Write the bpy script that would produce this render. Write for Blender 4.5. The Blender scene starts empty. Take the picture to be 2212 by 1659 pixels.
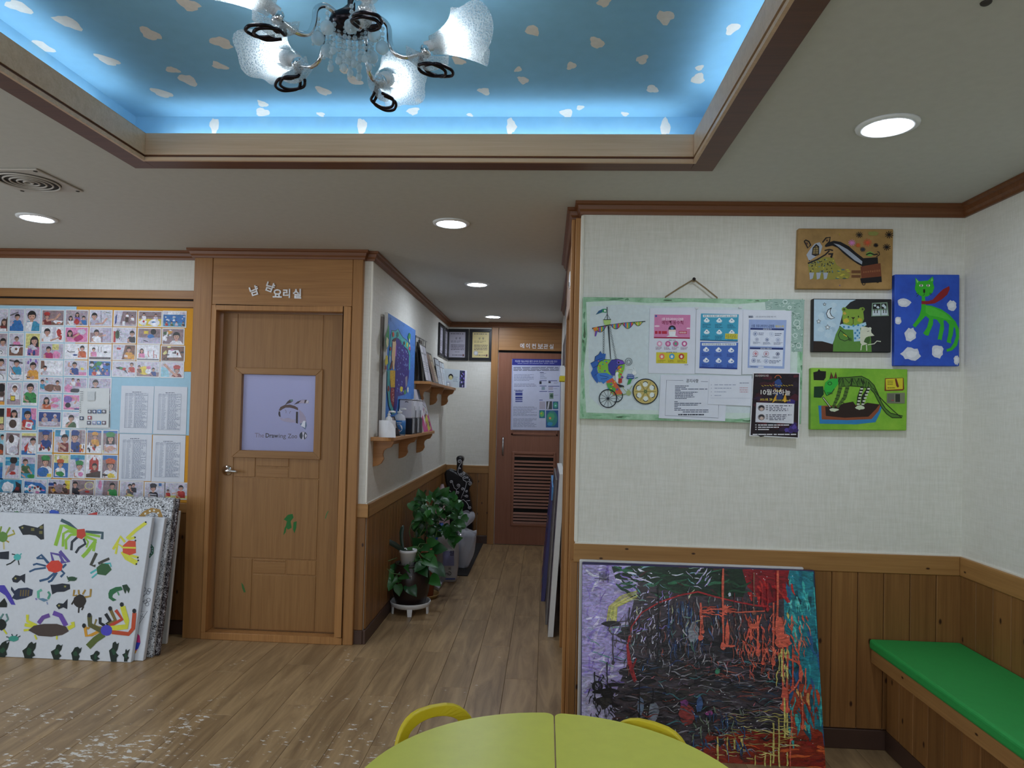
import bpy, bmesh, math, random
from math import sin, cos, pi, sqrt, atan2, radians
from mathutils import Vector, Matrix
V = Vector
rnd = random.Random(7)
scene = bpy.context.scene
col = scene.collection

# ------------------------------------------------------------------ camera
F_PX, CX, CY, W_PX, H_PX = 1503.0, 1097.3, 855.9, 2212.0, 1659.0
YAW, PITCH, ROLL = .0551, .0214, .0241
CAM = V((0, 0, 1.5))
_r = V((cos(YAW), sin(YAW), 0)); _f = V((-sin(YAW)*cos(PITCH), cos(YAW)*cos(PITCH), sin(PITCH))); _u = _r.cross(_f)
CR = cos(ROLL)*_r + sin(ROLL)*_u; CU = -sin(ROLL)*_r + cos(ROLL)*_u; CF = _f
cam = bpy.data.cameras.new('camera'); camo = bpy.data.objects.new('camera', cam); col.objects.link(camo)
cam.sensor_fit = 'HORIZONTAL'; cam.sensor_width = 36; cam.lens = F_PX*36/W_PX
cam.shift_x = (W_PX/2-CX)/W_PX; cam.shift_y = (CY-H_PX/2)/W_PX; cam.clip_start = .02
m = Matrix((CR, CU, -CF)).transposed().to_4x4(); m.translation = CAM; camo.matrix_world = m
scene.camera = camo

# ------------------------------------------------------------------ world, added window light, exposure
vs = scene.view_settings
vs.view_transform = 'Standard'; vs.look = 'None'; vs.gamma = 1; vs.use_curve_mapping = False
vs.exposure = 0.42
wd = bpy.data.worlds.new('world'); scene.world = wd; wd.use_nodes = True
wd.node_tree.nodes['Background'].inputs[0].default_value = (.75, .85, 1, 1)
wd.node_tree.nodes['Background'].inputs[1].default_value = .6
scene.cycles.use_denoising = True
scene.cycles.max_bounces = 8; scene.cycles.diffuse_bounces = 5; scene.cycles.sample_clamp_indirect = 6
K_DOWN, K_TUBE, K_BULB, K_FILL, K_KITCHEN = 95.0, 8.0, 27.0, 14.0, 4.5

def area(name, loc, target, sx, sy, power, color):
    l = bpy.data.lights.new(name, 'AREA'); l.shape = 'RECTANGLE'; l.size = sx; l.size_y = sy; l.energy = power; l.color = color
    o = bpy.data.objects.new(name, l); col.objects.link(o); o.location = loc
    o.rotation_euler = (V(target)-V(loc)).to_track_quat('-Z', 'Y').to_euler(); return o
# added fill lights at three unseen, added windows, to brighten the room
area('added_window_light_side', (-4.5, 1.3, 1.55), (-2.2, 4.4, 1.1), 1.6, 1.3, 23, (.84, .92, 1))
area('added_window_light_left', (-2.6, -2.42, 1.55), (-2.6, 3, 1.1), 1.5, 1.3, K_FILL, (.86, .93, 1))
area('added_window_light_right', (.2, -2.42, 1.55), (.2, 3, 1.1), 1.5, 1.3, K_FILL, (.86, .93, 1))

# ------------------------------------------------------------------ pixel -> point on a real surface
def ray(x, y): return CR*((x-CX)/F_PX) - CU*((y-CY)/F_PX) + CF
def ony(x, y, Y): d = ray(x, y); return CAM + d*(Y/d.y)
def onx(x, y, X): d = ray(x, y); return CAM + d*(X/d.x)
def onz(x, y, Z): d = ray(x, y); return CAM + d*((Z-CAM.z)/d.z)
def onp(x, y, p0, n): d = ray(x, y); return CAM + d*((V(p0)-CAM).dot(n)/d.dot(n))

# ------------------------------------------------------------------ colours and materials
def lin(c): return c/12.92 if c <= .04045 else ((c+.055)/1.055)**2.4
def hx(h, k=1.0):
    h = h.lstrip('#'); return tuple(min(1, lin(int(h[i:i+2], 16)/255)*k) for i in (0, 2, 4)) + (1,)
MATS = {}
def new_mat(name):
    m = bpy.data.materials.new(name); m.use_nodes = True; MATS[name] = m
    nt = m.node_tree; return m, nt, nt.nodes['Principled BSDF']
def N(nt, t, **kw):
    n = nt.nodes.new(t)
    for k, v in kw.items():
        if k == 'op': n.operation = v
        elif k in n.inputs: n.inputs[k].default_value = v
        else: setattr(n, k, v)
    return n
def plain(name, c, rough=.5, metal=0, spec=.5, emit=None, es=0, bump=0, bscale=200):
    m, nt, b = new_mat(name)
    c = hx(c) if isinstance(c, str) else c
    b.inputs['Base Color'].default_value = c; b.inputs['Roughness'].default_value = rough
    b.inputs['Metallic'].default_value = metal; b.inputs['Specular IOR Level'].default_value = spec
    if emit:
        b.inputs['Emission Color'].default_value = hx(emit) if isinstance(emit, str) else emit; b.inputs['Emission Strength'].default_value = es
    # slight unevenness so that nothing is a perfectly flat colour
    tc = N(nt, 'ShaderNodeTexCoord'); no = N(nt, 'ShaderNodeTexNoise', Scale=bscale*.1, Detail=3)
    nt.links.new(tc.outputs['Object'], no.inputs['Vector'])
    mx = N(nt, 'ShaderNodeMix', data_type='RGBA', blend_type='MULTIPLY'); mx.inputs['Factor'].default_value = .18
    mx.inputs[6].default_value = c
    rm = N(nt, 'ShaderNodeMapRange'); rm.inputs['To Min'].default_value = .55; rm.inputs['To Max'].default_value = 1.3
    nt.links.new(no.outputs['Fac'], rm.inputs['Value']); nt.links.new(rm.outputs['Result'], mx.inputs[7]); nt.links.new(mx.outputs[2], b.inputs['Base Color'])
    if bump:
        n2 = N(nt, 'ShaderNodeTexNoise', Scale=bscale, Detail=4); nt.links.new(tc.outputs['Object'], n2.inputs['Vector'])
        bp = N(nt, 'ShaderNodeBump', Strength=bump, Distance=.002); nt.links.new(n2.outputs['Fac'], bp.inputs['Height']); nt.links.new(bp.outputs['Normal'], b.inputs['Normal'])
    return m
def wood(name, c1, c2, axis='Z', rough=.42, knots=0, vary=.25, fine=1.0, spec=.4):
    m, nt, b = new_mat(name); L = nt.links.new
    tc = N(nt, 'ShaderNodeTexCoord'); oi = N(nt, 'ShaderNodeObjectInfo')
    ad = N(nt, 'ShaderNodeVectorMath', op='MULTIPLY_ADD'); L(oi.outputs['Random'], ad.inputs[0]); ad.inputs[1].default_value = (7.1, 3.3, 9.7)
    L(tc.outputs['Object'], ad.inputs[2])
    s = {'X': (1.1, 34, 34), 'Y': (34, 1.1, 34), 'Z': (34, 34, 1.1)}[axis]
    mp = N(nt, 'ShaderNodeMapping'); mp.inputs['Scale'].default_value = [q*fine for q in s]; L(ad.outputs[0], mp.inputs['Vector'])
    n1 = N(nt, 'ShaderNodeTexNoise', Scale=1.0, Detail=5, Roughness=.6, Distortion=.6); L(mp.outputs[0], n1.inputs['Vector'])
    n3 = N(nt, 'ShaderNodeTexNoise', Scale=4.0, Detail=3); L(mp.outputs[0], n3.inputs['Vector'])
    av = N(nt, 'ShaderNodeMix', data_type='FLOAT'); av.inputs['Factor'].default_value = .35; L(n1.outputs['Fac'], av.inputs[2]); L(n3.outputs['Fac'], av.inputs[3])
    cr = N(nt, 'ShaderNodeValToRGB'); e = cr.color_ramp.elements; e[0].position = .33; e[0].color = hx(c2); e[1].position = .66; e[1].color = hx(c1)
    L(av.outputs[0], cr.inputs['Fac'])
    hs = N(nt, 'ShaderNodeHueSaturation'); mr = N(nt, 'ShaderNodeMapRange'); mr.inputs['To Min'].default_value = 1-vary; mr.inputs['To Max'].default_value = 1+vary*.6
    L(oi.outputs['Random'], mr.inputs['Value']); L(mr.outputs[0], hs.inputs['Value']); L(cr.outputs[0], hs.inputs['Color'])
    out = hs.outputs[0]
    if knots:
        sp = N(nt, 'ShaderNodeSeparateXYZ'); L(ad.outputs[0], sp.inputs[0]); xy = N(nt, 'ShaderNodeMath', op='ADD'); L(sp.outputs['X'], xy.inputs[0]); L(sp.outputs['Y'], xy.inputs[1])
        cb = N(nt, 'ShaderNodeCombineXYZ'); L(xy.outputs[0], cb.inputs['X']); L(sp.outputs['Z'], cb.inputs['Y'])
        mk = N(nt, 'ShaderNodeMapping'); mk.inputs['Scale'].default_value = (9, 4.5, 1) if axis == 'Z' else (4.5, 9, 1); L(cb.outputs[0], mk.inputs['Vector'])
        vo = N(nt, 'ShaderNodeTexVoronoi', Scale=1.0); vo.voronoi_dimensions = '2D'; L(mk.outputs[0], vo.inputs['Vector'])
        ss = N(nt, 'ShaderNodeMapRange'); ss.inputs['From Min'].default_value = .035*knots; ss.inputs['From Max'].default_value = .075*knots
        wb = N(nt, 'ShaderNodeTexWhiteNoise'); L(vo.outputs['Color'], wb.inputs['Vector']); gt_ = N(nt, 'ShaderNodeMath', op='GREATER_THAN'); gt_.inputs[1].default_value = .45; L(wb.outputs['Value'], gt_.inputs[0])
        L(vo.outputs['Distance'], ss.inputs['Value']); kx = N(nt, 'ShaderNodeMath', op='MAXIMUM'); L(ss.outputs[0], kx.inputs[0]); L(gt_.outputs[0], kx.inputs[1]); ss = kx
        mx = N(nt, 'ShaderNodeMix', data_type='RGBA'); mx.inputs[6].default_value = hx('#3a2012'); L(ss.outputs[0], mx.inputs['Factor']); L(out, mx.inputs[7]); out = mx.outputs[2]
    L(out, b.inputs['Base Color']); b.inputs['Roughness'].default_value = rough; b.inputs['Specular IOR Level'].default_value = spec
    bp = N(nt, 'ShaderNodeBump', Strength=.12, Distance=.002); L(av.outputs[0], bp.inputs['Height']); L(bp.outputs['Normal'], b.inputs['Normal'])
    return m
def wallpaper(name, c1, c2):
    m, nt, b = new_mat(name); L = nt.links.new
    tc = N(nt, 'ShaderNodeTexCoord')
    mp = N(nt, 'ShaderNodeMapping'); mp.inputs['Scale'].default_value = (60, 60, 5); L(tc.outputs['Object'], mp.inputs['Vector'])
    n1 = N(nt, 'ShaderNodeTexNoise', Scale=3, Detail=5); L(mp.outputs[0], n1.inputs['Vector'])
    m2 = N(nt, 'ShaderNodeMapping'); m2.inputs['Scale'].default_value = (3, 3, 26); L(tc.outputs['Object'], m2.inputs['Vector'])
    n2 = N(nt, 'ShaderNodeTexNoise', Scale=3, Detail=6, Roughness=.7); L(m2.outputs[0], n2.inputs['Vector'])
    av = N(nt, 'ShaderNodeMix', data_type='FLOAT'); av.inputs['Factor'].default_value = .5; L(n1.outputs['Fac'], av.inputs[2]); L(n2.outputs['Fac'], av.inputs[3])
    cr = N(nt, 'ShaderNodeValToRGB'); e = cr.color_ramp.elements; e[0].position = .36; e[0].color = hx(c2); e[1].position = .62; e[1].color = hx(c1)
    L(av.outputs[0], cr.inputs['Fac']); L(cr.outputs[0], b.inputs['Base Color']); b.inputs['Roughness'].default_value = .75; b.inputs['Specular IOR Level'].default_value = .25
    bp = N(nt, 'ShaderNodeBump', Strength=.15, Distance=.002); L(av.outputs[0], bp.inputs['Height']); L(bp.outputs['Normal'], b.inputs['Normal'])
    return m
def paint_mat(name, rough=.5, bump=0, spec=.35):
    m, nt, b = new_mat(name); L = nt.links.new
    at = N(nt, 'ShaderNodeAttribute', attribute_name='Col'); tc = N(nt, 'ShaderNodeTexCoord')
    no = N(nt, 'ShaderNodeTexNoise', Scale=60, Detail=4); L(tc.outputs['Object'], no.inputs['Vector'])
    rm = N(nt, 'ShaderNodeMapRange'); rm.inputs['To Min'].default_value = .8; rm.inputs['To Max'].default_value = 1.15; L(no.outputs['Fac'], rm.inputs['Value'])
    mx = N(nt, 'ShaderNodeMix', data_type='RGBA', blend_type='MULTIPLY'); mx.inputs['Factor'].default_value = .6
    L(at.outputs['Color'], mx.inputs[6]); L(rm.outputs[0], mx.inputs[7]); L(mx.outputs[2], b.inputs['Base Color'])
    b.inputs['Roughness'].default_value = rough; b.inputs['Specular IOR Level'].default_value = spec
    if bump:
        bp = N(nt, 'ShaderNodeBump', Strength=bump, Distance=.002); L(no.outputs['Fac'], bp.inputs['Height']); L(bp.outputs['Normal'], b.inputs['Normal'])
    return m
def glow(name, c, s):
    m = bpy.data.materials.new(name); m.use_nodes = True; nt = m.node_tree; nt.nodes.clear()
    e = nt.nodes.new('ShaderNodeEmission'); o = nt.nodes.new('ShaderNodeOutputMaterial'); e.inputs[0].default_value = hx(c); e.inputs[1].default_value = s
    nt.links.new(e.outputs[0], o.inputs[0]); MATS[name] = m; return m
def clearish(name, tint, alpha, rough=.15, spec=.6):
    # thin clear plastic or glass: mostly see-through with a milky share and a gloss
    m, nt, b = new_mat(name); L = nt.links.new
    b.inputs['Base Color'].default_value = hx(tint); b.inputs['Roughness'].default_value = rough; b.inputs['Specular IOR Level'].default_value = spec
    tr = N(nt, 'ShaderNodeBsdfTransparent'); lw = N(nt, 'ShaderNodeLayerWeight'); lw.inputs['Blend'].default_value = .35
    mr = N(nt, 'ShaderNodeMapRange'); mr.inputs['To Min'].default_value = alpha; mr.inputs['To Max'].default_value = min(1, alpha+.55); L(lw.outputs['Facing'], mr.inputs['Value'])
    mx = N(nt, 'ShaderNodeMixShader'); L(mr.outputs[0], mx.inputs[0]); L(tr.outputs[0], mx.inputs[1]); L(b.outputs[0], mx.inputs[2])
    L(mx.outputs[0], nt.nodes['Material Output'].inputs[0]); return m

# ------------------------------------------------------------------ objects
ROOT = {}
def tag(o, label=None, cat=None, group=None, kind=None):
    if label: o['label'] = label
    if cat: o['category'] = cat
    if group: o['group'] = group
    if kind: o['kind'] = kind
    return o
def thing(name, loc, label, cat, group=None):
    o = bpy.data.objects.new(name, None); col.objects.link(o); o.location = loc; o.empty_display_size = .05
    ROOT[o.name] = V(loc); return tag(o, label, cat, group)
def mat_of(m): return MATS[m] if isinstance(m, str) else m
def link_mesh(name, me, mat, parent, verts_shift=True):
    """mesh given in world coordinates; its origin goes to the thing's base"""
    if mat is not None and not me.materials: me.materials.append(mat_of(mat))
    if parent is None:
        lo = V((1e9,)*3); hi = V((-1e9,)*3)
        for v in me.vertices:
            for i in range(3): lo[i] = min(lo[i], v.co[i]); hi[i] = max(hi[i], v.co[i])
        loc = V(((lo.x+hi.x)/2, (lo.y+hi.y)/2, lo.z))
    else: loc = ROOT[parent.name]
    me.transform(Matrix.Translation(-loc))
    o = bpy.data.objects.new(name, me); col.objects.link(o)
    if parent is None: o.location = loc
    else: o.parent = parent
    ROOT[o.name] = loc; return o
def mesh(name, vs_, fs, mat, parent=None, smooth=False, uvcol=None):
    me = bpy.data.meshes.new(name); me.from_pydata([tuple(v) for v in vs_], [], fs); me.update()
    if smooth: me.polygons.foreach_set('use_smooth', [True]*len(me.polygons))
    return link_mesh(name, me, mat, parent)
class MB:
    """collects shapes of one piece, then links them as one mesh object"""
    def __init__(s): s.v = []; s.f = []; s.sm = []
    def add(s, vs_, fs, smooth=False):
        k = len(s.v); s.v += [V(v) for v in vs_]; s.f += [tuple(i+k for i in f) for f in fs]; s.sm += [smooth]*len(fs); return s
    def box(s, x0, x1, y0, y1, z0, z1):
        x0, x1 = min(x0, x1), max(x0, x1); y0, y1 = min(y0, y1), max(y0, y1); z0, z1 = min(z0, z1), max(z0, z1)
        return s.add([(x0,y0,z0),(x1,y0,z0),(x1,y1,z0),(x0,y1,z0),(x0,y0,z1),(x1,y0,z1),(x1,y1,z1),(x0,y1,z1)],
                     [(3,2,1,0),(4,5,6,7),(0,1,5,4),(1,2,6,5),(2,3,7,6),(3,0,4,7)])
    def slab(s, q, d):
        """quad q (4 points) given thickness vector d"""
        q = [V(p) for p in q]; b = [p+V(d) for p in q]
        return s.add(q+b, [(0,1,2,3),(7,6,5,4),(0,4,5,1),(1,5,6,2),(2,6,7,3),(3,7,4,0)])
    def prism(s, pts, d):
        n = len(pts); a = [V(p) for p in pts]; b = [p+V(d) for p in a]
        return s.add(a+b, [tuple(range(n)), tuple(range(2*n-1, n-1, -1))]+[(i, n+i, n+(i+1) % n, (i+1) % n) for i in range(n)])
    def tube(s, pts, r, n=8, caps=True, closed=False):
        pts = [V(p) for p in pts]; rs = r if isinstance(r, (list, tuple)) else [r]*len(pts); vs_ = []; fs = []; up = None; k = len(pts)
        for i, p in enumerate(pts):
            if closed: t = pts[(i+1) % k]-pts[i-1]
            else: t = pts[min(i+1, k-1)]-pts[max(i-1, 0)]
            t = t.normalized() if t.length > 1e-9 else V((0,0,1))
            if up is None: up = t.orthogonal().normalized()
            up = (up-t*up.dot(t)); up = up.normalized() if up.length > 1e-6 else t.orthogonal().normalized()
            w = t.cross(up)
            vs_ += [p+(up*cos(2*pi*j/n)+w*sin(2*pi*j/n))*rs[i] for j in range(n)]
        for i in range(k if closed else k-1):
            i2 = (i+1) % k
            fs += [(i*n+j, i*n+(j+1) % n, i2*n+(j+1) % n, i2*n+j) for j in range(n)]
        if caps and not closed: fs += [tuple(range(n-1, -1, -1)), tuple((k-1)*n+j for j in range(n))]
        return s.add(vs_, fs, True)
    def lathe(s, prof, c, n=24, axis=None, sq=(1, 1)):
        """profile of (r, z) turned about a vertical line through c (or about axis)"""
        c = V(c); A = V(axis).normalized() if axis else V((0,0,1)); U = A.orthogonal().normalized() if axis else V((1,0,0)); Wv = A.cross(U)
        vs_ = []; fs = []
        for r, z in prof:
            vs_ += [c+A*z+(U*cos(2*pi*j/n)*sq[0]+Wv*sin(2*pi*j/n)*sq[1])*r for j in range(n)]
        for i in range(len(prof)-1):
            fs += [(i*n+j, i*n+(j+1) % n, (i+1)*n+(j+1) % n, (i+1)*n+j) for j in range(n)]
        if prof[0][0] > 1e-6: fs.append(tuple(range(n-1, -1, -1)))
        if prof[-1][0] > 1e-6: fs.append(tuple((len(prof)-1)*n+j for j in range(n)))
        return s.add(vs_, fs, True)
    def ball(s, c, r, n=8, k=6, sq=(1,1,1)):
        c = V(c); vs_ = []; fs = []
        for i in range(k+1):
            a = pi*i/k
            for j in range(n): vs_.append(c+V((r*sin(a)*cos(2*pi*j/n)*sq[0], r*sin(a)*sin(2*pi*j/n)*sq[1], r*cos(a)*sq[2])))
        for i in range(k): fs += [(i*n+j, (i+1)*n+j, (i+1)*n+(j+1) % n, i*n+(j+1) % n) for j in range(n)]
        return s.add(vs_, fs, True)
    def build(s, name, mat, parent=None, bevel=0, label=None, segs=1):
        me = bpy.data.meshes.new(name); me.from_pydata([tuple(v) for v in s.v], [], s.f); me.update()
        me.polygons.foreach_set('use_smooth', s.sm)
        if bevel:
            bm = bmesh.new(); bm.from_mesh(me); bmesh.ops.remove_doubles(bm, verts=bm.verts, dist=1e-6)
            ed = [e for e in bm.edges if len(e.link_faces) == 2 and e.calc_face_angle(0) > .6]
            bmesh.ops.bevel(bm, geom=ed, offset=bevel, segments=segs, affect='EDGES', profile=.5); bm.to_mesh(me); bm.free()
        o = link_mesh(name, me, mat, parent)
        if label: o['label'] = label
        return o
def box(name, x0, x1, y0, y1, z0, z1, mat, parent=None, bevel=.0, label=None):
    return MB().box(x0, x1, y0, y1, z0, z1).build(name, mat, parent, bevel, label)
def struct(o): o['kind'] = 'structure'; return o

# ------------------------------------------------------------------ flat print and paint on a face
_TX = {}
def glyphs(body, bold=0.0):
    k = (body, bold)
    if k not in _TX:
        cu = bpy.data.curves.new('t', 'FONT'); cu.body = body; cu.size = 1; cu.offset = bold; cu.resolution_u = 3
        o = bpy.data.objects.new('t', cu); me = o.to_mesh()
        _TX[k] = ([(v.co.x, v.co.y) for v in me.vertices], [tuple(p.vertices) for p in me.polygons]); o.to_mesh_clear()
        bpy.data.objects.remove(o); bpy.data.curves.remove(cu)
    return _TX[k]
class Pic:
    """flat coloured shapes laid on one face; P maps picture coordinates to a point of that face, n points to the viewer"""
    def __init__(s, P, n, parent, step=1.5e-5, base=5e-4, mat='paint'):
        s.P = P; s.n = V(n).normalized(); s.parent = parent; s.k = 0; s.step = step; s.base = base; s.mat = mat; s.name = None
    def begin(s, name, label=None, thick=0):
        s.end(); s.name = name; s.lab = label; s.v = []; s.f = []; s.c = []; return s
    def end(s):
        if s.name and s.v:
            me = bpy.data.meshes.new(s.name); me.from_pydata([tuple(p) for p in s.v], [], s.f); me.update()
            ca = me.color_attributes.new('Col', 'FLOAT_COLOR', 'POINT'); ca.data.foreach_set('color', [x for c in s.c for x in c])
            o = link_mesh(s.name, me, s.mat, s.parent)
            if s.lab: o['label'] = s.lab
            if s.name == 'painted_specks' or s.name.endswith('_strokes'): o['kind'] = 'stuff'
        s.name = None
    def raw(s, pts, fs, c):
        c = hx(c) if isinstance(c, str) else c; k = len(s.v); off = s.n*(s.base+s.step*s.k); s.k += 1
        s.v += [s.P(x, y)+off for x, y in pts]; s.c += [c]*len(pts); s.f += [tuple(i+k for i in f) for f in fs]; return s
    def poly(s, pts, c): return s.raw(pts, [tuple(range(len(pts)))], c)
    def rect(s, x0, y0, x1, y1, c): return s.poly([(x0,y0),(x1,y0),(x1,y1),(x0,y1)], c)
    def ell(s, x, y, rx, ry, c, n=16, a=0): return s.poly([(x+rx*cos(t)*cos(a)-ry*sin(t)*sin(a), y+rx*cos(t)*sin(a)+ry*sin(t)*cos(a)) for t in [2*pi*i/n for i in range(n)]], c)
    def blob(s, x, y, rx, ry, c, n=14, j=.22, seed=0):
        r = random.Random(seed or int(x*31+y*17)); return s.poly([(x+rx*cos(t)*(1+r.uniform(-j, j)), y+ry*sin(t)*(1+r.uniform(-j, j))) for t in [2*pi*i/n for i in range(n)]], c)
    def line(s, pts, w, c, closed=False):
        n = len(pts); ws = w if isinstance(w, (list, tuple)) else [w]*n; A = []; B = []
        for i in range(n):
            a = pts[(i-1) % n] if closed else pts[max(i-1, 0)]; b = pts[(i+1) % n] if closed else pts[min(i+1, n-1)]
            dx, dy = b[0]-a[0], b[1]-a[1]; l = sqrt(dx*dx+dy*dy) or 1; h = ws[i]/2
            A.append((pts[i][0]-dy/l*h, pts[i][1]+dx/l*h)); B.append((pts[i][0]+dy/l*h, pts[i][1]-dx/l*h))
        fs = [(i, (i+1) % n, n+(i+1) % n, n+i) for i in range(n if closed else n-1)]
        return s.raw(A+B, fs, c)
    def ring(s, x, y, rx, ry, w, c, n=24): return s.line([(x+rx*cos(2*pi*i/n), y+ry*sin(2*pi*i/n)) for i in range(n)], w, c, True)
    def arc(s, x, y, r, a0, a1, w, c, n=10): return s.line([(x+r*cos(a0+(a1-a0)*i/n), y+r*sin(a0+(a1-a0)*i/n)) for i in range(n+1)], w, c)
    def text(s, x, y, h, body, c, bold=0.0, a=0, width=None, mirror=False):
        """h: height of the writing, (x, y) its lower left; width squeezes or spreads the line to that length"""
        vs_, fs = glyphs(body, bold)
        if not vs_: return s
        x0 = min(p[0] for p in vs_); x1 = max(p[0] for p in vs_); y0 = min(p[1] for p in vs_); y1 = max(p[1] for p in vs_)
        k = h/(y1-y0); kx = k if width is None else width/(x1-x0)
        pts = []
        for p in vs_:
            px = (p[0]-x0)*kx; py = -(p[1]-y0)*k
            if mirror: px = (x1-x0)*kx-px
            pts.append((x+px*cos(a)-py*sin(a), y+px*sin(a)+py*cos(a)))
        return s.raw(pts, fs, c)
    def rows(s, x0, y0, x1, y1, n, c, h=.45, seed=1, full=.0, gap=.12):
        """n lines of print too small to read"""
        r = random.Random(seed); dy = (y1-y0)/n; pts = []; fs = []
        for i in range(n):
            x = x0; e = x0+(x1-x0)*(1 if r.random() < full else r.uniform(.55, 1)); y = y0+dy*(i+.5)
            while x < e-1e-9:
                w = (x1-x0)*r.uniform(.06, .2); w = min(w, e-x); k = len(pts)
                pts += [(x,y-dy*h/2),(x+w,y-dy*h/2),(x+w,y+dy*h/2),(x,y+dy*h/2)]; fs.append((k,k+1,k+2,k+3)); x += w+(x1-x0)*gap*r.uniform(.2, .5)
        return s.raw(pts, fs, c)
def crop(P, ox, oy, sc): return lambda x, y: P(ox+x/sc, oy+y/sc)

# ------------------------------------------------------------------ the materials of the place
def photo_mat():
    m, nt, b = new_mat('photo_ink'); L = nt.links.new
    at = N(nt, 'ShaderNodeAttribute', attribute_name='Col'); ge = N(nt, 'ShaderNodeNewGeometry')
    n1 = N(nt, 'ShaderNodeTexNoise', Scale=42, Detail=5, Roughness=.7); n2 = N(nt, 'ShaderNodeTexNoise', Scale=130, Detail=3); L(ge.outputs['Position'], n1.inputs['Vector']); L(ge.outputs['Position'], n2.inputs['Vector'])
    r1 = N(nt, 'ShaderNodeMapRange'); r1.inputs['From Min'].default_value = .3; r1.inputs['From Max'].default_value = .7; r1.inputs['To Min'].default_value = .45; r1.inputs['To Max'].default_value = 1.35; L(n1.outputs['Fac'], r1.inputs['Value'])
    mx = N(nt, 'ShaderNodeMix', data_type='RGBA', blend_type='MULTIPLY'); mx.inputs['Factor'].default_value = .75; L(at.outputs['Color'], mx.inputs[6]); L(r1.outputs[0], mx.inputs[7])
    m2 = N(nt, 'ShaderNodeMix', data_type='RGBA', blend_type='OVERLAY'); m2.inputs['Factor'].default_value = .45; L(mx.outputs[2], m2.inputs[6]); L(n2.outputs['Color'], m2.inputs[7])
    L(m2.outputs[2], b.inputs['Base Color']); b.inputs['Roughness'].default_value = .3
photo_mat()
def impasto_mat():
    # thick dragged paint: the brush colour broken up by streaks, with a glossy relief
    m, nt, b = new_mat('impasto'); L = nt.links.new
    at = N(nt, 'ShaderNodeAttribute', attribute_name='Col'); ge = N(nt, 'ShaderNodeNewGeometry')
    mp = N(nt, 'ShaderNodeMapping'); mp.inputs['Scale'].default_value = (9, 9, 26); L(ge.outputs['Position'], mp.inputs['Vector'])
    n1 = N(nt, 'ShaderNodeTexNoise', Scale=1.6, Detail=6, Roughness=.68, Distortion=2.4); L(mp.outputs[0], n1.inputs['Vector'])
    n2 = N(nt, 'ShaderNodeTexNoise', Scale=3.4, Detail=4, Distortion=3.0); L(mp.outputs[0], n2.inputs['Vector'])
    r1 = N(nt, 'ShaderNodeMapRange'); r1.inputs['From Min'].default_value = .34; r1.inputs['From Max'].default_value = .68; r1.inputs['To Min'].default_value = .25; r1.inputs['To Max'].default_value = 1.9; L(n1.outputs['Fac'], r1.inputs['Value'])
    mx = N(nt, 'ShaderNodeMix', data_type='RGBA', blend_type='MULTIPLY'); mx.inputs['Factor'].default_value = .7; L(at.outputs['Color'], mx.inputs[6]); L(r1.outputs[0], mx.inputs[7])
    m2 = N(nt, 'ShaderNodeMix', data_type='RGBA', blend_type='OVERLAY'); m2.inputs['Factor'].default_value = .35; L(mx.outputs[2], m2.inputs[6]); L(n2.outputs['Color'], m2.inputs[7])
    L(m2.outputs[2], b.inputs['Base Color']); b.inputs['Roughness'].default_value = .3
    bp = N(nt, 'ShaderNodeBump', Strength=.5, Distance=.003); L(n1.outputs['Fac'], bp.inputs['Height']); L(bp.outputs['Normal'], b.inputs['Normal'])
impasto_mat()
paint_mat('paint', .5); paint_mat('print', .35); paint_mat('gloss_paint', .3, bump=.5)
wallpaper('wallpaper', '#e5e3db', '#d8d6cb')
plain('ceiling_paint', '#c4c2ba', .8, bump=.1, bscale=300)
plain('bead', '#e8e4d8', .5)
wood('casing_z', '#b0804c', '#96683c', 'Z', vary=.12); wood('casing_x', '#b0804c', '#96683c', 'X', vary=.12)
wood('crown_x', '#80502f', '#684025', 'X', vary=.06); wood('cove_x', '#d6b491', '#c29e7c', 'X', vary=.05); wood('cove_y', '#d6b491', '#c29e7c', 'Y', vary=.05)
wood('cove_dark', '#6a3f26', '#55321d', 'X', vary=.03)
wood('pine_z', '#95693b', '#79512b', 'Z', knots=1.0, vary=.16); wood('pine_x', '#b0834e', '#966b3c', 'X', knots=.7, vary=.1); wood('pine_y', '#b0834e', '#966b3c', 'Y', knots=.7, vary=.1)
wood('door_z', '#9d7345', '#876036', 'Z', vary=.06, fine=1.5); wood('door_x', '#9d7345', '#876036', 'X', vary=.06, fine=1.5)
wood('brown_z', '#94614a', '#85543e', 'Z', vary=.04, fine=1.5); wood('brown_x', '#94614a', '#85543e', 'X', vary=.05, fine=1.5)
wood('shelf_y', '#c08a55', '#a4713f', 'Y', vary=.06); wood('shelf_x', '#bd8550', '#a06c3c', 'X', vary=.06)
plain('baseboard', '#4a342a', .45)
plain('chrome', (.75, .76, .78, 1), .12, 1); plain('steel', (.6, .61, .63, 1), .3, 1)
plain('black_void', '#0b0908', .8); plain('white_plastic', '#e9ebec', .35)

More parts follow.
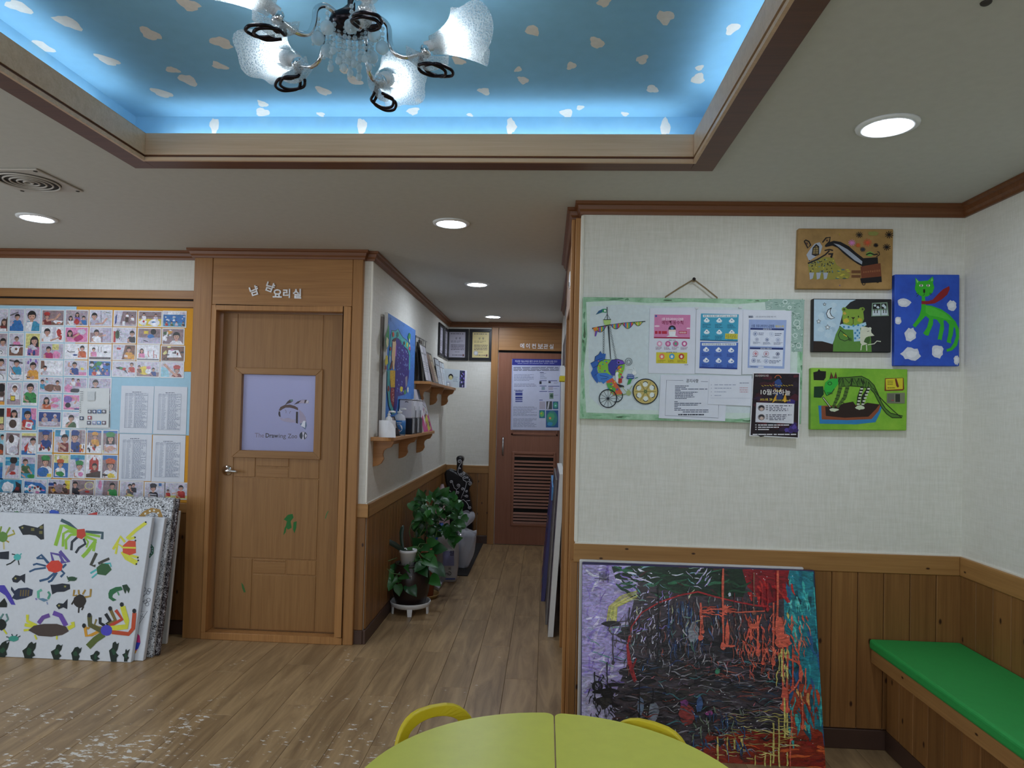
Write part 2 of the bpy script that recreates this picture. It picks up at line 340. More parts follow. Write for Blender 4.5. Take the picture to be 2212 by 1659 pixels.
def floor_mat():
    m, nt, b = new_mat('floor_vinyl'); L = nt.links.new
    ge = N(nt, 'ShaderNodeNewGeometry'); oi = N(nt, 'ShaderNodeObjectInfo')
    ad = N(nt, 'ShaderNodeVectorMath', op='MULTIPLY_ADD'); L(oi.outputs['Random'], ad.inputs[0]); ad.inputs[1].default_value = (13.1, 5.3, 0); L(ge.outputs['Position'], ad.inputs[2])
    mp = N(nt, 'ShaderNodeMapping'); mp.inputs['Scale'].default_value = (11, 1.3, 1); L(ad.outputs[0], mp.inputs['Vector'])
    n1 = N(nt, 'ShaderNodeTexNoise', Scale=1.2, Detail=6, Roughness=.65, Distortion=.8); L(mp.outputs[0], n1.inputs['Vector'])
    cr = N(nt, 'ShaderNodeValToRGB'); e = cr.color_ramp.elements; e[0].position = .34; e[0].color = hx('#836a4b'); e[1].position = .64; e[1].color = hx('#b0936b')
    L(n1.outputs['Fac'], cr.inputs['Fac'])
    hs = N(nt, 'ShaderNodeHueSaturation'); mr = N(nt, 'ShaderNodeMapRange'); mr.inputs['To Min'].default_value = .92; mr.inputs['To Max'].default_value = 1.06
    L(oi.outputs['Random'], mr.inputs['Value']); L(mr.outputs[0], hs.inputs['Value']); L(cr.outputs[0], hs.inputs['Color'])
    # worn patches where the print has been scraped off: many by the table, fewer towards the corridor
    n2 = N(nt, 'ShaderNodeTexNoise', Scale=3.2, Detail=3); L(ge.outputs['Position'], n2.inputs['Vector'])
    m3 = N(nt, 'ShaderNodeMapping'); m3.inputs['Scale'].default_value = (10, 22, 1); m3.inputs['Rotation'].default_value = (0, 0, .5); L(ge.outputs['Position'], m3.inputs['Vector'])
    n3 = N(nt, 'ShaderNodeTexNoise', Scale=2.0, Detail=5, Roughness=.62); L(m3.outputs[0], n3.inputs['Vector'])
    sx = N(nt, 'ShaderNodeSeparateXYZ'); L(ge.outputs['Position'], sx.inputs[0])
    g1 = N(nt, 'ShaderNodeMapRange'); g1.inputs['From Min'].default_value = 3.75; g1.inputs['From Max'].default_value = 2.3; g1.inputs['To Min'].default_value = -.10; g1.inputs['To Max'].default_value = .10; L(sx.outputs['Y'], g1.inputs['Value'])
    g2 = N(nt, 'ShaderNodeMapRange'); g2.inputs['From Min'].default_value = .3; g2.inputs['From Max'].default_value = -.5; g2.inputs['To Min'].default_value = -.1; g2.inputs['To Max'].default_value = 0; L(sx.outputs['X'], g2.inputs['Value'])
    a1 = N(nt, 'ShaderNodeMath', op='MULTIPLY_ADD'); L(n2.outputs['Fac'], a1.inputs[0]); a1.inputs[1].default_value = .45; L(n3.outputs['Fac'], a1.inputs[2])
    a2 = N(nt, 'ShaderNodeMath', op='ADD'); L(a1.outputs[0], a2.inputs[0]); L(g1.outputs[0], a2.inputs[1])
    a3 = N(nt, 'ShaderNodeMath', op='ADD'); L(a2.outputs[0], a3.inputs[0]); L(g2.outputs[0], a3.inputs[1])
    th = N(nt, 'ShaderNodeMapRange'); th.inputs['From Min'].default_value = .835; th.inputs['From Max'].default_value = .852; L(a3.outputs[0], th.inputs['Value'])
    mx = N(nt, 'ShaderNodeMix', data_type='RGBA'); L(th.outputs[0], mx.inputs['Factor']); L(hs.outputs[0], mx.inputs[6]); mx.inputs[7].default_value = hx('#e2ded6')
    L(mx.outputs[2], b.inputs['Base Color']); b.inputs['Roughness'].default_value = .38; b.inputs['Specular IOR Level'].default_value = .45
    bp = N(nt, 'ShaderNodeBump', Strength=.1, Distance=.002); L(n1.outputs['Fac'], bp.inputs['Height']); L(bp.outputs['Normal'], b.inputs['Normal'])
floor_mat()

# ------------------------------------------------------------------ key distances (metres)
ZC = 2.5                       # ceiling
YL, YCAS = 4.44, 4.36          # wall with the photo board, face of the door casing
XC, YE, XR2 = -1.13, 7.87, .16 # corridor: left wall, end wall, right wall
YB, XR = 3.304, 1.912          # wall with the notice board, right side wall
XLL, YF_ = -4.6, -2.5          # far left wall, wall behind the camera

# floor
fl = struct(box('floor', XLL, XR+.1, YF_, YE+.1, -.06, -.008, 'baseboard'))
pw, pl = .182, 1.22
base = None; cols = int((XR+.05-(-4.2))/pw)+1
for i in range(cols):
    x0 = -4.2+i*pw; y = -.2-((i*.437) % 1)*pl
    while y < YE:
        vis = not (x0+pw > .2 and y > 3.45) and not (x0+pw < XC-.1 and y > 4.5) and y+pl > .3
        if vis:
            if base is None:
                base = MB().box(-pw/2+.0006, pw/2-.0006, -pl/2+.0006, pl/2-.0006, -.008, 0).build('plank', 'floor_vinyl', fl, bevel=.0012)
                o = base; me = base.data; me.transform(Matrix.Translation(ROOT[fl.name]))
            else:
                o = base.copy(); col.objects.link(o); o.parent = fl
            o.location = V((x0+pw/2, y+pl/2, 0))-ROOT[fl.name]
        y += pl

# ceiling with the opening of the recessed tray
TX0, TX1, TY0, TY1 = -1.66, .552, .80, 2.733   # inner edge of the wooden surround
OX0, OX1, OY0, OY1 = -1.757, .651, .70, 2.82   # its outer edge
ZT = 2.705
c = MB(); zt = ZC+.02
c.box(XLL, OX0, YF_, YE, ZC, zt); c.box(OX1, XR, YF_, YE, ZC, zt); c.box(OX0, OX1, YF_, OY0, ZC, zt); c.box(OX0, OX1, OY1, YE, ZC, zt)
struct(c.build('ceiling', 'ceiling_paint'))

def crown(name, path, prof, mat, closed=False):
    """moulding swept along the top of the walls; the room lies to the right of the path"""
    n = len(path); k = len(prof); vs_ = []; fs = []
    for i in range(n):
        p = V((*path[i], 0)); d0 = d1 = None
        if i > 0 or closed: d0 = (p-V((*path[i-1], 0))).normalized()
        if i < n-1 or closed: d1 = (V((*path[(i+1) % n], 0))-p).normalized()
        d0 = d0 or d1; d1 = d1 or d0
        n0 = V((d0.y, -d0.x, 0)); n1 = V((d1.y, -d1.x, 0)); mv = (n0+n1); mv = mv/max(.2, mv.dot(n0))
        vs_ += [p+mv*o+V((0, 0, z)) for o, z in prof]
    for i in range(n if closed else n-1):
        j = (i+1) % n
        fs += [(i*k+a, i*k+(a+1) % k, j*k+(a+1) % k, j*k+a) for a in range(k)]
    if not closed: fs += [tuple(range(k-1, -1, -1)), tuple((n-1)*k+a for a in range(k))]
    return struct(mesh(name, vs_, fs, mat))
CP = [(0, ZC-.058), (.012, ZC-.058), (.014, ZC-.046), (.022, ZC-.036), (.026, ZC-.018), (.038, ZC-.014), (.038, ZC-.0005), (0, ZC-.0005)]
crown('trim_1', [(XLL, YL), (-2.29, YL), (-2.29, YCAS), (-1.185, YCAS), (-1.185, 4.40), (XC, 4.40), (XC, YE), (-.63, YE), (-.63, YE-.035), (XR2, YE-.035)], CP, 'crown_x')
crown('trim_2', [(XR2, 6.78), (XR2, 4.62), (.12, 4.62), (.12, 3.41), (.155, 3.41), (.155, YB), (XR, YB), (XR, YF_), (XLL, YF_), (XLL, YL)], CP, 'crown_x')

# walls
def wall(name, *boxes, mat='wallpaper'):
    b = MB()
    for q in boxes: b.box(*q)
    return struct(b.build(name, mat))
wbl = wall('wall_back_left', (XLL, -2.17, YL, YL+.08, 0, ZC), (-2.17, -1.24, YL, YL+.08, 2.14, ZC), (-1.24, XC-.06, YL-.04, YL+.08, 0, ZC))
wcl = wall('wall_corridor_left', (XC-.06, XC, 4.40, YE, 0, ZC))
wce = wall('wall_corridor_end', (XLL, XR2+.1, YE, YE+.1, 0, ZC))
wcr = wall('wall_corridor_right', (XR2, XR2+.05, 4.60, YE, 0, ZC), (XR2, XR2+.05, 3.45, 4.6, 2.12, ZC))
wbr = wall('wall_back_right', (.155, XR, YB, YB+.14, 0, ZC))
wr = wall('wall_right', (XR, XR+.1, YF_, YB+.14, 0, ZC))
wl = wall('wall_left', (XLL-.1, XLL, YF_, .4, 0, ZC), (XLL-.1, XLL, 2.2, YE, 0, ZC), (XLL-.1, XLL, .4, 2.2, 0, .85), (XLL-.1, XLL, .4, 2.2, 2.25, ZC))
w = MB(); w.box(XLL-.08, XLL-.03, .4, .45, .85, 2.25); w.box(XLL-.08, XLL-.03, 1.27, 1.33, .85, 2.25); w.box(XLL-.08, XLL-.03, 2.15, 2.2, .85, 2.25); w.box(XLL-.08, XLL-.03, .45, 2.15, .85, .9); w.box(XLL-.08, XLL-.03, .45, 2.15, 2.2, 2.25); struct(w.build('window_3', 'white_plastic'))  # unseen window added to go with the side fill light
wf = wall('wall_front', (XLL, -3.4, YF_-.1, YF_, 0, ZC), (-1.8, -.6, YF_-.1, YF_, 0, ZC), (1.0, XR, YF_-.1, YF_, 0, ZC), (-3.4, -1.8, YF_-.1, YF_, 0, .85), (-.6, 1.0, YF_-.1, YF_, 0, .85), (-3.4, -1.8, YF_-.1, YF_, 2.25, ZC), (-.6, 1.0, YF_-.1, YF_, 2.25, ZC))
for k, x0 in ((1, -3.4), (2, -.6)):
    w = MB()
    for a in ((x0, x0+.05), (x0+.775, x0+.825), (x0+1.55, x0+1.6)): w.box(*a, YF_-.08, YF_-.03, .85, 2.25)
    w.box(x0, x0+1.6, YF_-.08, YF_-.03, .85, .9); w.box(x0, x0+1.6, YF_-.08, YF_-.03, 2.2, 2.25)
    struct(w.build('window_%d' % k, 'white_plastic'))  # both are unseen windows, added behind the camera for the fill lights

def wainscot(parent, a0, a1, axis, face, out, z0=.09, z1=.80, bw=.115, skip=None):
    """upright tongue-and-groove boards; each board its own object"""
    b0 = None; a = min(a0, a1); end = max(a0, a1); bw = (end-a)/round((end-a)/bw)
    while a < end-.01:
        w = min(bw, end-a); th = .012*out
        b = MB()
        if axis == 'X': b.box(a+.0012, a+w-.0012, face, face+th, z0, z1)
        else: b.box(face, face+th, a+.0012, a+w-.0012, z0, z1)
        if w > bw-.001 and b0 is not None:
            o = b0.copy(); col.objects.link(o); o.parent = parent; d = a-b0['at']
            o.location = b0.location+(V((d, 0, 0)) if axis == 'X' else V((0, d, 0)))
        else:
            me_o = b.build('board', 'pine_z', parent, bevel=.0025)
            if w > bw-.001: b0 = me_o; b0['at'] = a
        a += w
def rail(name, *boxes, mat, bevel=.003):
    b = MB()
    for q in boxes: b.box(*q)
    return struct(b.build(name, mat, None, bevel))
# right wall with the notice board, and the side wall
wainscot(wbr, .166, XR-.0005, 'X', YB, -1); wainscot(wr, .4, YB-.0125, 'Y', XR, -1)
rail('trim_3', (.145, XR-.016, YB-.016, YB+.001, .80, .886), mat='pine_x'); rail('trim_4', (XR-.016, XR+.001, .3, YB-.001, .80, .886), mat='pine_y')
rail('trim_5', (.15, XR-.006, YB-.006, YB+.001, .886, .892), (XR-.006, XR+.001, .3, YB-.006, .886, .892), mat='bead', bevel=0)
struct(box('baseboard_right', .165, XR-.02, YB-.02, YB+.001, 0, .088, 'baseboard', None, .003))
# corridor
wainscot(wcl, 4.406, YE-.0005, 'Y', XC, 1, bw=.10); wainscot(wce, XC+.0125, -.633, 'X', YE, -1, bw=.12)
rail('trim_6', (XC-.001, XC+.016, 4.385, YE-.016, .80, .886), mat='pine_y'); rail('trim_7', (XC+.016, -.63, YE-.016, YE+.001, .79, .876), mat='pine_x')
rail('trim_8', (XC-.001, XC+.006, 4.39, YE-.006, .886, .892), (XC+.006, -.63, YE-.006, YE+.001, .876, .882), mat='bead', bevel=0)
struct(box('baseboard_corridor_left', XC-.001, XC+.02, 4.385, YE-.02, 0, .088, 'baseboard', None, .003))
struct(box('baseboard_corridor_end', XC+.02, -.63, YE-.02, YE+.001, 0, .088, 'baseboard', None, .003))
# the wall's end between door casing and corridor: wood below, paper above
struct(box('trim_9', -1.19, XC-.001, 4.385, 4.405, .088, .80, 'pine_z', None, .003))
struct(box('trim_10', -1.19, XC+.016, 4.38, 4.405, .80, .886, 'pine_x', None, .003))
struct(box('baseboard_corridor_corner', -1.19, XC, 4.38, 4.405, 0, .088, 'baseboard', None, .003))
struct(box('trim_11', XC-.012, XC+.003, 4.394, 4.41, .892, ZC-.06, 'bead', None, .003))
# wall with the photo board
wainscot(wbl, -3.5, -2.29, 'X', YL, -1, z1=.79)
rail('trim_12', (-3.7, -2.29, YL-.016, YL+.001, .785, .85), mat='pine_x')
struct(box('baseboard_left', -3.7, -2.29, YL-.02, YL+.001, 0, .088, 'baseboard', None, .003))
rail('trim_13', (-4.5, -2.29, YL-.022, YL+.001, 2.182, 2.238), (-4.5, -2.29, YL-.022, YL+.001, 2.128, 2.170), mat='casing_x')
struct(box('trim_14', -4.5, -2.29, YL-.008, YL+.001, 2.170, 2.182, 'black_void'))

# corridor right side: cased opening near the corner, plain wall beyond
b = MB(); b.box(.12, .21, 3.41, 3.53, 0, ZC); b.box(.12, .21, 4.49, 4.62, 0, ZC); b.box(.12, .21, 3.53, 4.49, 2.10, ZC)
struct(b.build('trim_15', 'casing_z', None, .003))
b = MB(); b.box(.105, .123, 3.37, 3.43, 0, ZC-.06); b.box(.123, .155, 3.345, 3.40, 0, ZC-.06)
struct(b.build('trim_16', 'casing_z', None, .004))
d3 = struct(box('door_3', .15, .185, 3.535, 4.485, .01, 2.09, 'door_z', None, .004))
struct(box('baseboard_corridor_right', XR2-.018, XR2+.001, 4.63, YE-.05, 0, .088, 'baseboard', None, .003))
# light timber strip where the papered wall meets the casing
struct(box('trim_17', .147, .163, YB-.004, YB+.05, .892, ZC-.06, 'bead', None, .003))
struct(box('trim_18', .13, .165, YB-.006, YB+.07, 0, .80, 'casing_z', None, .003))

# ------------------------------------------------------------------ recessed sky ceiling (tray)
plain('sky_blue', '#88bfdf', .9)
t = MB()
t.box(OX0, OX1, OY0, OY1, ZT, ZT+.02)
t.box(OX0-.02, OX0, OY0, OY1, ZC+.02, ZT); t.box(OX1, OX1+.02, OY0, OY1, ZC+.02, ZT); t.box(OX0, OX1, OY0-.02, OY0, ZC+.02, ZT); t.box(OX0, OX1, OY1, OY1+.02, ZC+.02, ZT)
tray = struct(t.build('ceiling_tray', 'sky_blue'))
# wooden surround: dark soffit, then a stepped light fascia that hides the strip lamps
def ring_boxes(b, ix0, ix1, iy0, iy1, w, z0, z1):
    b.box(ix0-w, ix0, iy0-w, iy1+w, z0, z1); b.box(ix1, ix1+w, iy0-w, iy1+w, z0, z1); b.box(ix0, ix1, iy0-w, iy0, z0, z1); b.box(ix0, ix1, iy1, iy1+w, z0, z1)
b = MB(); ring_boxes(b, TX0-.006, TX1+.006, TY0-.006, TY1+.006, .092, ZC-.012, ZC+.012); struct(b.build('trim_19', 'cove_dark', None, .002))
b = MB(); ring_boxes(b, TX0-.001, TX1+.001, TY0-.001, TY1+.001, .012, ZC-.0125, ZC+.003); struct(b.build('trim_20', 'cove_x', None, .001))
b = MB(); ring_boxes(b, TX0, TX1, TY0, TY1, .012, ZC+.012, ZC+.1); struct(b.build('trim_21', 'cove_x', None, .001))
# strip lamps lying in the cove
glow('strip_light', '#e4f3ff', K_TUBE)
def strip(name, p0, p1, label):
    t = thing(name, ((V(p0)+V(p1))/2), label, 'strip lamp', 'strip lamps hidden in the ceiling cove')
    MB().tube([p0, p1], .009, 8).build('tube', 'strip_light', t)
    d = (V(p1)-V(p0)).normalized()
    b = MB(); lo = [min(p0[i], p1[i]) for i in range(2)]; hi = [max(p0[i], p1[i]) for i in range(2)]
    b.box(lo[0]-.014, hi[0]+.014, lo[1]-.014, hi[1]+.014, ZC+.0125, ZC+.066); b.build('batten', 'white_plastic', t)
zs = ZC+.083
strip('strip_lamp', (TX0+.06, TY1+.034, zs), (TX1-.06, TY1+.034, zs), 'strip lamp in the cove nearest the corridor')
strip('strip_lamp', (TX0-.034, TY0+.05, zs), (TX0-.034, TY1-.14, zs), 'strip lamp in the left cove of the sky ceiling')
strip('strip_lamp', (TX1+.034, TY0+.05, zs), (TX1+.034, TY1-.12, zs), 'strip lamp in the right cove of the sky ceiling')
# printed clouds on the tray paper
def cloud_on(P, n, x, y, rx, ry, seed, a):
    pc = Pic(P, n, tray, base=4e-4); r = random.Random(seed)
    pts = []
    for i in range(16):
        t_ = 2*pi*i/16; q = 1+.16*sin(3*t_+seed)+r.uniform(-.13, .13); u, w = rx*cos(t_)*q, ry*sin(t_)*q; pts.append((x+u*cos(a)-w*sin(a), y+u*sin(a)+w*cos(a)))
    pc.begin('cloud').poly(pts, '#e6dfd6'); pc.end()
CL = [(148,49,22,16),(90,100,20,14),(40,14,22,14),(233,130,17,13),(324,73,20,15),(408,10,22,14),(478,92,22,13),(406,173,17,12),(474,142,14,9),(373,151,14,7),(349,201,17,11),(248,236,9,7),(336,245,0,0),(606,129,14,9),(743,152,9,7),(766,174,14,11),(697,196,14,10),(567,224,10,7),(567,242,14,10),(693,247,8,5),(903,217,6,6),(892,240,12,11),(990,131,12,11),(1119,150,7,6),(1130,173,11,11),(1046,197,12,10),(1015,248,6,4),(1151,66,14,12),(1306,3,14,13),(1290,92,15,13),(1234,142,10,9),(1253,232,8,5),(1224,244,13,10),(1387,128,12,11),(1409,192,12,10),(1349,217,0,0),(1350,246,8,5),(1437,37,18,15),(1583,62,14,13),(1511,146,9,6),(1508,170,15,12),(1580,-4,0,0),(640,60,0,0),(870,60,0,0)]
for i, (x, y, rx, ry) in enumerate(CL):
    if rx:
        p = onz(x, y, ZT); q = onz(x+rx, y, ZT); w = max(.012, (q-p).length); h = max(.012, abs(onz(x, y+ry, ZT).y-p.y))
        cloud_on(lambda a, b_, p=p: V((a, b_, ZT)), (0, 0, -1), p.x, p.y, w, min(h, w*1.6), i+3, rnd.uniform(-.5, .5))
for i, (x, y) in enumerate([(463, 272), (782, 273), (1104, 274), (1437, 275)]):
    p = ony(x, y, OY1); cloud_on(lambda a, b_: V((a, OY1, b_)), (0, -1, 0), p.x, p.z, .02, .034, i+50, 0)

# ------------------------------------------------------------------ door to the cooking room
b = MB(); b.box(-2.29, -2.168, YCAS, YL+.001, 0, ZC-.05); b.box(-1.25, -1.185, YCAS, YL+.001, 0, ZC-.05); struct(b.build('trim_22', 'casing_z', None, .003))
struct(box('trim_23', -2.166, -1.252, YCAS+.002, YL+.001, 2.142, ZC-.05, 'casing_x', None, .002))
b = MB(); b.box(-2.165, -2.136, YCAS-.006, YL+.05, .045, 2.14); b.box(-1.303, -1.253, YCAS-.006, YL+.05, .045, 2.14); b.box(-2.136, -1.303, YCAS-.006, YL+.05, 2.105, 2.14)
b.box(-2.165, -1.253, YCAS-.006, YL+.06, 0, .045)
struct(b.build('trim_24', 'casing_z', None, .003))
YS = 4.43
d1 = struct(box('door_1', -2.121, -1.306, YS+.004, YS+.024, .05, 2.098, 'door_z'))
def dq(x0, y0, x1, y1, Y=YS):
    a = ony(x0, y0, Y); b_ = ony(x1, y1, Y); return a.x, b_.x, b_.z, a.z
gx0, gx1 = -2.018, -1.452                       # upright grooves
wx0, wx1, wz0, wz1 = -2.03, -1.446, 1.158, 1.742  # outer edge of the window frame
ix0, ix1, iz0, iz1 = -1.978, -1.492, 1.205, 1.70  # glass
# cut-out for the glass: the slab behind is opened by building it around the pane
me = d1.data; bm = bmesh.new(); L0 = ROOT[d1.name]
s_ = MB(); 
for q in ((-2.121, ix0, .05, 2.098), (ix1, -1.306, .05, 2.098), (ix0, ix1, .05, iz0), (ix0, ix1, iz1, 2.098)): s_.box(q[0], q[1], YS+.004, YS+.024, q[2], q[3])
tmp = bpy.data.meshes.new('door_slab'); tmp.from_pydata([tuple(v-L0) for v in s_.v], [], s_.f); tmp.materials.append(MATS['door_z']); d1.data = tmp; bm.free()
g = .004
def panel(x0, x1, z0, z1, mat='door_z', name='panel'):
    return MB().box(x0+g, x1-g, YS, YS+.006, z0+g, z1-g).build(name, mat, d1, bevel=.002)
panel(-2.121, gx0, .05, 2.098); panel(gx1, -1.306, .05, 2.098)
panel(gx0, gx1, wz1-.01, 2.098)
for (za, zb, xa, xb) in ((1.070, 1.15, -1.865, -1.635), (.435, .52, -1.865, -1.635)):
    pass
r1b, r1t = ony(600, 1033, YS).z, wz0+.01
panel(gx0, -1.873, r1b, r1t); panel(-1.652, gx1, r1b, r1t)
panel(-1.873, -1.652, ony(600, 1009, YS).z, r1t)
MB().box(-1.868, -1.657, YS+.002, YS+.006, r1b+g, ony(600, 1009, YS).z-g).build('finger_pull', 'door_x', d1, bevel=.002)
r2t, r2b = ony(600, 1208, YS).z, ony(600, 1241, YS).z
panel(gx0, gx1, r2t, r1b)
panel(gx0, -1.873, .05, r2t); panel(-1.652, gx1, r2b, r2t); panel(-1.873, gx1, .05, r2b)
panel(-1.873, -1.652, ony(600, 1214, YS).z, r2t)
MB().box(-1.868, -1.657, YS+.002, YS+.006, r2b+g, ony(600, 1214, YS).z-g).build('finger_pull', 'door_x', d1, bevel=.002)
# window frame with mitred corners, each side a piece
fr = [((wx0, wz0), (wx0, wz1), (ix0, iz1), (ix0, iz0), 'door_z'), ((wx1, wz1), (wx1, wz0), (ix1, iz0), (ix1, iz1), 'door_z'),
      ((wx0, wz1), (wx1, wz1), (ix1, iz1), (ix0, iz1), 'door_x'), ((wx1, wz0), (wx0, wz0), (ix0, iz0), (ix1, iz0), 'door_x')]
for *q, mt in fr: MB().prism([(x, YS-.014, z) for x, z in q], (0, .02, 0)).build('window_frame', mt, d1, bevel=.002)
# frosted pane, lit from the room behind
m_, nt, bs = new_mat('frosted'); tl = N(nt, 'ShaderNodeBsdfTranslucent'); tl.inputs[0].default_value = (.80, .83, 1, 1); ms = N(nt, 'ShaderNodeMixShader'); ms.inputs[0].default_value = .3
bs.inputs['Base Color'].default_value = hx('#b4b8de'); bs.inputs['Roughness'].default_value = .35
nt.links.new(tl.outputs[0], ms.inputs[1]); nt.links.new(bs.outputs[0], ms.inputs[2]); nt.links.new(ms.outputs[0], nt.nodes['Material Output'].inputs[0])
MB().box(ix0-.005, ix1+.005, YS+.016, YS+.020, iz0-.005, iz1+.005).build('pane', 'frosted', d1)
pc = Pic(crop(lambda x, y: ony(x, y, YS+.016), 440, 640, 3.95), (0, -1, 0), d1, mat='print')
pc.begin('etched_emblem')
D1, D2, D3 = '#4a4148', '#8f86a0', '#b4a9be'
pc.poly([(692,930),(715,898),(735,882),(758,880),(763,895),(745,908),(715,918)], D1); pc.poly([(738,882),(760,879),(763,893),(744,902)], '#6f8a86')
pc.poly([(770,925),(800,898),(840,884),(880,884),(898,900),(893,917),(850,912),(815,912)], D1); pc.poly([(812,910),(835,886),(862,885),(858,912)], D3)
for k in range(3): pc.poly([(868+k*9,914),(880+k*6,888),(885+k*6,890),(874+k*9,916)], '#d9d4e4')
pc.poly([(640,975),(655,945),(690,928),(735,924),(775,935),(805,952),(806,974),(770,958),(735,950),(700,950),(675,962),(655,977)], '#5d4a48')
pc.poly([(640,982),(652,982),(657,1030),(643,1025),(637,1005)], '#3f3a42')
pc.poly([(645,1035),(680,1045),(720,1038),(760,1050),(783,1055),(783,1078),(730,1075),(690,1068),(660,1055)], '#a9a1bb')
pc.poly([(788,985),(806,985),(804,1088),(786,1080)], '#3a3338')
pc.poly([(815,965),(845,995),(868,1030),(876,1068),(820,1085)], '#a79db6')
pc.poly([(820,1088),(875,1070),(880,1105),(868,1138),(845,1120)], '#6f7f9c')
for k in range(3): pc.poly([(830+k*12,1105+k*5),(850+k*6,1062),(856+k*6,1064),(842+k*11,1112+k*6)], '#dfe3f0')
pc.line([(695,968),(704,980),(703,998)], 4, D2); pc.line([(746,980),(735,988),(733,1002)], 4, D2)
pc.ell(850, 1189, 33, 34, '#3d434f'); pc.poly([(840,1158),(862,1157),(852,1190),(858,1222),(838,1222),(846,1190)], '#c9c6da'); pc.poly([(868,1170),(882,1190),(868,1215),(862,1190)], '#c9c6da')
pc.begin('etched_lettering')
pc.text(437, 1204, 38, 'The', D2, .012, .02, 78); pc.text(528, 1206, 38, 'Draw', '#3f3a42', .02, .02, 108); pc.text(640, 1220, 46, 'ing', '#6d6878', .012, .02, 62); pc.text(718, 1211, 38, 'Zoo', '#6d6878', .012, .02, 80)
pc.end()
# lever handle
hb = ony(491, 1016, YS); h = MB().lathe([(.0, 0), (.034, 0), (.034, .006), (.028, .012), (.012, .016), (.012, .045), (.0, .046)], hb+V((0, -.0, 0)), 20, axis=(0, -1, 0)).build('door_handle', 'chrome', d1)
MB().tube([hb+V((0, -.042, 0)), hb+V((.02, -.046, .001)), hb+V((.055, -.044, 0)), hb+V((.085, -.040, -.004))], [.011, .011, .0095, .008], 10).build('lever', 'chrome', h)
# green paint smears left on the slab
pc = Pic(lambda x, y: ony(x, y, YS-.0001), (0, -1, 0), d1, mat='paint'); G = '#1f6a2c'
pc.begin('paint_smear').poly([(622,1112),(632,1110),(634,1118),(628,1126),(630,1140),(622,1144),(617,1138),(620,1126),(613,1122)], G).poly([(634,1128),(641,1126),(640,1140),(636,1152),(633,1144)], G).poly([(615,1140),(620,1132),(617,1150),(612,1156)], G)
pc.begin('paint_smear').poly([(521,1258),(526,1264),(531,1279),(527,1280),(523,1270)], '#3d6b36'); pc.end()
pc = Pic(lambda x, y: ony(x, y, YS-.0001), (0, -1, 0), d1)
pc.begin('paint_smear').line([(709,1104),(705,1112),(703,1120)], 2.0, '#4d7a45'); pc.end()
# the lit room behind the door
struct(box('wall_kitchen', XLL, XC-.06, 6.2, 6.3, 0, ZC, 'wallpaper'))
glow('kitchen_glow', '#f2f2ff', K_KITCHEN)
t = thing('ceiling_lamp', (-1.75, 5.3, ZC-.06), 'flat ceiling lamp in the room behind the frosted door', 'ceiling lamp')
MB().box(-2.15, -1.35, 5.0, 5.6, ZC-.045, ZC-.0).build('housing', 'white_plastic', t); MB().box(-2.12, -1.38, 5.03, 5.57, ZC-.052, ZC-.046).build('diffuser', 'kitchen_glow', t)

plain('bright_metal', (.86, .86, .88, 1), .28, .85)
# raised metal lettering: every character a piece
def letters(name, label, chars, P, n, mat, depth, bold):
    """chars: (text, x, y, height, angle) in photo pixels on the face P"""
    x, y = chars[0][1:3]; t = thing(name, P(x, y), label, 'lettering')
    for ch, x, y, h, a in chars:
        vs_, fs = glyphs(ch, bold); x0 = min(p[0] for p in vs_); x1 = max(p[0] for p in vs_); y0 = min(p[1] for p in vs_); y1 = max(p[1] for p in vs_); k = h/(y1-y0)
        pts = []
        for p in vs_:
            px = (p[0]-x0)*k; py = -(p[1]-y0)*k; pts.append(P(x+px*cos(a)-py*sin(a), y+px*sin(a)+py*cos(a)))
        nn = V(n)*depth; m_ = len(pts); ed = {}
        for f in fs:
            for i in range(len(f)):
                e = (f[i], f[(i+1) % len(f)]); ed[e] = ed.get(e, 0)+1
        side = [(a_, b_, b_+m_, a_+m_) for (a_, b_) in ed if (b_, a_) not in ed]
        mesh('letter', [p+nn for p in pts]+pts, [tuple(f) for f in fs]+[(q[3], q[2], q[1], q[0]) for q in side], mat, t)
    return t
PH = lambda x, y: ony(x, y, YCAS+.002)
letters('door_lettering', 'small chrome characters on the wooden panel above the frosted-glass door', [('냠', 544, 641, 21, -.3), ('냠', 572, 627, 21, .35), ('요', 590, 643, 18, .02), ('리', 612, 644, 20, .02), ('실', 633, 645, 21, .02)], PH, (0, -1, 0), 'bright_metal', .008, .03)

# ------------------------------------------------------------------ storage door at the corridor's end
YH = YE-.035
struct(box('trim_25', -.552, XR2, YH, YE+.001, 2.187, ZC-.05, 'casing_x', None, .002))
struct(box('trim_26', -.632, -.556, YH, YE+.001, 0, ZC-.05, 'casing_z', None, .003))
struct(box('trim_27', -.552, XR2, YE-.004, YE+.001, 2.163, 2.187, 'black_void'))
YD2 = YE-.022
d2 = struct(box('door_2', -.550, XR2-.004, YD2+.004, YE-.0005, .006, 2.16, 'brown_z'))
lx0, lx1, lz0, lz1 = -.373, .125, .213, 1.046
for q in ((-.550, lx0, .006, 2.16), (lx1, XR2-.004, .006, 2.16), (lx0, lx1, .006, lz0), (lx0, lx1, lz1, 2.16)):
    MB().box(q[0], q[1], YD2-.004, YD2+.004, q[2], q[3]).build('panel', 'brown_z', d2)
MB().box(lx0, lx1, YD2+.0035, YD2+.0045, lz0, lz1).build('vent_shadow_gap', 'black_void', d2)
b = MB(); w = .03
b.box(lx0, lx0+w, YD2-.012, YD2+.004, lz0, lz1); b.box(lx1-w, lx1, YD2-.012, YD2+.004, lz0, lz1); b.box(lx0+w, lx1-w, YD2-.012, YD2+.004, lz0, lz0+w); b.box(lx0+w, lx1-w, YD2-.012, YD2+.004, lz1-w, lz1)
lv = b.build('vent_frame', 'brown_x', d2, bevel=.006)
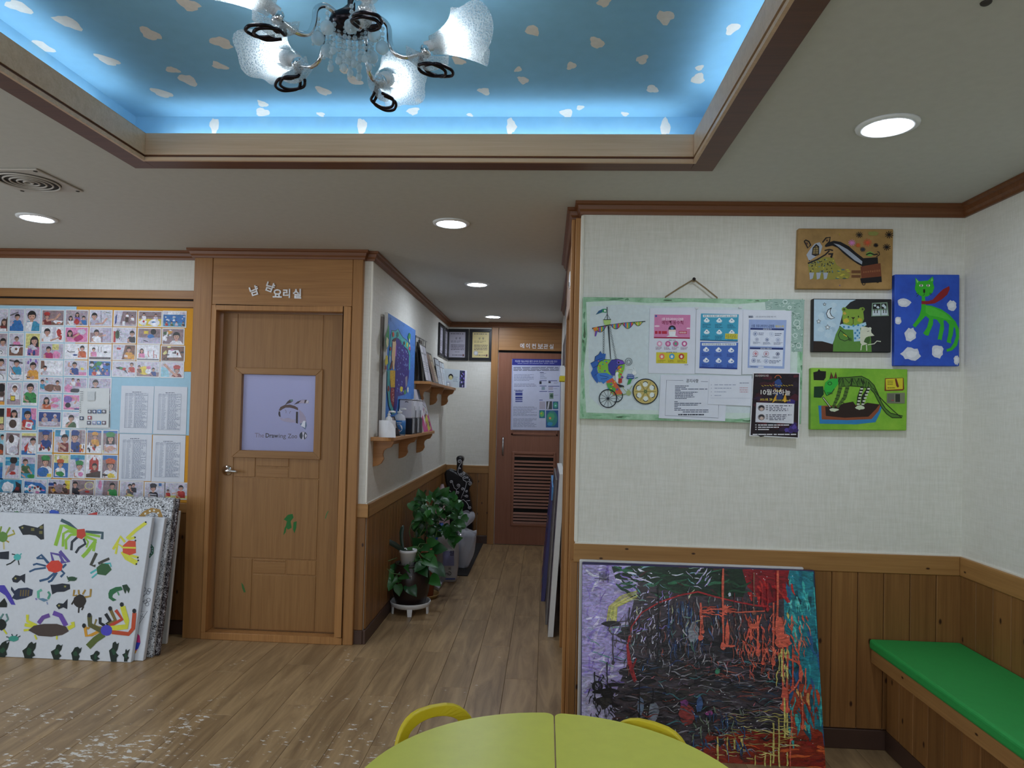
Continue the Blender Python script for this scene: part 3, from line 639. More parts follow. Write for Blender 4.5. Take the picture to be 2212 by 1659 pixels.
# louvre slats, a few tipped out of line so that dark gaps show
ys_c = [361,428,468,514,551,585,625,665,705,742,782,820,858,897,937,975,1048,1082,1119,1156,1178]
for i, cy_ in enumerate(ys_c):
    z = ony(1150, 920+cy_/5.53, YD2).z
    MB().slab([(lx0+w, YD2-.011, z-.010), (lx1-w, YD2-.011, z-.010), (lx1-w, YD2-.001, z+.012), (lx0+w, YD2-.001, z+.012)], (0, .003, -.002)).build('slat', 'brown_x', lv)
# moulded field above the vent
b = MB(); fx0, fx1, fz0, fz1 = -.385, .135, 1.235, 2.06
for q in ((fx0, fx0+.02, fz0, fz1), (fx1-.02, fx1, fz0, fz1), (fx0, fx1, fz0, fz0+.02), (fx0, fx1, fz1-.02, fz1)): b.box(q[0], q[1], YD2-.010, YD2-.003, q[2], q[3])
b.build('moulding', 'brown_x', d2, bevel=.003)
hd = MB().tube([(-.475, YD2-.004, 1.205), (-.475, YD2-.03, 1.19), (-.475, YD2-.036, 1.105), (-.475, YD2-.03, 1.02), (-.475, YD2-.004, 1.005)], .010, 8).build('pull_handle', 'steel', d2)
letters('door_lettering', 'small metal characters on the panel above the louvred door', [(ch, 1123.5+i*12.6, 752+i*.35, 10.5, .025) for i, ch in enumerate('에이컨보관실')], lambda x, y: ony(x, y, YH), (0, -1, 0), 'bright_metal', .006, .012)

# ------------------------------------------------------------------ recessed ceiling lamps
glow('lamp_glow', '#e4efff', K_DOWN)
for (x, y, lab) in ((80, 470, 'round ceiling lamp above the photo board'), (1917, 271, 'round ceiling lamp over the bench corner'), (975, 481.5, 'round ceiling lamp before the corridor mouth, right of the wooden door'), (1030.5, 613.5, 'round ceiling lamp in the middle of the corridor'), (1065, 683.5, 'farthest round ceiling lamp, by the louvred door'), (None, (1.13, .45), 'added unseen ceiling lamp behind the camera on the bench side'), (None, (-2.81, 1.5), 'added unseen ceiling lamp out of view, left of the sky ceiling'), (None, (-.55, -.35), 'added unseen ceiling lamp behind the camera in line with the chandelier'), (None, (-2.81, -.7), 'added unseen ceiling lamp in the far corner behind the camera')):  # the last four are unseen lamps added to brighten the room
    p = onz(x, y, ZC) if x else V((*y, ZC)); t = thing('downlight', p, lab, 'ceiling lamp', 'recessed ceiling lamps')
    MB().lathe([(.072, -.002), (.078, -.010), (.098, -.006), (.1, 0)], p, 32).build('rim', 'white_plastic', t)
    MB().lathe([(.0, -.005), (.0725, -.005), (.0725, -.001), (0, -.001)], p, 32).build('diffuser', 'lamp_glow', t)
# extractor grille
t = thing('ventilation_grille', (-2.375, 3.02, ZC), 'square white grille with concentric rings set in the ceiling', 'grille')
plain('grille_white', '#b9b2a8', .5); plain('grille_dark', '#37322c', .7)
MB().box(-2.53, -2.22, 2.865, 3.175, ZC-.008, ZC-.0005).build('plate', 'grille_white', t, bevel=.003)
MB().lathe([(0, -.0095), (.128, -.0095), (.128, -.008), (0, -.008)], (-2.375, 3.02, ZC), 32).build('opening', 'grille_dark', t)
for r in (.122, .095, .07, .043, .018): MB().tube([(-2.375+r*cos(a), 3.02+r*sin(a), ZC-.013) for a in [2*pi*i/40 for i in range(40)]], .0042, 6, closed=True).build('ring', 'grille_white', t)
for sx in (-1, 1):
    for sy in (-1, 1): MB().lathe([(0, -.011), (.008, -.010), (.009, -.008)], (-2.375+sx*.137, 3.02+sy*.137, ZC), 10).build('screw', 'grille_dark', t)
p = onz(2130, 5, ZC)
t = thing('ceiling_hook', p, 'tiny dark screw plug in the ceiling above the bench', 'screw plug')
MB().lathe([(0, -.006), (.008, -.006), (.012, -.003), (.013, 0)], p, 14).build('cap', 'grille_dark', t)

# ------------------------------------------------------------------ chandelier
plain('dark_metal', '#231d22', .25, .8); glow('bulb_glow', '#f4faff', K_BULB)
def shade_mat():
    m, nt, b = new_mat('ribbed_glass'); L = nt.links.new
    b.inputs['Base Color'].default_value = hx('#eef3f4'); b.inputs['Roughness'].default_value = .25; b.inputs['Specular IOR Level'].default_value = .8
    tl = N(nt, 'ShaderNodeBsdfTranslucent'); tl.inputs[0].default_value = hx('#cfd8dc'); tr = N(nt, 'ShaderNodeBsdfTransparent')
    tc = N(nt, 'ShaderNodeTexCoord'); vo = N(nt, 'ShaderNodeTexVoronoi', Scale=230); L(tc.outputs['Object'], vo.inputs['Vector'])
    bp = N(nt, 'ShaderNodeBump', Strength=.8, Distance=.003); L(vo.outputs['Distance'], bp.inputs['Height']); L(bp.outputs['Normal'], b.inputs['Normal']); L(bp.outputs['Normal'], tl.inputs['Normal'])
    m1 = N(nt, 'ShaderNodeMixShader'); m1.inputs[0].default_value = .4; L(tl.outputs[0], m1.inputs[1]); L(b.outputs[0], m1.inputs[2])
    m2 = N(nt, 'ShaderNodeMixShader'); mr = N(nt, 'ShaderNodeMapRange'); mr.inputs['From Max'].default_value = .5; mr.inputs['To Min'].default_value = .14; mr.inputs['To Max'].default_value = .5; L(vo.outputs['Distance'], mr.inputs['Value'])
    L(mr.outputs[0], m2.inputs[0]); L(tr.outputs[0], m2.inputs[1]); L(m1.outputs[0], m2.inputs[2]); L(m2.outputs[0], nt.nodes['Material Output'].inputs[0])
shade_mat(); clearish('crystal', '#cfe2ea', .35, .05, 1.0)
cc = V((-.55, 1.83, ZT))
ch = thing('chandelier', cc+V((0, 0, -.36)), 'five-armed chandelier with ribbed glass shades and crystal drops', 'chandelier')
ZH = 2.505
MB().lathe([(.09, 0), (.085, -.02), (.03, -.035), (.012, -.05)], cc, 24).build('ceiling_rose', 'chrome', ch)
MB().lathe([(.011, -.04), (.011, -.12), (.03, -.14), (.055, -.16), (.06, -.175), (.05, -.19), (.02, -.2), (.0, -.205)], cc, 20).build('hub', 'dark_metal', ch)
# bead strands and balls hanging under the hub
r_ = random.Random(3)
for i in range(14):
    a = 2*pi*i/14; rr = .052 if i % 2 else .03; L_ = r_.uniform(.07, .115); x, y = cc.x+rr*cos(a), cc.y+rr*sin(a); b = MB(); z = ZH+.02; k = 0
    while z > ZH+.02-L_: b.ball((x, y, z), .0065 if k % 2 else .005, 6, 4); z -= .0135; k += 1
    b.ball((x, y, z-.002), .0095, 6, 5, (1, 1, 1.2)); b.build('bead_strand', 'crystal', ch)
for i in range(8):
    a = 2*pi*i/8+.3; rr = .085; x, y = cc.x+rr*cos(a), cc.y+rr*sin(a); b = MB()
    for k in range(3): b.ball((x, y, ZH+.03-.014*k), .006, 6, 4)
    b.ball((x, y, ZH-.022), .0185, 10, 7); b.ball((x+.012*cos(a), y+.012*sin(a), ZH-.04), .004, 6, 4)
    b.build('crystal_drop', 'crystal', ch)
def smooth(pts, k=4):
    pts = [V(p) for p in pts]; o = []
    for i in range(len(pts)-1):
        a, b_, c_, d = pts[max(i-1, 0)], pts[i], pts[i+1], pts[min(i+2, len(pts)-1)]
        for j in range(k):
            t_ = j/k; o.append(.5*((2*b_)+(c_-a)*t_+(2*a-5*b_+4*c_-d)*t_*t_+(3*b_-a-3*c_+d)*t_**3))
    return o+[pts[-1]]
def arm(ang):
    d = V((cos(ang), sin(ang), 0)); s = V((-d.y, d.x, 0)); up = V((0, 0, 1)); o = V((cc.x, cc.y, 0))
    P = lambda r, z, w=0: o+d*r+s*w+up*z
    # S-curved arm: out of the hub, dips, then runs out to the socket
    am = MB().tube(smooth([P(.04, 2.545), P(.075, 2.555), P(.10, 2.535), P(.105, 2.495), P(.118, 2.465), P(.145, 2.455), P(.175, 2.462), P(.195, 2.47)]), .0072, 8).build('arm', 'chrome', ch)
    MB().lathe([(.0, -.012), (.016, -.008), (.02, 0), (.017, .012), (.0, .016)], P(.2, 2.472), 14, axis=(d*.6+up*.3)).build('collar', 'chrome', am)
    # glass leaf cup beneath, with its two dark loops
    v = []; f = []; nu, nv = 9, 7
    for i in range(nu):
        u = i/(nu-1); r = .150+.115*u; wd = .030*sin(pi*min(1, .12+u*.95))**.7+.002
        for j in range(nv):
            q = (j/(nv-1)-.5)*2; v.append(P(r, 2.452-.030*sin(pi*u*.9)+.026*q*q, wd*q))
    for i in range(nu-1): f += [(i*nv+j, (i+1)*nv+j, (i+1)*nv+j+1, i*nv+j+1) for j in range(nv-1)]
    gl = mesh('glass_leaf', v, f, 'ribbed_glass', ch, True)
    for k in (0, 1):
        MB().tube(smooth([P(.185+.018*k, 2.458-.028, -.012), P(.215+.02*k, 2.425, -.034), P(.25+.02*k, 2.42, -.02), P(.258+.02*k, 2.418, 0), P(.25+.02*k, 2.42, .02), P(.215+.02*k, 2.425, .034), P(.185+.018*k, 2.458-.028, .012), P(.19, 2.465, .004)]), .0045, 6).build('loop', 'dark_metal', gl)
    # socket and lamp bulb
    ax = (d*.94+up*.34).normalized(); c0 = P(.20, 2.485)
    sk = MB().lathe([(.014, 0), (.014, .035), (.022, .037), (.022, .062), (.018, .066), (0, .066)], c0, 14, axis=ax).build('socket', 'white_plastic', ch)
    b = MB(); U_ = ax.orthogonal().normalized(); W_ = ax.cross(U_)
    for k in range(3):
        q = (U_*cos(2.094*k)+W_*sin(2.094*k))*.0125; b.tube([c0+ax*.066+q, c0+ax*.105+q, c0+ax*.116+q*.6], [.0085, .0085, .006], 8)
    b.build('bulb', 'bulb_glow', sk)
    # wavy-edged shell-shaped shade
    v = []; f = []; nu, nv = 14, 40
    sx = (s*1.0).normalized(); sy = ax.cross(sx)
    for i in range(nu):
        u = i/(nu-1)
        for j in range(nv):
            a = 2*pi*j/nv; wob = 1+.12*u*u*sin(5*a+.6)+.035*u*sin(20*a)
            r = (.026+.060*u**1.4)*wob; z = .018+.135*u+.030*u*u*cos(2*a)*1.0-.022*u*u*sin(a)
            v.append(c0+ax*z+sx*r*cos(a)+sy*r*sin(a)*.9)
    for i in range(nu-1): f += [(i*nv+j, i*nv+(j+1) % nv, (i+1)*nv+(j+1) % nv, (i+1)*nv+j) for j in range(nv)]
    mesh('shade', v, f, 'ribbed_glass', ch, True)
for k in range(5): arm(radians(80+72*k))

# ------------------------------------------------------------------ display board with photo prints
YP = YL-.012
plain('felt_blue', '#a9cfe3', .9, bump=.3, bscale=400); plain('felt_orange', '#d99a2e', .9, bump=.3, bscale=400); plain('board_core', '#b98a4a', .8)
plain('photo_white', '#dfe0e2', .35); plain('paper', '#d9dee8', .6)
def Q(Y, x0, y0, x1, y1):
    """upright rectangle on the plane Y seen between two photo pixels"""
    a = ony(x0, y0, Y); b_ = ony(x1, y0, Y); c_ = ony(x1, y1, Y); d = ony(x0, y1, Y); return [a, b_, c_, d]
bd = thing('display_board', (-3.0, YL, .846), 'wall-mounted display board with pale blue and orange felt beside the wooden door', 'board')
MB().box(-3.75, -2.295, YL-.006, YL-.0005, .85, 2.126).build('backing', 'board_core', bd)
zt_, z1_, z2_, z3_ = 2.124, ony(410, 803, YP).z, ony(410, 941, YP).z, .852; xs_ = ony(165, 664, YP).x; xb = ony(110, 1030, YP).x
for (x0, x1, z0, z1, mt) in ((-3.75, xs_, z2_, zt_, 'felt_blue'), (xs_, -2.297, z1_, zt_, 'felt_orange'), (xs_, -2.297, z2_, z1_, 'felt_blue'), (xb, -2.297, z3_, z2_, 'felt_orange'), (-3.75, xb, z3_, z2_, 'felt_blue')):
    MB().box(x0+.0006, x1-.0006, YP+.001, YP+.006, z0+.0006, z1-.0006).build('felt_panel', mt, bd, bevel=.001)

PAL = dict(K='#17131a', S='#c79a8a', s='#9c6a58', W='#e8e8f0', w='#c9c6d6', L='#b7b0c6', P='#d987b4', p='#b46a9a', R='#b3322c', r='#7c2a2c', B='#2f6fb4', b='#1f3f86', C='#3b93b8', c='#8fc4d6',
           G='#2f8a45', g='#41613f', Y='#e0c843', y='#d6cf86', O='#c4592c', o='#d99a3c', N='#7a5648', n='#4c3a36', T='#8f7a80', t='#a99aa4', V='#7f62b0', M='#b0276a', E='#5f5a60', D='#2b2a35')
ORD = ['first', 'second', 'third', 'fourth', 'fifth', 'sixth', 'seventh', 'eighth', 'ninth']
def person(pc, u, v, s, shirt, hair, asp, skin='S', hat=None, long_=False, arms=True):
    """bust of a child: shoulders, arms, neck, head, face, hair"""
    k = asp                     # width of one v unit in u units
    pc.poly([(u-1.9*s*k, v+4.2*s), (u-1.75*s*k, v+2.0*s), (u-1.1*s*k, v+1.35*s), (u+1.1*s*k, v+1.35*s), (u+1.75*s*k, v+2.0*s), (u+1.9*s*k, v+4.2*s)], PAL[shirt])
    if long_: pc.poly([(u-1.15*s*k, v-.2*s), (u+1.15*s*k, v-.2*s), (u+1.25*s*k, v+1.8*s), (u-1.25*s*k, v+1.8*s)], PAL[hair])
    pc.rect(u-.4*s*k, v+.7*s, u+.4*s*k, v+1.55*s, PAL[skin])
    pc.ell(u, v, 1.06*s*k, 1.12*s, PAL[hair], 12); pc.ell(u, v+.25*s, .82*s*k, .85*s, PAL[skin], 12)
    pc.poly([(u-.95*s*k, v-.05*s), (u-.6*s*k, v-.75*s), (u+.6*s*k, v-.75*s), (u+.95*s*k, v-.05*s), (u+.3*s*k, v-.2*s), (u-.4*s*k, v-.12*s)], PAL[hair])
    pc.rect(u-.5*s*k, v+.16*s, u-.2*s*k, v+.3*s, PAL['n']); pc.rect(u+.2*s*k, v+.16*s, u+.5*s*k, v+.3*s, PAL['n']); pc.rect(u-.25*s*k, v+.68*s, u+.25*s*k, v+.78*s, PAL['s'])
    if arms:
        pc.line([(u-1.55*s*k, v+2.2*s), (u-1.5*s*k, v+3.4*s), (u-.3*s*k, v+4.0*s)], .62*s*min(1, k*1.2), PAL[skin])
    if hat: pc.poly([(u-1.15*s*k, v-.35*s), (u-1.35*s*k, v-1.3*s), (u-.5*s*k, v-1.75*s), (u+.6*s*k, v-1.7*s), (u+1.35*s*k, v-1.2*s), (u+1.1*s*k, v-.35*s)], PAL[hat])
def photo(x0, y0, x1, y1, desc, bg, ops, where, border=.055):
    """ops, in unit print coordinates (u right, v down): ('p',u,v,s,shirt,hair[,hat,long]) child; ('r',u0,v0,u1,v1,c) ('e',u,v,ru,rv,c) ('l',pts,w,c) ('b',u,v,ru,rv,c) ('q',pts,c)"""
    q = Q(YP, x0, y0, x1, y1); w = ((q[1].x-q[0].x)+(q[2].x-q[3].x))/2; h = ((q[0].z-q[3].z)+(q[1].z-q[2].z))/2
    c_ = sum((p for p in q), V())/4; a = rnd.uniform(-.008, .008); U_ = V((cos(a), 0, sin(a))); D_ = V((sin(a), 0, -cos(a)))
    o_ = c_-U_*(w/2)-D_*(h/2)
    t = MB().slab([o_+V((0, -.0012, 0)), o_+U_*w+V((0, -.0012, 0)), o_+U_*w+D_*h+V((0, -.0012, 0)), o_+D_*h+V((0, -.0012, 0))], (0, .0012, 0)).build('photo_print', 'photo_white')
    tag(t, 'photo of '+desc+', '+where, 'photo', 'photo prints on the display board')
    bw = border*min(w, h); W2, H2 = w-2*bw, h-2*bw; o2 = o_+U_*bw+D_*bw+V((0, -.0012, 0))
    def P(u, v): return o2+U_*(min(1, max(0, u))*W2)+D_*(min(1, max(0, v))*H2)
    pc = Pic(P, (0, -1, 0), t, step=2e-5, base=1e-4, mat='photo_ink'); pc.begin('picture'); asp = H2/W2
    bg = bg.split(','); pc.rect(0, 0, 1, 1, PAL[bg[0]])
    if len(bg) > 1:
        f = float(bg[2]) if len(bg) > 2 else .6; pc.rect(0, f, 1, 1, PAL[bg[1]])
    for op in ops:
        k = op[0]
        if k == 'p': person(pc, op[1], op[2], op[3], op[4], op[5], asp, hat=(op[6] if len(op) > 6 else None), long_=(len(op) > 7))
        elif k == 'r': pc.rect(*op[1:5], PAL[op[5]])
        elif k == 'e': pc.ell(*op[1:5], PAL[op[5]], 12)
        elif k == 'b': pc.blob(op[1], op[2], op[3], op[4], PAL[op[5]], 11, .3, seed=int(op[1]*97+op[2]*31)+1)
        elif k == 'l': pc.line(op[1], op[2], PAL[op[3]])
        elif k == 'q': pc.poly(op[1], PAL[op[2]])
    pc.end(); return t
def many(u0, v0, u1, v1, n, cs, seed, r=.05):
    g_ = random.Random(seed); return [('b', g_.uniform(u0, u1), g_.uniform(v0, v1), r*g_.uniform(.5, 1.4), r*g_.uniform(.6, 1.6), g_.choice(cs)) for _ in range(n)]
# upright prints: three columns at the left edge, rows from the top
ROWS = [(666.5, 717), (719, 770), (772.5, 823), (825.5, 876), (880, 930.5), (934, 984.5), (985.5, 1035)]
XA = [(-16, 18.5), (-17, 17), (-18, 15.5), (-21, 12.5), (-23, 11), (-24, 10), (-26, 8)]
XB = [(20, 53.5), (19, 52), (18, 51), (14, 47), (12.5, 45.5), (11, 44), (9.5, 43)]
XC_ = [(54.5, 88), (54, 87.5), (52, 86), (48.5, 82), (45.5, 80), (45, 79.5), (44, 77.5)]
A = [('a girl in brown laughing, half cut off', 'w', [('p', .78, .55, .12, 'r', 'n', None, 1), ('q', [(.88,.5),(1,.3),(1,.9),(.9,.8)], 'n'), ('r', .3, .88, .95, 1, 'W')]),
     ('a boy bent over a drawn face, half cut off', 't,W,.7', [('p', .72, .35, .14, 'w', 'K'), ('e', .6, .85, .22, .12, 'W'), ('l', [(.5,.78),(.66,.8),(.74,.86),(.6,.93)], .03, 'D')]),
     ('a dark-haired child drawing lines, half cut off', 'L,W,.55', [('p', .62, .15, .14, 'w', 'K'), ('r', .4, .5, .95, .56, 'N'), ('l', [(.55,.7),(.8,.8),(.85,.95)], .03, 'D')]),
     ('a dark-haired child over an orange tray, half cut off', 'T,o,.85', [('e', .75, .22, .3, .2, 'K'), ('r', .4, .66, .9, .8, 'W'), ('e', .8, .5, .2, .12, 'n')]),
     ('a shadowed child holding dough, half cut off', 'n', [('e', .8, .15, .3, .2, 'K'), ('r', .6, .4, .95, .7, 'y'), ('e', .85, .85, .16, .12, 'S')]),
     ('a child eating from a bowl, half cut off', 'c,N,.5', [('p', .9, .15, .1, 'c', 'K'), ('e', .8, .65, .22, .18, 'n'), ('e', .75, .85, .25, .1, 'O')]),
     ('blue paddling-pool water, half cut off', 'w,B,.25', [('r', .3, .25, 1, .45, 'C'), ('e', .7, .1, .3, .08, 'W')])]
B_ = [('a boy in a blue shirt sitting at a blue table', 'L,B,.78', [('q', [(0,.25),(.6,.1),(.6,.15),(0,.32)], 'E'), ('p', .53, .33, .12, 'B', 'K'), ('e', .55, .78, .42, .2, 'B')]),
      ('a girl in pink behind a crumpled white sheet', 'w,N,.62', [('p', .52, .22, .10, 'P', 'n'), ('r', 0, .5, 1, .56, 'D'), ('b', .45, .72, .35, .17, 'W'), ('e', .5, .7, .1, .06, 'N')]),
      ('a boy in turquoise painting a large oval', 'w,W,.6', [('q', [(0,.05),(1,.18),(1,.25),(0,.12)], 'E'), ('p', .55, .2, .13, 'C', 'K'), ('l', [(.05,.62),(.02,.8),(.3,.97),(.8,.93)], .03, 'D'), ('l', [(.08,.35),(.5,.75)], .04, 'N')]),
      ('a child in a white hood holding a yellow bag', 'w,t,.75', [('e', .55, .25, .24, .22, 'W'), ('p', .55, .24, .12, 'W', 'n'), ('r', .25, .58, .6, .84, 'D'), ('r', .28, .61, .57, .81, 'Y')]),
      ('a long-haired girl holding a brown paper circle', 'w,W,.45', [('r', 0, 0, .3, .4, 'R'), ('p', .55, .22, .14, 'W', 'K', None, 1), ('r', .02, .44, .9, 1, 'W'), ('e', .48, .72, .28, .2, 'n')]),
      ('a child wrapped in a white cloth', 'T', [('b', .5, .55, .48, .5, 'W'), ('e', .4, .26, .2, .2, 'n'), ('b', .6, .75, .38, .2, 'w')]),
      ('a dark-haired child kneeling over red paint', 'C,w,.4', [('r', 0, .12, 1, .17, 'c'), ('e', .6, .14, .27, .18, 'K'), ('q', [(.4,.3),(.75,.3),(.7,.6),(.2,.75)], 'T'), ('l', [(.3,.45),(.08,.85)], .12, 'S'), ('b', .58, .75, .22, .08, 'R')])]
C_ = [('a boy in teal leaning on folded arms', 'w', [('r', .45, .65, 1, 1, 'C'), ('p', .42, .28, .2, 'C', 'K'), ('q', [(.05,.58),(.5,.58),(.4,1),(0,1)], 'W')]),
      ('a girl in purple bending over a drawing', 'y,W,.66', [('p', .62, .3, .17, 'p', 'K', None, 1), ('q', [(.1,.6),(.45,.48),(.9,.7),(.5,.75)], 'w')]+many(.05, .75, .95, .95, 7, ['b', 'V', 'D'], 5, .08)),
      ('a boy in a yellow shirt drawing with black', 'w,W,.7', many(.1, .05, .95, .3, 6, ['P', 'V', 'p'], 6, .06)+[('p', .58, .33, .15, 'o', 'K'), ('l', [(.1,.82),(.2,.88),(.4,.86)], .04, 'D'), ('e', .6, .88, .12, .08, 'S')]),
      ('a boy in green holding a brush', 'w,W,.62', [('p', .5, .2, .17, 'G', 'K'), ('l', [(.25,.62),(.55,.86)], .03, 'D'), ('l', [(.1,.8),(.3,.88),(.6,.86)], .02, 'D'), ('e', .85, .7, .12, .02, 'D')]),
      ('a child in a red scarf with a printed card', 'B', [('q', [(.6,0),(1,0),(1,.55),(.7,.5)], 'P'), ('p', .4, .3, .17, 'R', 'K'), ('q', [(.32,.62),(.8,.66),(.7,.95),(.24,.88)], 'W'), ('b', .52, .78, .14, .08, 'P'), ('q', [(.75,.8),(1,.7),(1,1),(.75,1)], 'C')]),
      ('a child with a towel round the neck by a pool', 'w,B,.8', [('r', 0, 0, 1, .12, 'y'), ('r', 0, .12, 1, .2, 'T'), ('p', .8, .35, .14, 'W', 'K'), ('q', [(.2,.65),(.5,.4),(.4,.8),(.25,.9)], 'R')]),
      ('a boy in a dark shirt sitting by a blue pool', 'L,C,.32', [('p', .3, .22, .13, 'g', 'n'), ('e', .75, .9, .3, .1, 'G'), ('l', [(.5,.55),(.8,.78)], .1, 'S'), ('l', [(.05,.85),(.35,.97)], .08, 'S')])]
for k, (name, data, xs) in enumerate((('left', A, XA), ('second', B_, XB), ('third', C_, XC_))):
    for i, (de, bg, ops) in enumerate(data):
        photo(xs[i][0], ROWS[i][0], xs[i][1], ROWS[i][1], de, bg, ops, {'left': 'leftmost upright column', 'second': 'second upright column', 'third': 'third upright column'}[name])
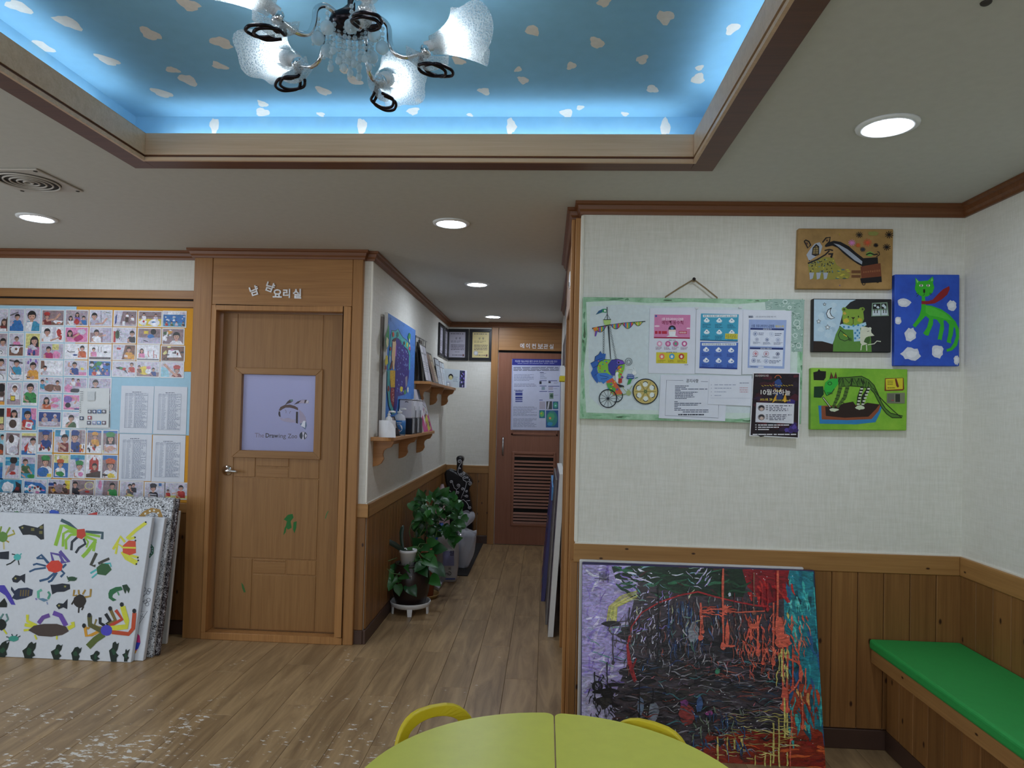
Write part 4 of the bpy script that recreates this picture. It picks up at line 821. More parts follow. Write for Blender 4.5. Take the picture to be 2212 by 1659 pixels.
# landscape prints
GX = [[(90,139.5),(141,191.5),(193,243),(245.5,296.5),(298.5,350.5),(351,403)], [(89,138.5),(140,191),(193,242.5),(243.5,294.5),(297,348.5),(350,398.5)],
      [(88,138),(139,190),(191.5,241.5),(243,293.5),(295,345.5),(347.5,399.5)], [(86.5,136.5),(138,189),(190.5,240.5),(242,293.5),(294,345.5),(346,397.5)]]
GY = [[(669,704),(669,704),(669.5,705),(670.5,705.5),(671.5,706.5),(671.5,707.5)], [(705,739.5),(706,740.5),(706,741.5),(707,742),(708.5,743.5),(709,745)], [(741.5,776),(742,776.5),(743,778),(743.5,778.5),(744,779.5),(746.5,781.5)], [(778,812),(778,812.5),(778.5,814),(779.5,814.5),(780,815),(781,816.5)]]
GD = [[('a child in a red cap reaching right', 'T,N,.8', [('p', .22, .4, .17, 'r', 'n', 'R'), ('l', [(.2,.72),(.6,.6),(.85,.2)], .12, 'S'), ('b', .75, .8, .22, .14, 'W'), ('b', .78, .85, .1, .06, 'O')]),
       ('three children around a red bucket', 't', [('p', .52, .25, .12, 'V', 'K', None, 1), ('p', .22, .5, .12, 'W', 'K', None, 1), ('p', .82, .48, .12, 'B', 'K'), ('b', .52, .8, .12, .2, 'R')]),
       ('a boy in a vest painting green lines', 'w', [('l', [(.5,0),(.52,.8)], .02, 'D'), ('l', [(.72,.1),(.95,.15)], .04, 'g'), ('p', .2, .35, .2, 'L', 'K'), ('l', [(.25,.9),(.6,.85),(.8,.5)], .1, 'S')]),
       ('two children beside a painted sheet', 'T,t,.85', [('q', [(0,0),(.38,0),(.25,1),(0,1)], 'w'), ('q', [(.05,.35),(.12,.2),(.1,.8),(.03,.95)], 'b'), ('p', .58, .16, .06, 'W', 'K'), ('r', .5, .4, .65, .75, 'n'), ('p', .82, .35, .07, 'W', 'K'), ('r', .38, .7, .5, .98, 'W')]),
       ('two children at a yellow table with paint', 'T,Y,.5', [('r', 0, .3, 1, .36, 'N'), ('p', .22, .18, .09, 'W', 'K'), ('p', .75, .22, .09, 'w', 'K'), ('b', .2, .75, .2, .2, 'W'), ('b', .7, .75, .25, .22, 'W'), ('b', .65, .72, .1, .05, 'B'), ('b', .22, .68, .06, .08, 'R')]),
       ('a class in front of a blue mural', 'w,C,.2', [('r', 0, .22, 1, .75, 'B'), ('r', .2, 0, .75, .18, 'W')]+many(.05, .3, .95, .6, 9, ['W', 'c', 'w'], 8, .05)+[('p', .15, .7, .06, 'R', 'K'), ('p', .38, .72, .06, 'g', 'K'), ('p', .6, .7, .06, 'w', 'K'), ('p', .9, .72, .06, 'n', 'K')])],
      [('a boy in a vest before red splashes', 'W', [('r', .5, .0, .65, .9, 'w'), ('b', .8, .35, .13, .25, 'R'), ('b', .85, .7, .08, .2, 'R'), ('p', .25, .32, .22, 'W', 'K'), ('l', [(.4,.95),(.85,.7)], .1, 'S')]),
       ('a girl in pink rubbing pink paint', 'P', [('b', .75, .3, .2, .2, 'w'), ('b', .55, .7, .3, .25, 'M'), ('p', .2, .35, .17, 'P', 'K', None, 1), ('l', [(.3,.75),(.65,.4)], .1, 'S')]),
       ('a boy in a white vest reaching aside', 'w,T,.35', [('r', .6, 0, 1, 1, 'L'), ('p', .3, .32, .18, 'W', 'K'), ('l', [(.4,.6),(.75,.5)], .1, 'S')]),
       ('a boy beside a spiky red and green creature', 'w', [('q', [(0,.2),(.12,.25),(.1,1),(0,1)], 'R'), ('e', .18, .45, .1, .3, 'g')]+[('l', [(.18,.45),(.18+.2*cos(a),.45+.42*sin(a))], .02, 'K') for a in (-1.5,-1,-.5,0,.5,1)]+[('p', .85, .35, .17, 'D', 'K')]),
       ('a child in blue bending near a yellow chair', 'T,L,.6', [('r', .25, .15, .45, .35, 'Y'), ('e', .68, .2, .13, .2, 'K'), ('b', .58, .5, .16, .14, 'B'), ('r', 0, .65, .8, 1, 'L'), ('l', [(.25,.8),(.45,.9)], .05, 'D')]),
       ('a boy smiling beside flowers', 'T', many(.02, .1, .4, .9, 12, ['W', 'y', 'g', 'o'], 9, .08)+[('p', .66, .45, .24, 'W', 'K')])],
      [('a child in magenta before a yellow face', 'L', [('r', .5, .0, .8, .4, 'y'), ('l', [(.58,.2),(.6,.3),(.66,.28)], .02, 'D'), ('b', .7, .75, .2, .25, 'P'), ('p', .33, .35, .18, 'M', 'K')]),
       ('a boy in orange waving beside a bird drawing', 'W', [('l', [(.1,.45),(.2,.55),(.45,.52)], .05, 'D'), ('b', .45, .75, .12, .06, 'b'), ('p', .78, .25, .16, 'O', 'K'), ('l', [(.65,.5),(.6,.25)], .06, 'S')]),
       ('a child in pink by a drawn rectangle', 'W', [('l', [(.42,.12),(.42,.5),(.55,.5),(.55,.12)], .02, 'D'), ('b', .75, .5, .1, .06, 'D'), ('p', .2, .32, .12, 'P', 'K'), ('r', 0, .85, 1, 1, 'E')]),
       ('a child crouching along a white paper roll', 'w', [('q', [(.55,0),(1,0),(1,1),(.4,1)], 'N'), ('b', .25, .25, .1, .08, 'R'), ('p', .72, .28, .16, 'o', 'K'), ('b', .6, .75, .1, .06, 'W'), ('b', .9, .85, .12, .2, 'o')]),
       ('a girl in pink by drawn red giraffes', 'W', [('l', [(.5,.4),(.5,.65),(.55,.8)], .03, 'R'), ('l', [(.75,.35),(.76,.62),(.88,.65),(.88,.85)], .03, 'R'), ('l', [(.76,.62),(.78,.85)], .03, 'R'), ('p', .2, .35, .12, 'P', 'n', None, 1), ('r', 0, .93, 1, 1, 'E')]),
       ('art tools and shoes around a white sheet', 'N', [('q', [(.3,.25),(.75,.25),(.9,.75),(.25,.78)], 'W'), ('r', .25, 0, .4, .1, 'y'), ('e', .2, .88, .12, .1, 'K'), ('e', .2, .88, .07, .06, 'N'), ('q', [(.05,.5),(.2,.25),(.25,.5),(.1,.6)], 'y')]+many(.2, .15, .95, .6, 8, ['K', 'r', 'P', 'D'], 12, .07))],
      [('a child drawing a huge faint face', 'W', [('l', [(.65,.1),(.6,.25),(.7,.35),(.8,.25),(.78,.08)], .012, 'L'), ('l', [(.6,.5),(.9,.8)], .012, 'L'), ('q', [(0,0),(.15,0),(.2,.5),(0,.6)], 'N'), ('p', .2, .5, .15, 'w', 'K')]),
       ('a boy in navy raising one arm', 'w', [('r', .5, .78, 1, 1, 'P'), ('b', .8, .55, .08, .1, 'Y'), ('p', .45, .25, .17, 'b', 'K'), ('l', [(.32,.4),(.18,.4),(.2,.1)], .08, 'S')]),
       ('a crowd of children among green and blue', 'B', many(.02, .05, .98, .5, 14, ['G', 'V', 'g', 'w', 'K'], 14, .1)+[('p', .25, .6, .09, 'R', 'K'), ('p', .45, .58, .08, 'W', 'K'), ('p', .65, .55, .09, 'b', 'K'), ('p', .85, .6, .08, 'V', 'K')]),
       ('a child in red by a long painted animal', 'w', [('q', [(.12,.4),(.35,.35),(.55,.45),(.7,.85),(.5,.6),(.2,.5)], 'D'), ('b', .4, .45, .1, .08, 'G'), ('b', .52, .5, .09, .1, 'R'), ('p', .85, .18, .13, 'R', 'n')]),
       ('children around a yellow round table', 'w,T,.7', [('e', .35, .6, .28, .3, 'Y'), ('e', .52, .65, .14, .18, 'W'), ('b', .52, .4, .1, .1, 'P'), ('p', .1, .35, .1, 'N', 'K'), ('p', .75, .5, .11, 'b', 'K')]),
       ('a child in a red cap reaching up', 'w', [('q', [(0,.3),(.3,.4),(.4,1),(0,1)], 'c'), ('p', .72, .5, .19, 'r', 'K', 'R'), ('l', [(.75,.95),(.45,.6),(.15,.12)], .13, 'S')])]]
RN = ['top landscape row', 'second landscape row', 'third landscape row', 'fourth landscape row']
for i in range(4):
    for j in range(6): photo(GX[i][j][0], GY[i][j][0], GX[i][j][1], GY[i][j][1], *GD[i][j], RN[i])
LOW = [(85, 814, 135.5, 848.5, 'three children painting a brown animal', 'w', [('p', .1, .28, .13, 'C', 'K'), ('p', .3, .1, .07, 'c', 'K'), ('b', .45, .7, .25, .25, 'N'), ('p', .8, .32, .14, 'N', 'K')], 'left end of fifth landscape row'),
       (137.5, 815, 189, 850, 'two children seen from behind on pink paper', 'L', [('b', .2, .75, .2, .3, 'P'), ('p', .38, .1, .1, 'W', 'K'), ('p', .62, .15, .1, 'p', 'K'), ('b', .5, .85, .25, .15, 'D')], 'middle of fifth landscape row'),
       (190.5, 815.5, 241, 852, 'a boy drawing a face, partly covered', 'L', [('p', .3, .3, .2, 'D', 'K'), ('l', [(.7,.1),(.85,.2),(.82,.45),(.68,.5)], .02, 'E')], 'right end of fifth landscape row'),
       (83.5, 851, 133.5, 886, 'a girl with a bob painting pink strokes', 'w', [('b', .75, .35, .2, .15, 'P'), ('b', .7, .75, .22, .12, 'P'), ('p', .33, .35, .18, 'O', 'K', None, 1), ('l', [(.3,.85),(.68,.48)], .08, 'S')], 'left end of sixth landscape row'),
       (136, 852, 187, 887, 'a child lying among purple balloons', 'P', [('e', .18, .3, .2, .25, 'V'), ('b', .55, .6, .3, .25, 'w'), ('e', .2, .7, .13, .18, 'K'), ('l', [(.4,.1),(.6,.3),(.5,.6)], .08, 'S'), ('r', .5, .9, 1, 1, 'b')], 'middle of sixth landscape row'),
       (82, 888.5, 132.5, 923.5, 'two white plaster-covered figures in blue light', 'b,t,.65', [('p', .28, .2, .12, 't', 't'), ('p', .75, .25, .12, 't', 'w'), ('b', .55, .8, .4, .14, 'w')], 'left end of seventh landscape row'),
       (135, 890, 186.5, 925.5, 'a boy in a striped shirt tasting something', 'w,W,.3', [('p', .36, .35, .2, 'g', 'K'), ('l', [(.15,.95),(.35,.6)], .1, 'S'), ('q', [(.6,.2),(.9,.2),(.85,.85),(.6,.85)], 'W')], 'middle of seventh landscape row'),
       (188, 852.5, 239.5, 888.5, 'pink paint, mostly under the leaflet', 'w', [('b', .93, .4, .06, .3, 'D'), ('b', .9, .8, .08, .15, 'P')], 'right end of sixth row'),
       (188, 890.5, 238.5, 926, 'a dark scene, mostly under the leaflet', 'w', [('q', [(.9,.05),(1,.05),(1,.95),(.92,.95)], 'K')], 'right end of seventh row')]
for a in LOW: photo(*a)
CH = [[(81,926,114.5,977,'a boy in a blue chef hat over biscuits','T,W,.68',[('r',0,0,1,.12,'B'),('p',.55,.28,.14,'b','n','b')]+many(.1,.75,.8,.95,8,['R','n','W'],21,.07)), (117,927,151,978,'a girl with a white bow kneading','C,W,.62',[('r',0,.3,1,1,'w'),('q',[(.4,0),(.7,0),(.75,.25),(.35,.25)],'W'),('p',.7,.36,.16,'r','K'),('l',[(.8,.85),(.2,.6)],.14,'S')]),
       (152,927,185.5,979,'a child in a dark blue hat over decorated biscuits','t,W,.62',[('r',.6,0,.75,.6,'T'),('p',.25,.3,.17,'b','n','b')]+many(.1,.7,.95,.95,10,['R','n','o','D'],22,.07)), (187,928,220.5,979.5,'a child in a yellow hat behind biscuits','T,W,.66',[('r',0,0,1,.1,'B'),('p',.55,.25,.11,'o','n','o')]+many(.1,.62,.9,.95,12,['R','n','W','D'],23,.07)),
       (221,928.5,255.5,980.5,'a laughing girl in a green chef hat','T,y,.88',[('r',0,0,1,.12,'B'),('p',.52,.33,.16,'w','K','G',1),('b',.5,.8,.4,.1,'S')])],
      [(79,980.5,113.5,1032,'a boy in a green chef hat with a blue bowl','T',[('p',.58,.3,.16,'W','n','G'),('e',.4,.78,.42,.22,'B'),('r',.7,.85,1,1,'Y')]), (115,981,149.5,1033,'a child in a red hat on blue','B',[('r',0,0,1,.35,'y'),('r',.2,.03,.35,.3,'W'),('p',.45,.4,.13,'W','n','O'),('b',.45,.85,.35,.12,'G')]),
       (150,981,184.5,1033.5,'a child in a green hat holding a pink balloon','w',[('r',0,0,1,.2,'C'),('r',.35,.12,.6,.3,'B'),('p',.65,.48,.14,'W','n','G'),('e',.75,.85,.18,.1,'P')]), (185,981.5,219.5,1033.5,'a child under a red drawn house','W',[('q',[(.2,.25),(.55,0),(.85,.25),(.85,.65),(.2,.65)],'R'),('r',.45,.05,.65,.22,'W'),('p',.58,.48,.12,'r','K'),('q',[(0,.85),(.6,.75),(1,.7),(1,1),(0,1)],'n')]),
       (219.5,982,254.5,1034.5,'a girl in an orange hat behind yellow dough','T',[('r',0,0,1,.2,'B'),('p',.55,.42,.17,'W','K','O'),('b',.62,.9,.3,.12,'Y'),('b',.2,.88,.2,.05,'K')])]]
for i, row in enumerate(CH):
    for a in row: photo(*a, ['upper chef-hat row', 'lower chef-hat row'][i])
BT = [(-2,1034,49,1069.5,'a foam-filled blue pool with a child','C',[('b',.4,.5,.3,.35,'W'),('q',[(.7,.1),(.95,.3),(1,1),(.5,1),(.75,.5)],'D'),('b',.8,.6,.1,.15,'r')]), (51,1035,101.5,1070,'paint-splashed paper in a blue pool','w',[('q',[(0,.1),(.75,.2),(1,.5),(1,1),(0,1)],'B'),('b',.4,.65,.35,.3,'W')]+many(.1,.4,.9,.95,12,['P','C','K','r'],31,.07)),
      (103,1035,153,1070.5,'children digging in sand','w,N,.45',[('q',[(.75,0),(1,0),(1,.6),(.8,.6)],'Y'),('p',.28,.3,.14,'n','K'),('p',.75,.35,.12,'n','K'),('b',.5,.55,.2,.3,'T'),('r',0,.2,.25,.4,'b'),('b',.25,.7,.08,.1,'o')]), (154,1035.5,204.5,1071,'a child with a large round sieve','T',[('p',.14,.28,.18,'D','K'),('e',.8,.35,.23,.28,'y'),('e',.8,.35,.19,.23,'t'),('l',[(.3,.75),(.6,.55)],.1,'S'),('b',.7,.78,.1,.08,'R')]),
      (205.5,1036,256.5,1072.5,'a boy in green facing pink paint','T',[('q',[(0,0),(.35,0),(.3,1),(0,1)],'w'),('b',.18,.3,.08,.3,'P'),('p',.75,.32,.18,'G','K')]), (258.5,1039,310.5,1075,'two girls in grey over a yellow table','w',[('p',.42,.28,.14,'E','K'),('p',.58,.2,.12,'D','K'),('q',[(.15,1),(.4,.78),(.7,1)],'y')]),
      (312,1041.5,357,1077,'a boy in a cap and striped shirt','w',[('p',.42,.35,.19,'D','K','D'),('l',[(.1,.75),(.6,.8)],.05,'W'),('l',[(.1,.88),(.6,.93)],.05,'W'),('r',.7,0,.85,.2,'B')]), (355.5,1042,407,1079,'a girl in red with arms outstretched','w,y,.8',[('p',.7,.28,.16,'R','K'),('p',.12,.5,.09,'R','K'),('l',[(.55,.6),(.3,.68)],.07,'S')])]
for i, a in enumerate(BT): photo(*a, 'bottom landscape row')
# folded leaflet over the prints
q = Q(YP-.004, 171.5, 838.5, 236.5, 923.5)
def sheet(name, label, cat, q, mat='paper', th=.0012, d=(0, 1, 0), group=None):
    o = MB().slab([V(p) for p in q], V(d)*th).build(name, mat); tag(o, label, cat, group); return o
plain('leaflet_paper', '#d6dadb', .5)
lf = MB().prism([V(p)+V((0, dy, 0)) for p, dy in ((q[0], 0), (q[1], 0), (q[2], -.008), (q[3], -.005))], (0, .0012, 0)).build('leaflet', 'leaflet_paper'); tag(lf, 'white folded leaflet with small blue pictures pinned over the photos', 'leaflet')
pl_ = crop(lambda x, y: ony(x, y, YP-.0125), 0, 805, 10.055)
pc = Pic(pl_, (0, -1, 0), lf, mat='print'); pc.begin('small_print')
for y in (412, 460, 505, 550, 595): pc.rows(1740, y-10, 1805, y+10, 1, '#6a6f78', .7, y, 1)
for y in (640, 685, 730, 775, 820, 860): pc.rect(1732, y-8, 1748, y+8, '#3d4453')
pc.rect(1900, 410, 2060, 600, '#c3c9cc'); pc.line([(1890, 775), (2345, 775)], 4, '#8d949c')
for (x, y, c_) in ((1905,805,'#5a5f6c'),(2010,805,'#33406e'),(2115,805,'#2f6fae'),(2215,805,'#4a4d5a'),(1730,950,'#2a3f63'),(1905,940,'#a34a55'),(1890,1050,'#4d4660'),(2005,1050,'#9aa0c4'),(2110,1050,'#3f86c4'),(2215,1050,'#5a4052')):
    pc.rect(x, y, x+85, y+80, c_); pc.blob(x+40, y+40, 25, 25, '#d8dbe4', seed=int(x)); pc.rows(x+5, y+45, x+80, y+78, 2, '#22304e', .5, int(x))
pc.end()
# printed lists
for k, (qd, (tx, ty, bx, by, cols), lab) in enumerate((
        ([(262.5,833),(333,834.5),(328.5,936.5),(258,935)], (271.5,850.5,320,923.5,0), 'upper left sheet of the four printed lists'),
        ([(334,834),(405,836),(401.5,939),(330.5,937)], (343,852,392,928,0), 'upper right sheet of the four printed lists'),
        ([(258,937),(328.5,938.5),(325.5,1039.5),(255.5,1038)], (266,951,317,1033,0), 'lower left sheet of the four printed lists'),
        ([(330.5,939.5),(401,941),(397.5,1042),(326.5,1040.5)], (337,957,390,1030,0), 'lower right sheet of the four printed lists'))):
    o = sheet('list_sheet', 'white paper with a dense table, '+lab, 'paper', [ony(x, y, YP-.0015) for x, y in qd], group='printed lists on the display board')
    pc = Pic(lambda x, y: ony(x, y, YP-.0015), (0, -1, 0), o, step=2e-5, base=1e-4, mat='print'); pc.begin('table_print'); I_ = '#939bb1'; sk = -.04
    w_ = bx-tx; sh = lambda y: (y-ty)*sk
    pc.rows(tx+w_*.3, ty-4.5, bx-w_*.3, ty-2.5, 1, '#565d74', .8, k+1, 1); pc.rows(tx, ty-1.6, bx, ty-.2, 1, I_, .5, k+9, 1)
    n_ = 30; dy = (by-ty)/n_
    for i in range(n_):
        y = ty+dy*(i+.5); s0 = sh(y); pc.rows(tx+s0+w_*.16, y-dy*.4, tx+s0+w_*.36, y+dy*.4, 1, I_, .5, i+k*40, 0); pc.rows(tx+s0+w_*.44, y-dy*.45, bx+s0-1, y+dy*.45, 1, '#838ca4', .5, i+k*40+7, .3)
        pc.rect(tx+s0+1, y-dy*.2, tx+s0+3, y+dy*.2, I_)
    for xa in (0, .1, .42, 1): pc.line([(tx+w_*xa, ty), (tx+w_*xa+sh(by), by)], .35, '#8891a8')
    for y in (ty, ty+dy*1.2, by): pc.line([(tx+sh(y), y), (bx+sh(y), y+.8)], .4, '#7a839a')
    pc.end()

# ------------------------------------------------------------------ notice board on the right wall
YN = YB-.028
plain('twine', '#8d7a5c', .9); plain('clip', '#d7dadd', .3); plain('nail', '#3a3230', .4, .8)
def mottled(name, c1, c2, c3, sc=6):
    m, nt, b = new_mat(name); L = nt.links.new; tc = N(nt, 'ShaderNodeTexCoord'); no = N(nt, 'ShaderNodeTexNoise', Scale=sc, Detail=6, Roughness=.65); L(tc.outputs['Object'], no.inputs['Vector'])
    cr = N(nt, 'ShaderNodeValToRGB'); e = cr.color_ramp.elements; e[0].position = .3; e[0].color = hx(c1); e[1].position = .7; e[1].color = hx(c3); x = cr.color_ramp.elements.new(.5); x.color = hx(c2)
    L(no.outputs['Fac'], cr.inputs[0]); L(cr.outputs[0], b.inputs['Base Color']); b.inputs['Roughness'].default_value = .55
    bp = N(nt, 'ShaderNodeBump', Strength=.3, Distance=.002); L(no.outputs['Fac'], bp.inputs['Height']); L(bp.outputs['Normal'], b.inputs['Normal'])
mottled('board_green', '#a5c9a8', '#c9e0cb', '#d7e6dc', 5); mottled('board_green_edge', '#6d9c74', '#97c29d', '#bcdcc2', 12)
nb = thing('notice_board', (.67, YB, 1.47), 'pale green painted notice board with a cart drawing, hung on twine', 'notice board')
bq = [ony(1259.5, 641.5, YN), ony(1738, 647, YN), ony(1730.5, 916, YN), ony(1252.5, 904.5, YN)]
nbp = MB().slab(bq, (0, .022, 0)).build('panel', 'board_green_edge', nb, bevel=.002)
C5 = crop(lambda x, y: ony(x, y, YN), 1230, 580, 4.147)
pc = Pic(C5, (0, -1, 0), nbp, mat='paint')
pc.begin('painted_ground')
pc.poly([(150,300),(400,288),(700,310),(1100,300),(1500,320),(1760,300),(2050,420),(2040,900),(2060,1280),(1500,1350),(900,1310),(420,1300),(150,1290),(130,900),(160,600)], '#d2e3da')
pc.poly([(190,340),(500,320),(900,340),(1500,350),(1950,430),(1980,900),(1900,1300),(1300,1290),(800,1270),(300,1260),(180,1150),(170,700)], '#d3dfe2')
r_ = random.Random(5)
for i in range(60):
    e = r_.choice('tblr'); x = r_.uniform(135, 2080); y = r_.uniform(275, 1340)
    if e == 't': y = 265+x*.009+r_.uniform(0, 12)
    if e == 'b': y = 1320+x*.03+r_.uniform(-14, 0)
    if e == 'l': x = 128-(y-260)*.02+r_.uniform(0, 16)
    if e == 'r': x = 2092-(y-260)*.02-r_.uniform(0, 14)
    pc.blob(x, y, r_.uniform(15, 60) if e in 'tb' else r_.uniform(5, 14), r_.uniform(4, 9) if e in 'tb' else r_.uniform(15, 50), r_.choice(['#7fb588', '#5f8f6a', '#9fcfa8', '#4f6f4f']), 9, .4, i+1)
pc.begin('painted_texture')
pc.poly([(1750,300),(1830,272),(2105,280),(2085,745),(1990,745),(1990,380),(1960,370),(1760,370)], '#9db9ad')
for i in range(90):
    x, y = (r_.uniform(1780, 2090), r_.uniform(285, 370)) if i < 35 else (r_.uniform(1992, 2085), r_.uniform(380, 740))
    a = r_.uniform(0, 6.3); l = r_.uniform(15, 40); pc.line([(x, y), (min(2090, x+l*cos(a)), y+l*.5*sin(a))], 4, r_.choice(['#d9e8e0', '#6f9484', '#4d7262', '#c2d6cb']))
for (x, y, r) in ((2035,490,28),(2050,530,14),(1970,350,14),(2020,600,18),(1930,300,18),(2050,690,20),(2000,690,12)): pc.ring(x, y, r, r, 6, '#dcebe3', 16)
# the cart: mast, bunting, fish body, rider, wheels
BK = '#17202a'
pc.begin('painted_mast')
pc.poly([(342,515),(355,515),(372,810),(382,812),(366,812)], BK); pc.line([(338,345),(340,460)], 6, BK); pc.poly([(300,362),(332,362),(330,398),(298,392),(235,415),(262,380)], '#2f9a62'); pc.poly([(235,415),(262,380),(300,365),(290,392)], '#2b5a86'); pc.ell(318, 380, 9, 10, '#e8f0ec')
pc.poly([(303,460),(372,458),(365,500),(338,512),(310,500)], '#b9d77e'); pc.line([(303,460),(372,458)], 6, BK); pc.line([(338,410),(310,458)], 3, BK); pc.line([(338,410),(368,458)], 3, BK)
pc.line([(205,538),(340,510),(480,490),(680,474)], [14,9,8,7], BK)
for k in range(2):
    xa, xb_ = (308, 305) if k == 0 else (362, 415)
    for i in range(12):
        t_ = i/11; x = xa+(xb_-xa)*t_; y = 545+(770-545)*t_ if k == 0 else 530+(800-530)*t_; pc.ring(x, y, 6, 11, 3, '#3d474d', 8)
pc.begin('painted_bunting')
def swag(x0, x1, y0, y1, dep, cs):
    n = 8; top = [(x0+(x1-x0)*i/n, y0+(y1-y0)*i/n) for i in range(n+1)]
    for i in range(n):
        f = lambda q: dep*sin(pi*q/n); pc.poly([top[i], top[i+1], (top[i+1][0], top[i+1][1]+f(i+1)), (top[i][0], top[i][1]+f(i))], cs[i % len(cs)])
    pc.line([(top[i][0], top[i][1]+dep*sin(pi*i/n)) for i in range(n+1)], 4, BK)
CS = ['#e2562f', '#7fc241', '#c23b6b', '#3f7fc0', '#e2a13a', '#58b36a', '#6a4fb0']
swag(230, 330, 535, 515, 45, CS); swag(368, 470, 505, 492, 45, CS[2:]+CS[:2]); swag(470, 580, 490, 484, 52, CS[1:]+CS[:1]); swag(580, 655, 484, 478, 34, ['#b9d77e', '#7fc241', '#e2a13a'])
pc.poly([(210,535),(250,522),(245,560),(238,605),(225,608),(228,570)], '#e2872f'); pc.poly([(232,560),(252,560),(238,608),(226,608)], '#6a4fb0')
pc.begin('painted_fish')
fin = '#2f63b5'
pc.poly([(188,850),(225,830),(230,790),(262,770),(278,740),(290,762),(326,765),(318,815),(270,850),(245,900),(265,985),(250,1030),(225,1000),(205,970),(192,935),(210,900)], fin)
pc.poly([(240,940),(330,935),(392,968),(370,1000),(330,1010),(305,1035),(285,1015),(262,1020)], '#3f7fd0')
for q in ([(230,830),(300,800)], [(215,890),(270,860)], [(225,960),(262,930)], [(270,955),(350,975)], [(280,990),(340,985)]): pc.line(q, 4, '#1c2f6b')
pc.poly([(248,880),(265,840),(310,815),(370,818),(345,870),(350,920),(380,960),(330,935),(262,935)], '#86c23f')
pc.poly([(345,860),(375,820),(430,812),(475,825),(497,852),(440,870),(415,905),(405,960),(378,960),(350,918)], '#3b3f9a'); pc.poly([(420,815),(475,825),(497,852),(455,858)], '#7a4fc0')
pc.poly([(455,860),(495,858),(492,900),(465,960),(440,1010),(415,1000),(412,930)], '#86c23f')
pc.poly([(330,1010),(385,980),(410,1010),(470,1110),(480,1135),(400,1140),(350,1080)], '#d4623a'); pc.poly([(330,1030),(380,1020),(420,1090),(390,1130),(350,1085)], '#58a84a')
for i in range(46):
    x, y = r_.choice([(r_.uniform(255, 345), r_.uniform(830, 930)), (r_.uniform(425, 485), r_.uniform(870, 990)), (r_.uniform(345, 450), r_.uniform(1010, 1130))]); pc.blob(x, y, r_.uniform(4, 11), r_.uniform(4, 10), r_.choice(['#e2442f', '#e2442f', '#e2872f', '#2f7fc0', '#6a4fb0', '#e9d23c']), 8, .3, i+200)
pc.ell(440, 843, 16, 16, '#7a62c9'); pc.ell(440, 843, 8, 9, BK)
for q in ([(248,880),(265,840),(310,815),(370,818)], [(375,820),(430,812),(475,825),(497,852),(440,870),(415,905)], [(188,850),(225,830),(230,790),(262,770),(278,740)]): pc.line(q, 4, BK)
pc.ring(530, 835, 30, 32, 5, '#5f6a70', 20); pc.ring(530, 838, 16, 18, 5, '#5f6a70', 16)
pc.begin('painted_riders')
pc.poly([(412,940),(432,935),(440,990),(430,1030),(415,1010)], '#e9eef0'); pc.ell(428, 940, 12, 14, '#eef2f3'); pc.rect(437, 985, 470, 1025, '#b2352c'); pc.poly([(420,1030),(485,1050),(490,1065),(450,1065)], '#22262c')
pc.poly([(520,945),(575,948),(580,985),(540,1000),(510,985)], '#2b4f9a'); pc.poly([(535,985),(560,990),(545,1030),(515,1045),(525,1010)], '#3f9a4a'); pc.ell(580, 935, 20, 18, '#eef2f0'); pc.line([(580,920),(565,895),(530,900)], 8, '#e6ecea'); pc.line([(590,918),(580,885),(560,885)], 7, '#e6ecea')
for k in range(8): pc.rect(522+k % 4*14, 952+k//4*18, 529+k % 4*14, 960+k//4*18, '#dfe6f0')
pc.line([(585,985),(612,975)], 6, '#2f7f6a')
pc.begin('painted_wheels')
pc.line([(400,1135),(480,1130),(540,1115),(520,1080)], 9, '#8aa56a'); pc.line([(470,1060),(520,1120),(560,1050)], 7, '#a9b97a'); pc.ell(530, 1115, 22, 24, '#a9b97a')
pc.ell(680, 1102, 116, 116, BK, 32); pc.ell(680, 1102, 106, 107, '#c9b56c', 32)
for k in range(6):
    a = k*pi/3+.5; pc.ell(680+68*cos(a), 1102+66*sin(a), 23, 24, '#e4ebe4', 14); pc.arc(680+68*cos(a), 1102+66*sin(a), 22, a-1, a+1.3, 6, BK)
for k in range(6):
    a = k*pi/3; pc.line([(680, 1102), (680+95*cos(a), 1102+95*sin(a))], [10, 5], '#9a8a4c')
pc.ell(680, 1102, 18, 18, '#8a9a5c'); pc.ring(680, 1102, 10, 10, 4, BK, 12)
for (x, y, r) in ((345,1165,78),):
    pc.ring(x, y, r, r+2, 9, BK, 32)
    for k in range(12): pc.line([(x, y), (x+r*cos(k*pi/6), y+r*sin(k*pi/6))], 3.5, BK)
    pc.ell(x, y, 12, 12, BK)
pc.arc(420, 1140, 55, -.4, 1.9, 8, BK); pc.line([(420,1140),(470,1160)], 3, BK); pc.line([(420,1140),(450,1190)], 3, BK)
pc.end()
nl = ony(1498, 604, YB-.014)
MB().lathe([(0, .014), (.008, .014), (.004, .006), (.004, -.0), (0, -.0)], nl, 10, axis=(0, -1, 0)).build('nail', 'nail', nb)
for sx, px in ((-1, 1438), (1, 1549)):
    e_ = ony(px, 641 if sx < 0 else 643, YB-.02); MB().tube([nl+V((0, -.004, 0)), nl.lerp(e_, .5)+V((0, -.002, .002)), e_, e_+V((0, .01, -.02))], .0035, 6).build('twine', 'twine', nb)
MB().ball(nl+V((0, -.006, -.006)), .010, 8, 6, (1, .6, .8)).build('knot', 'twine', nb)

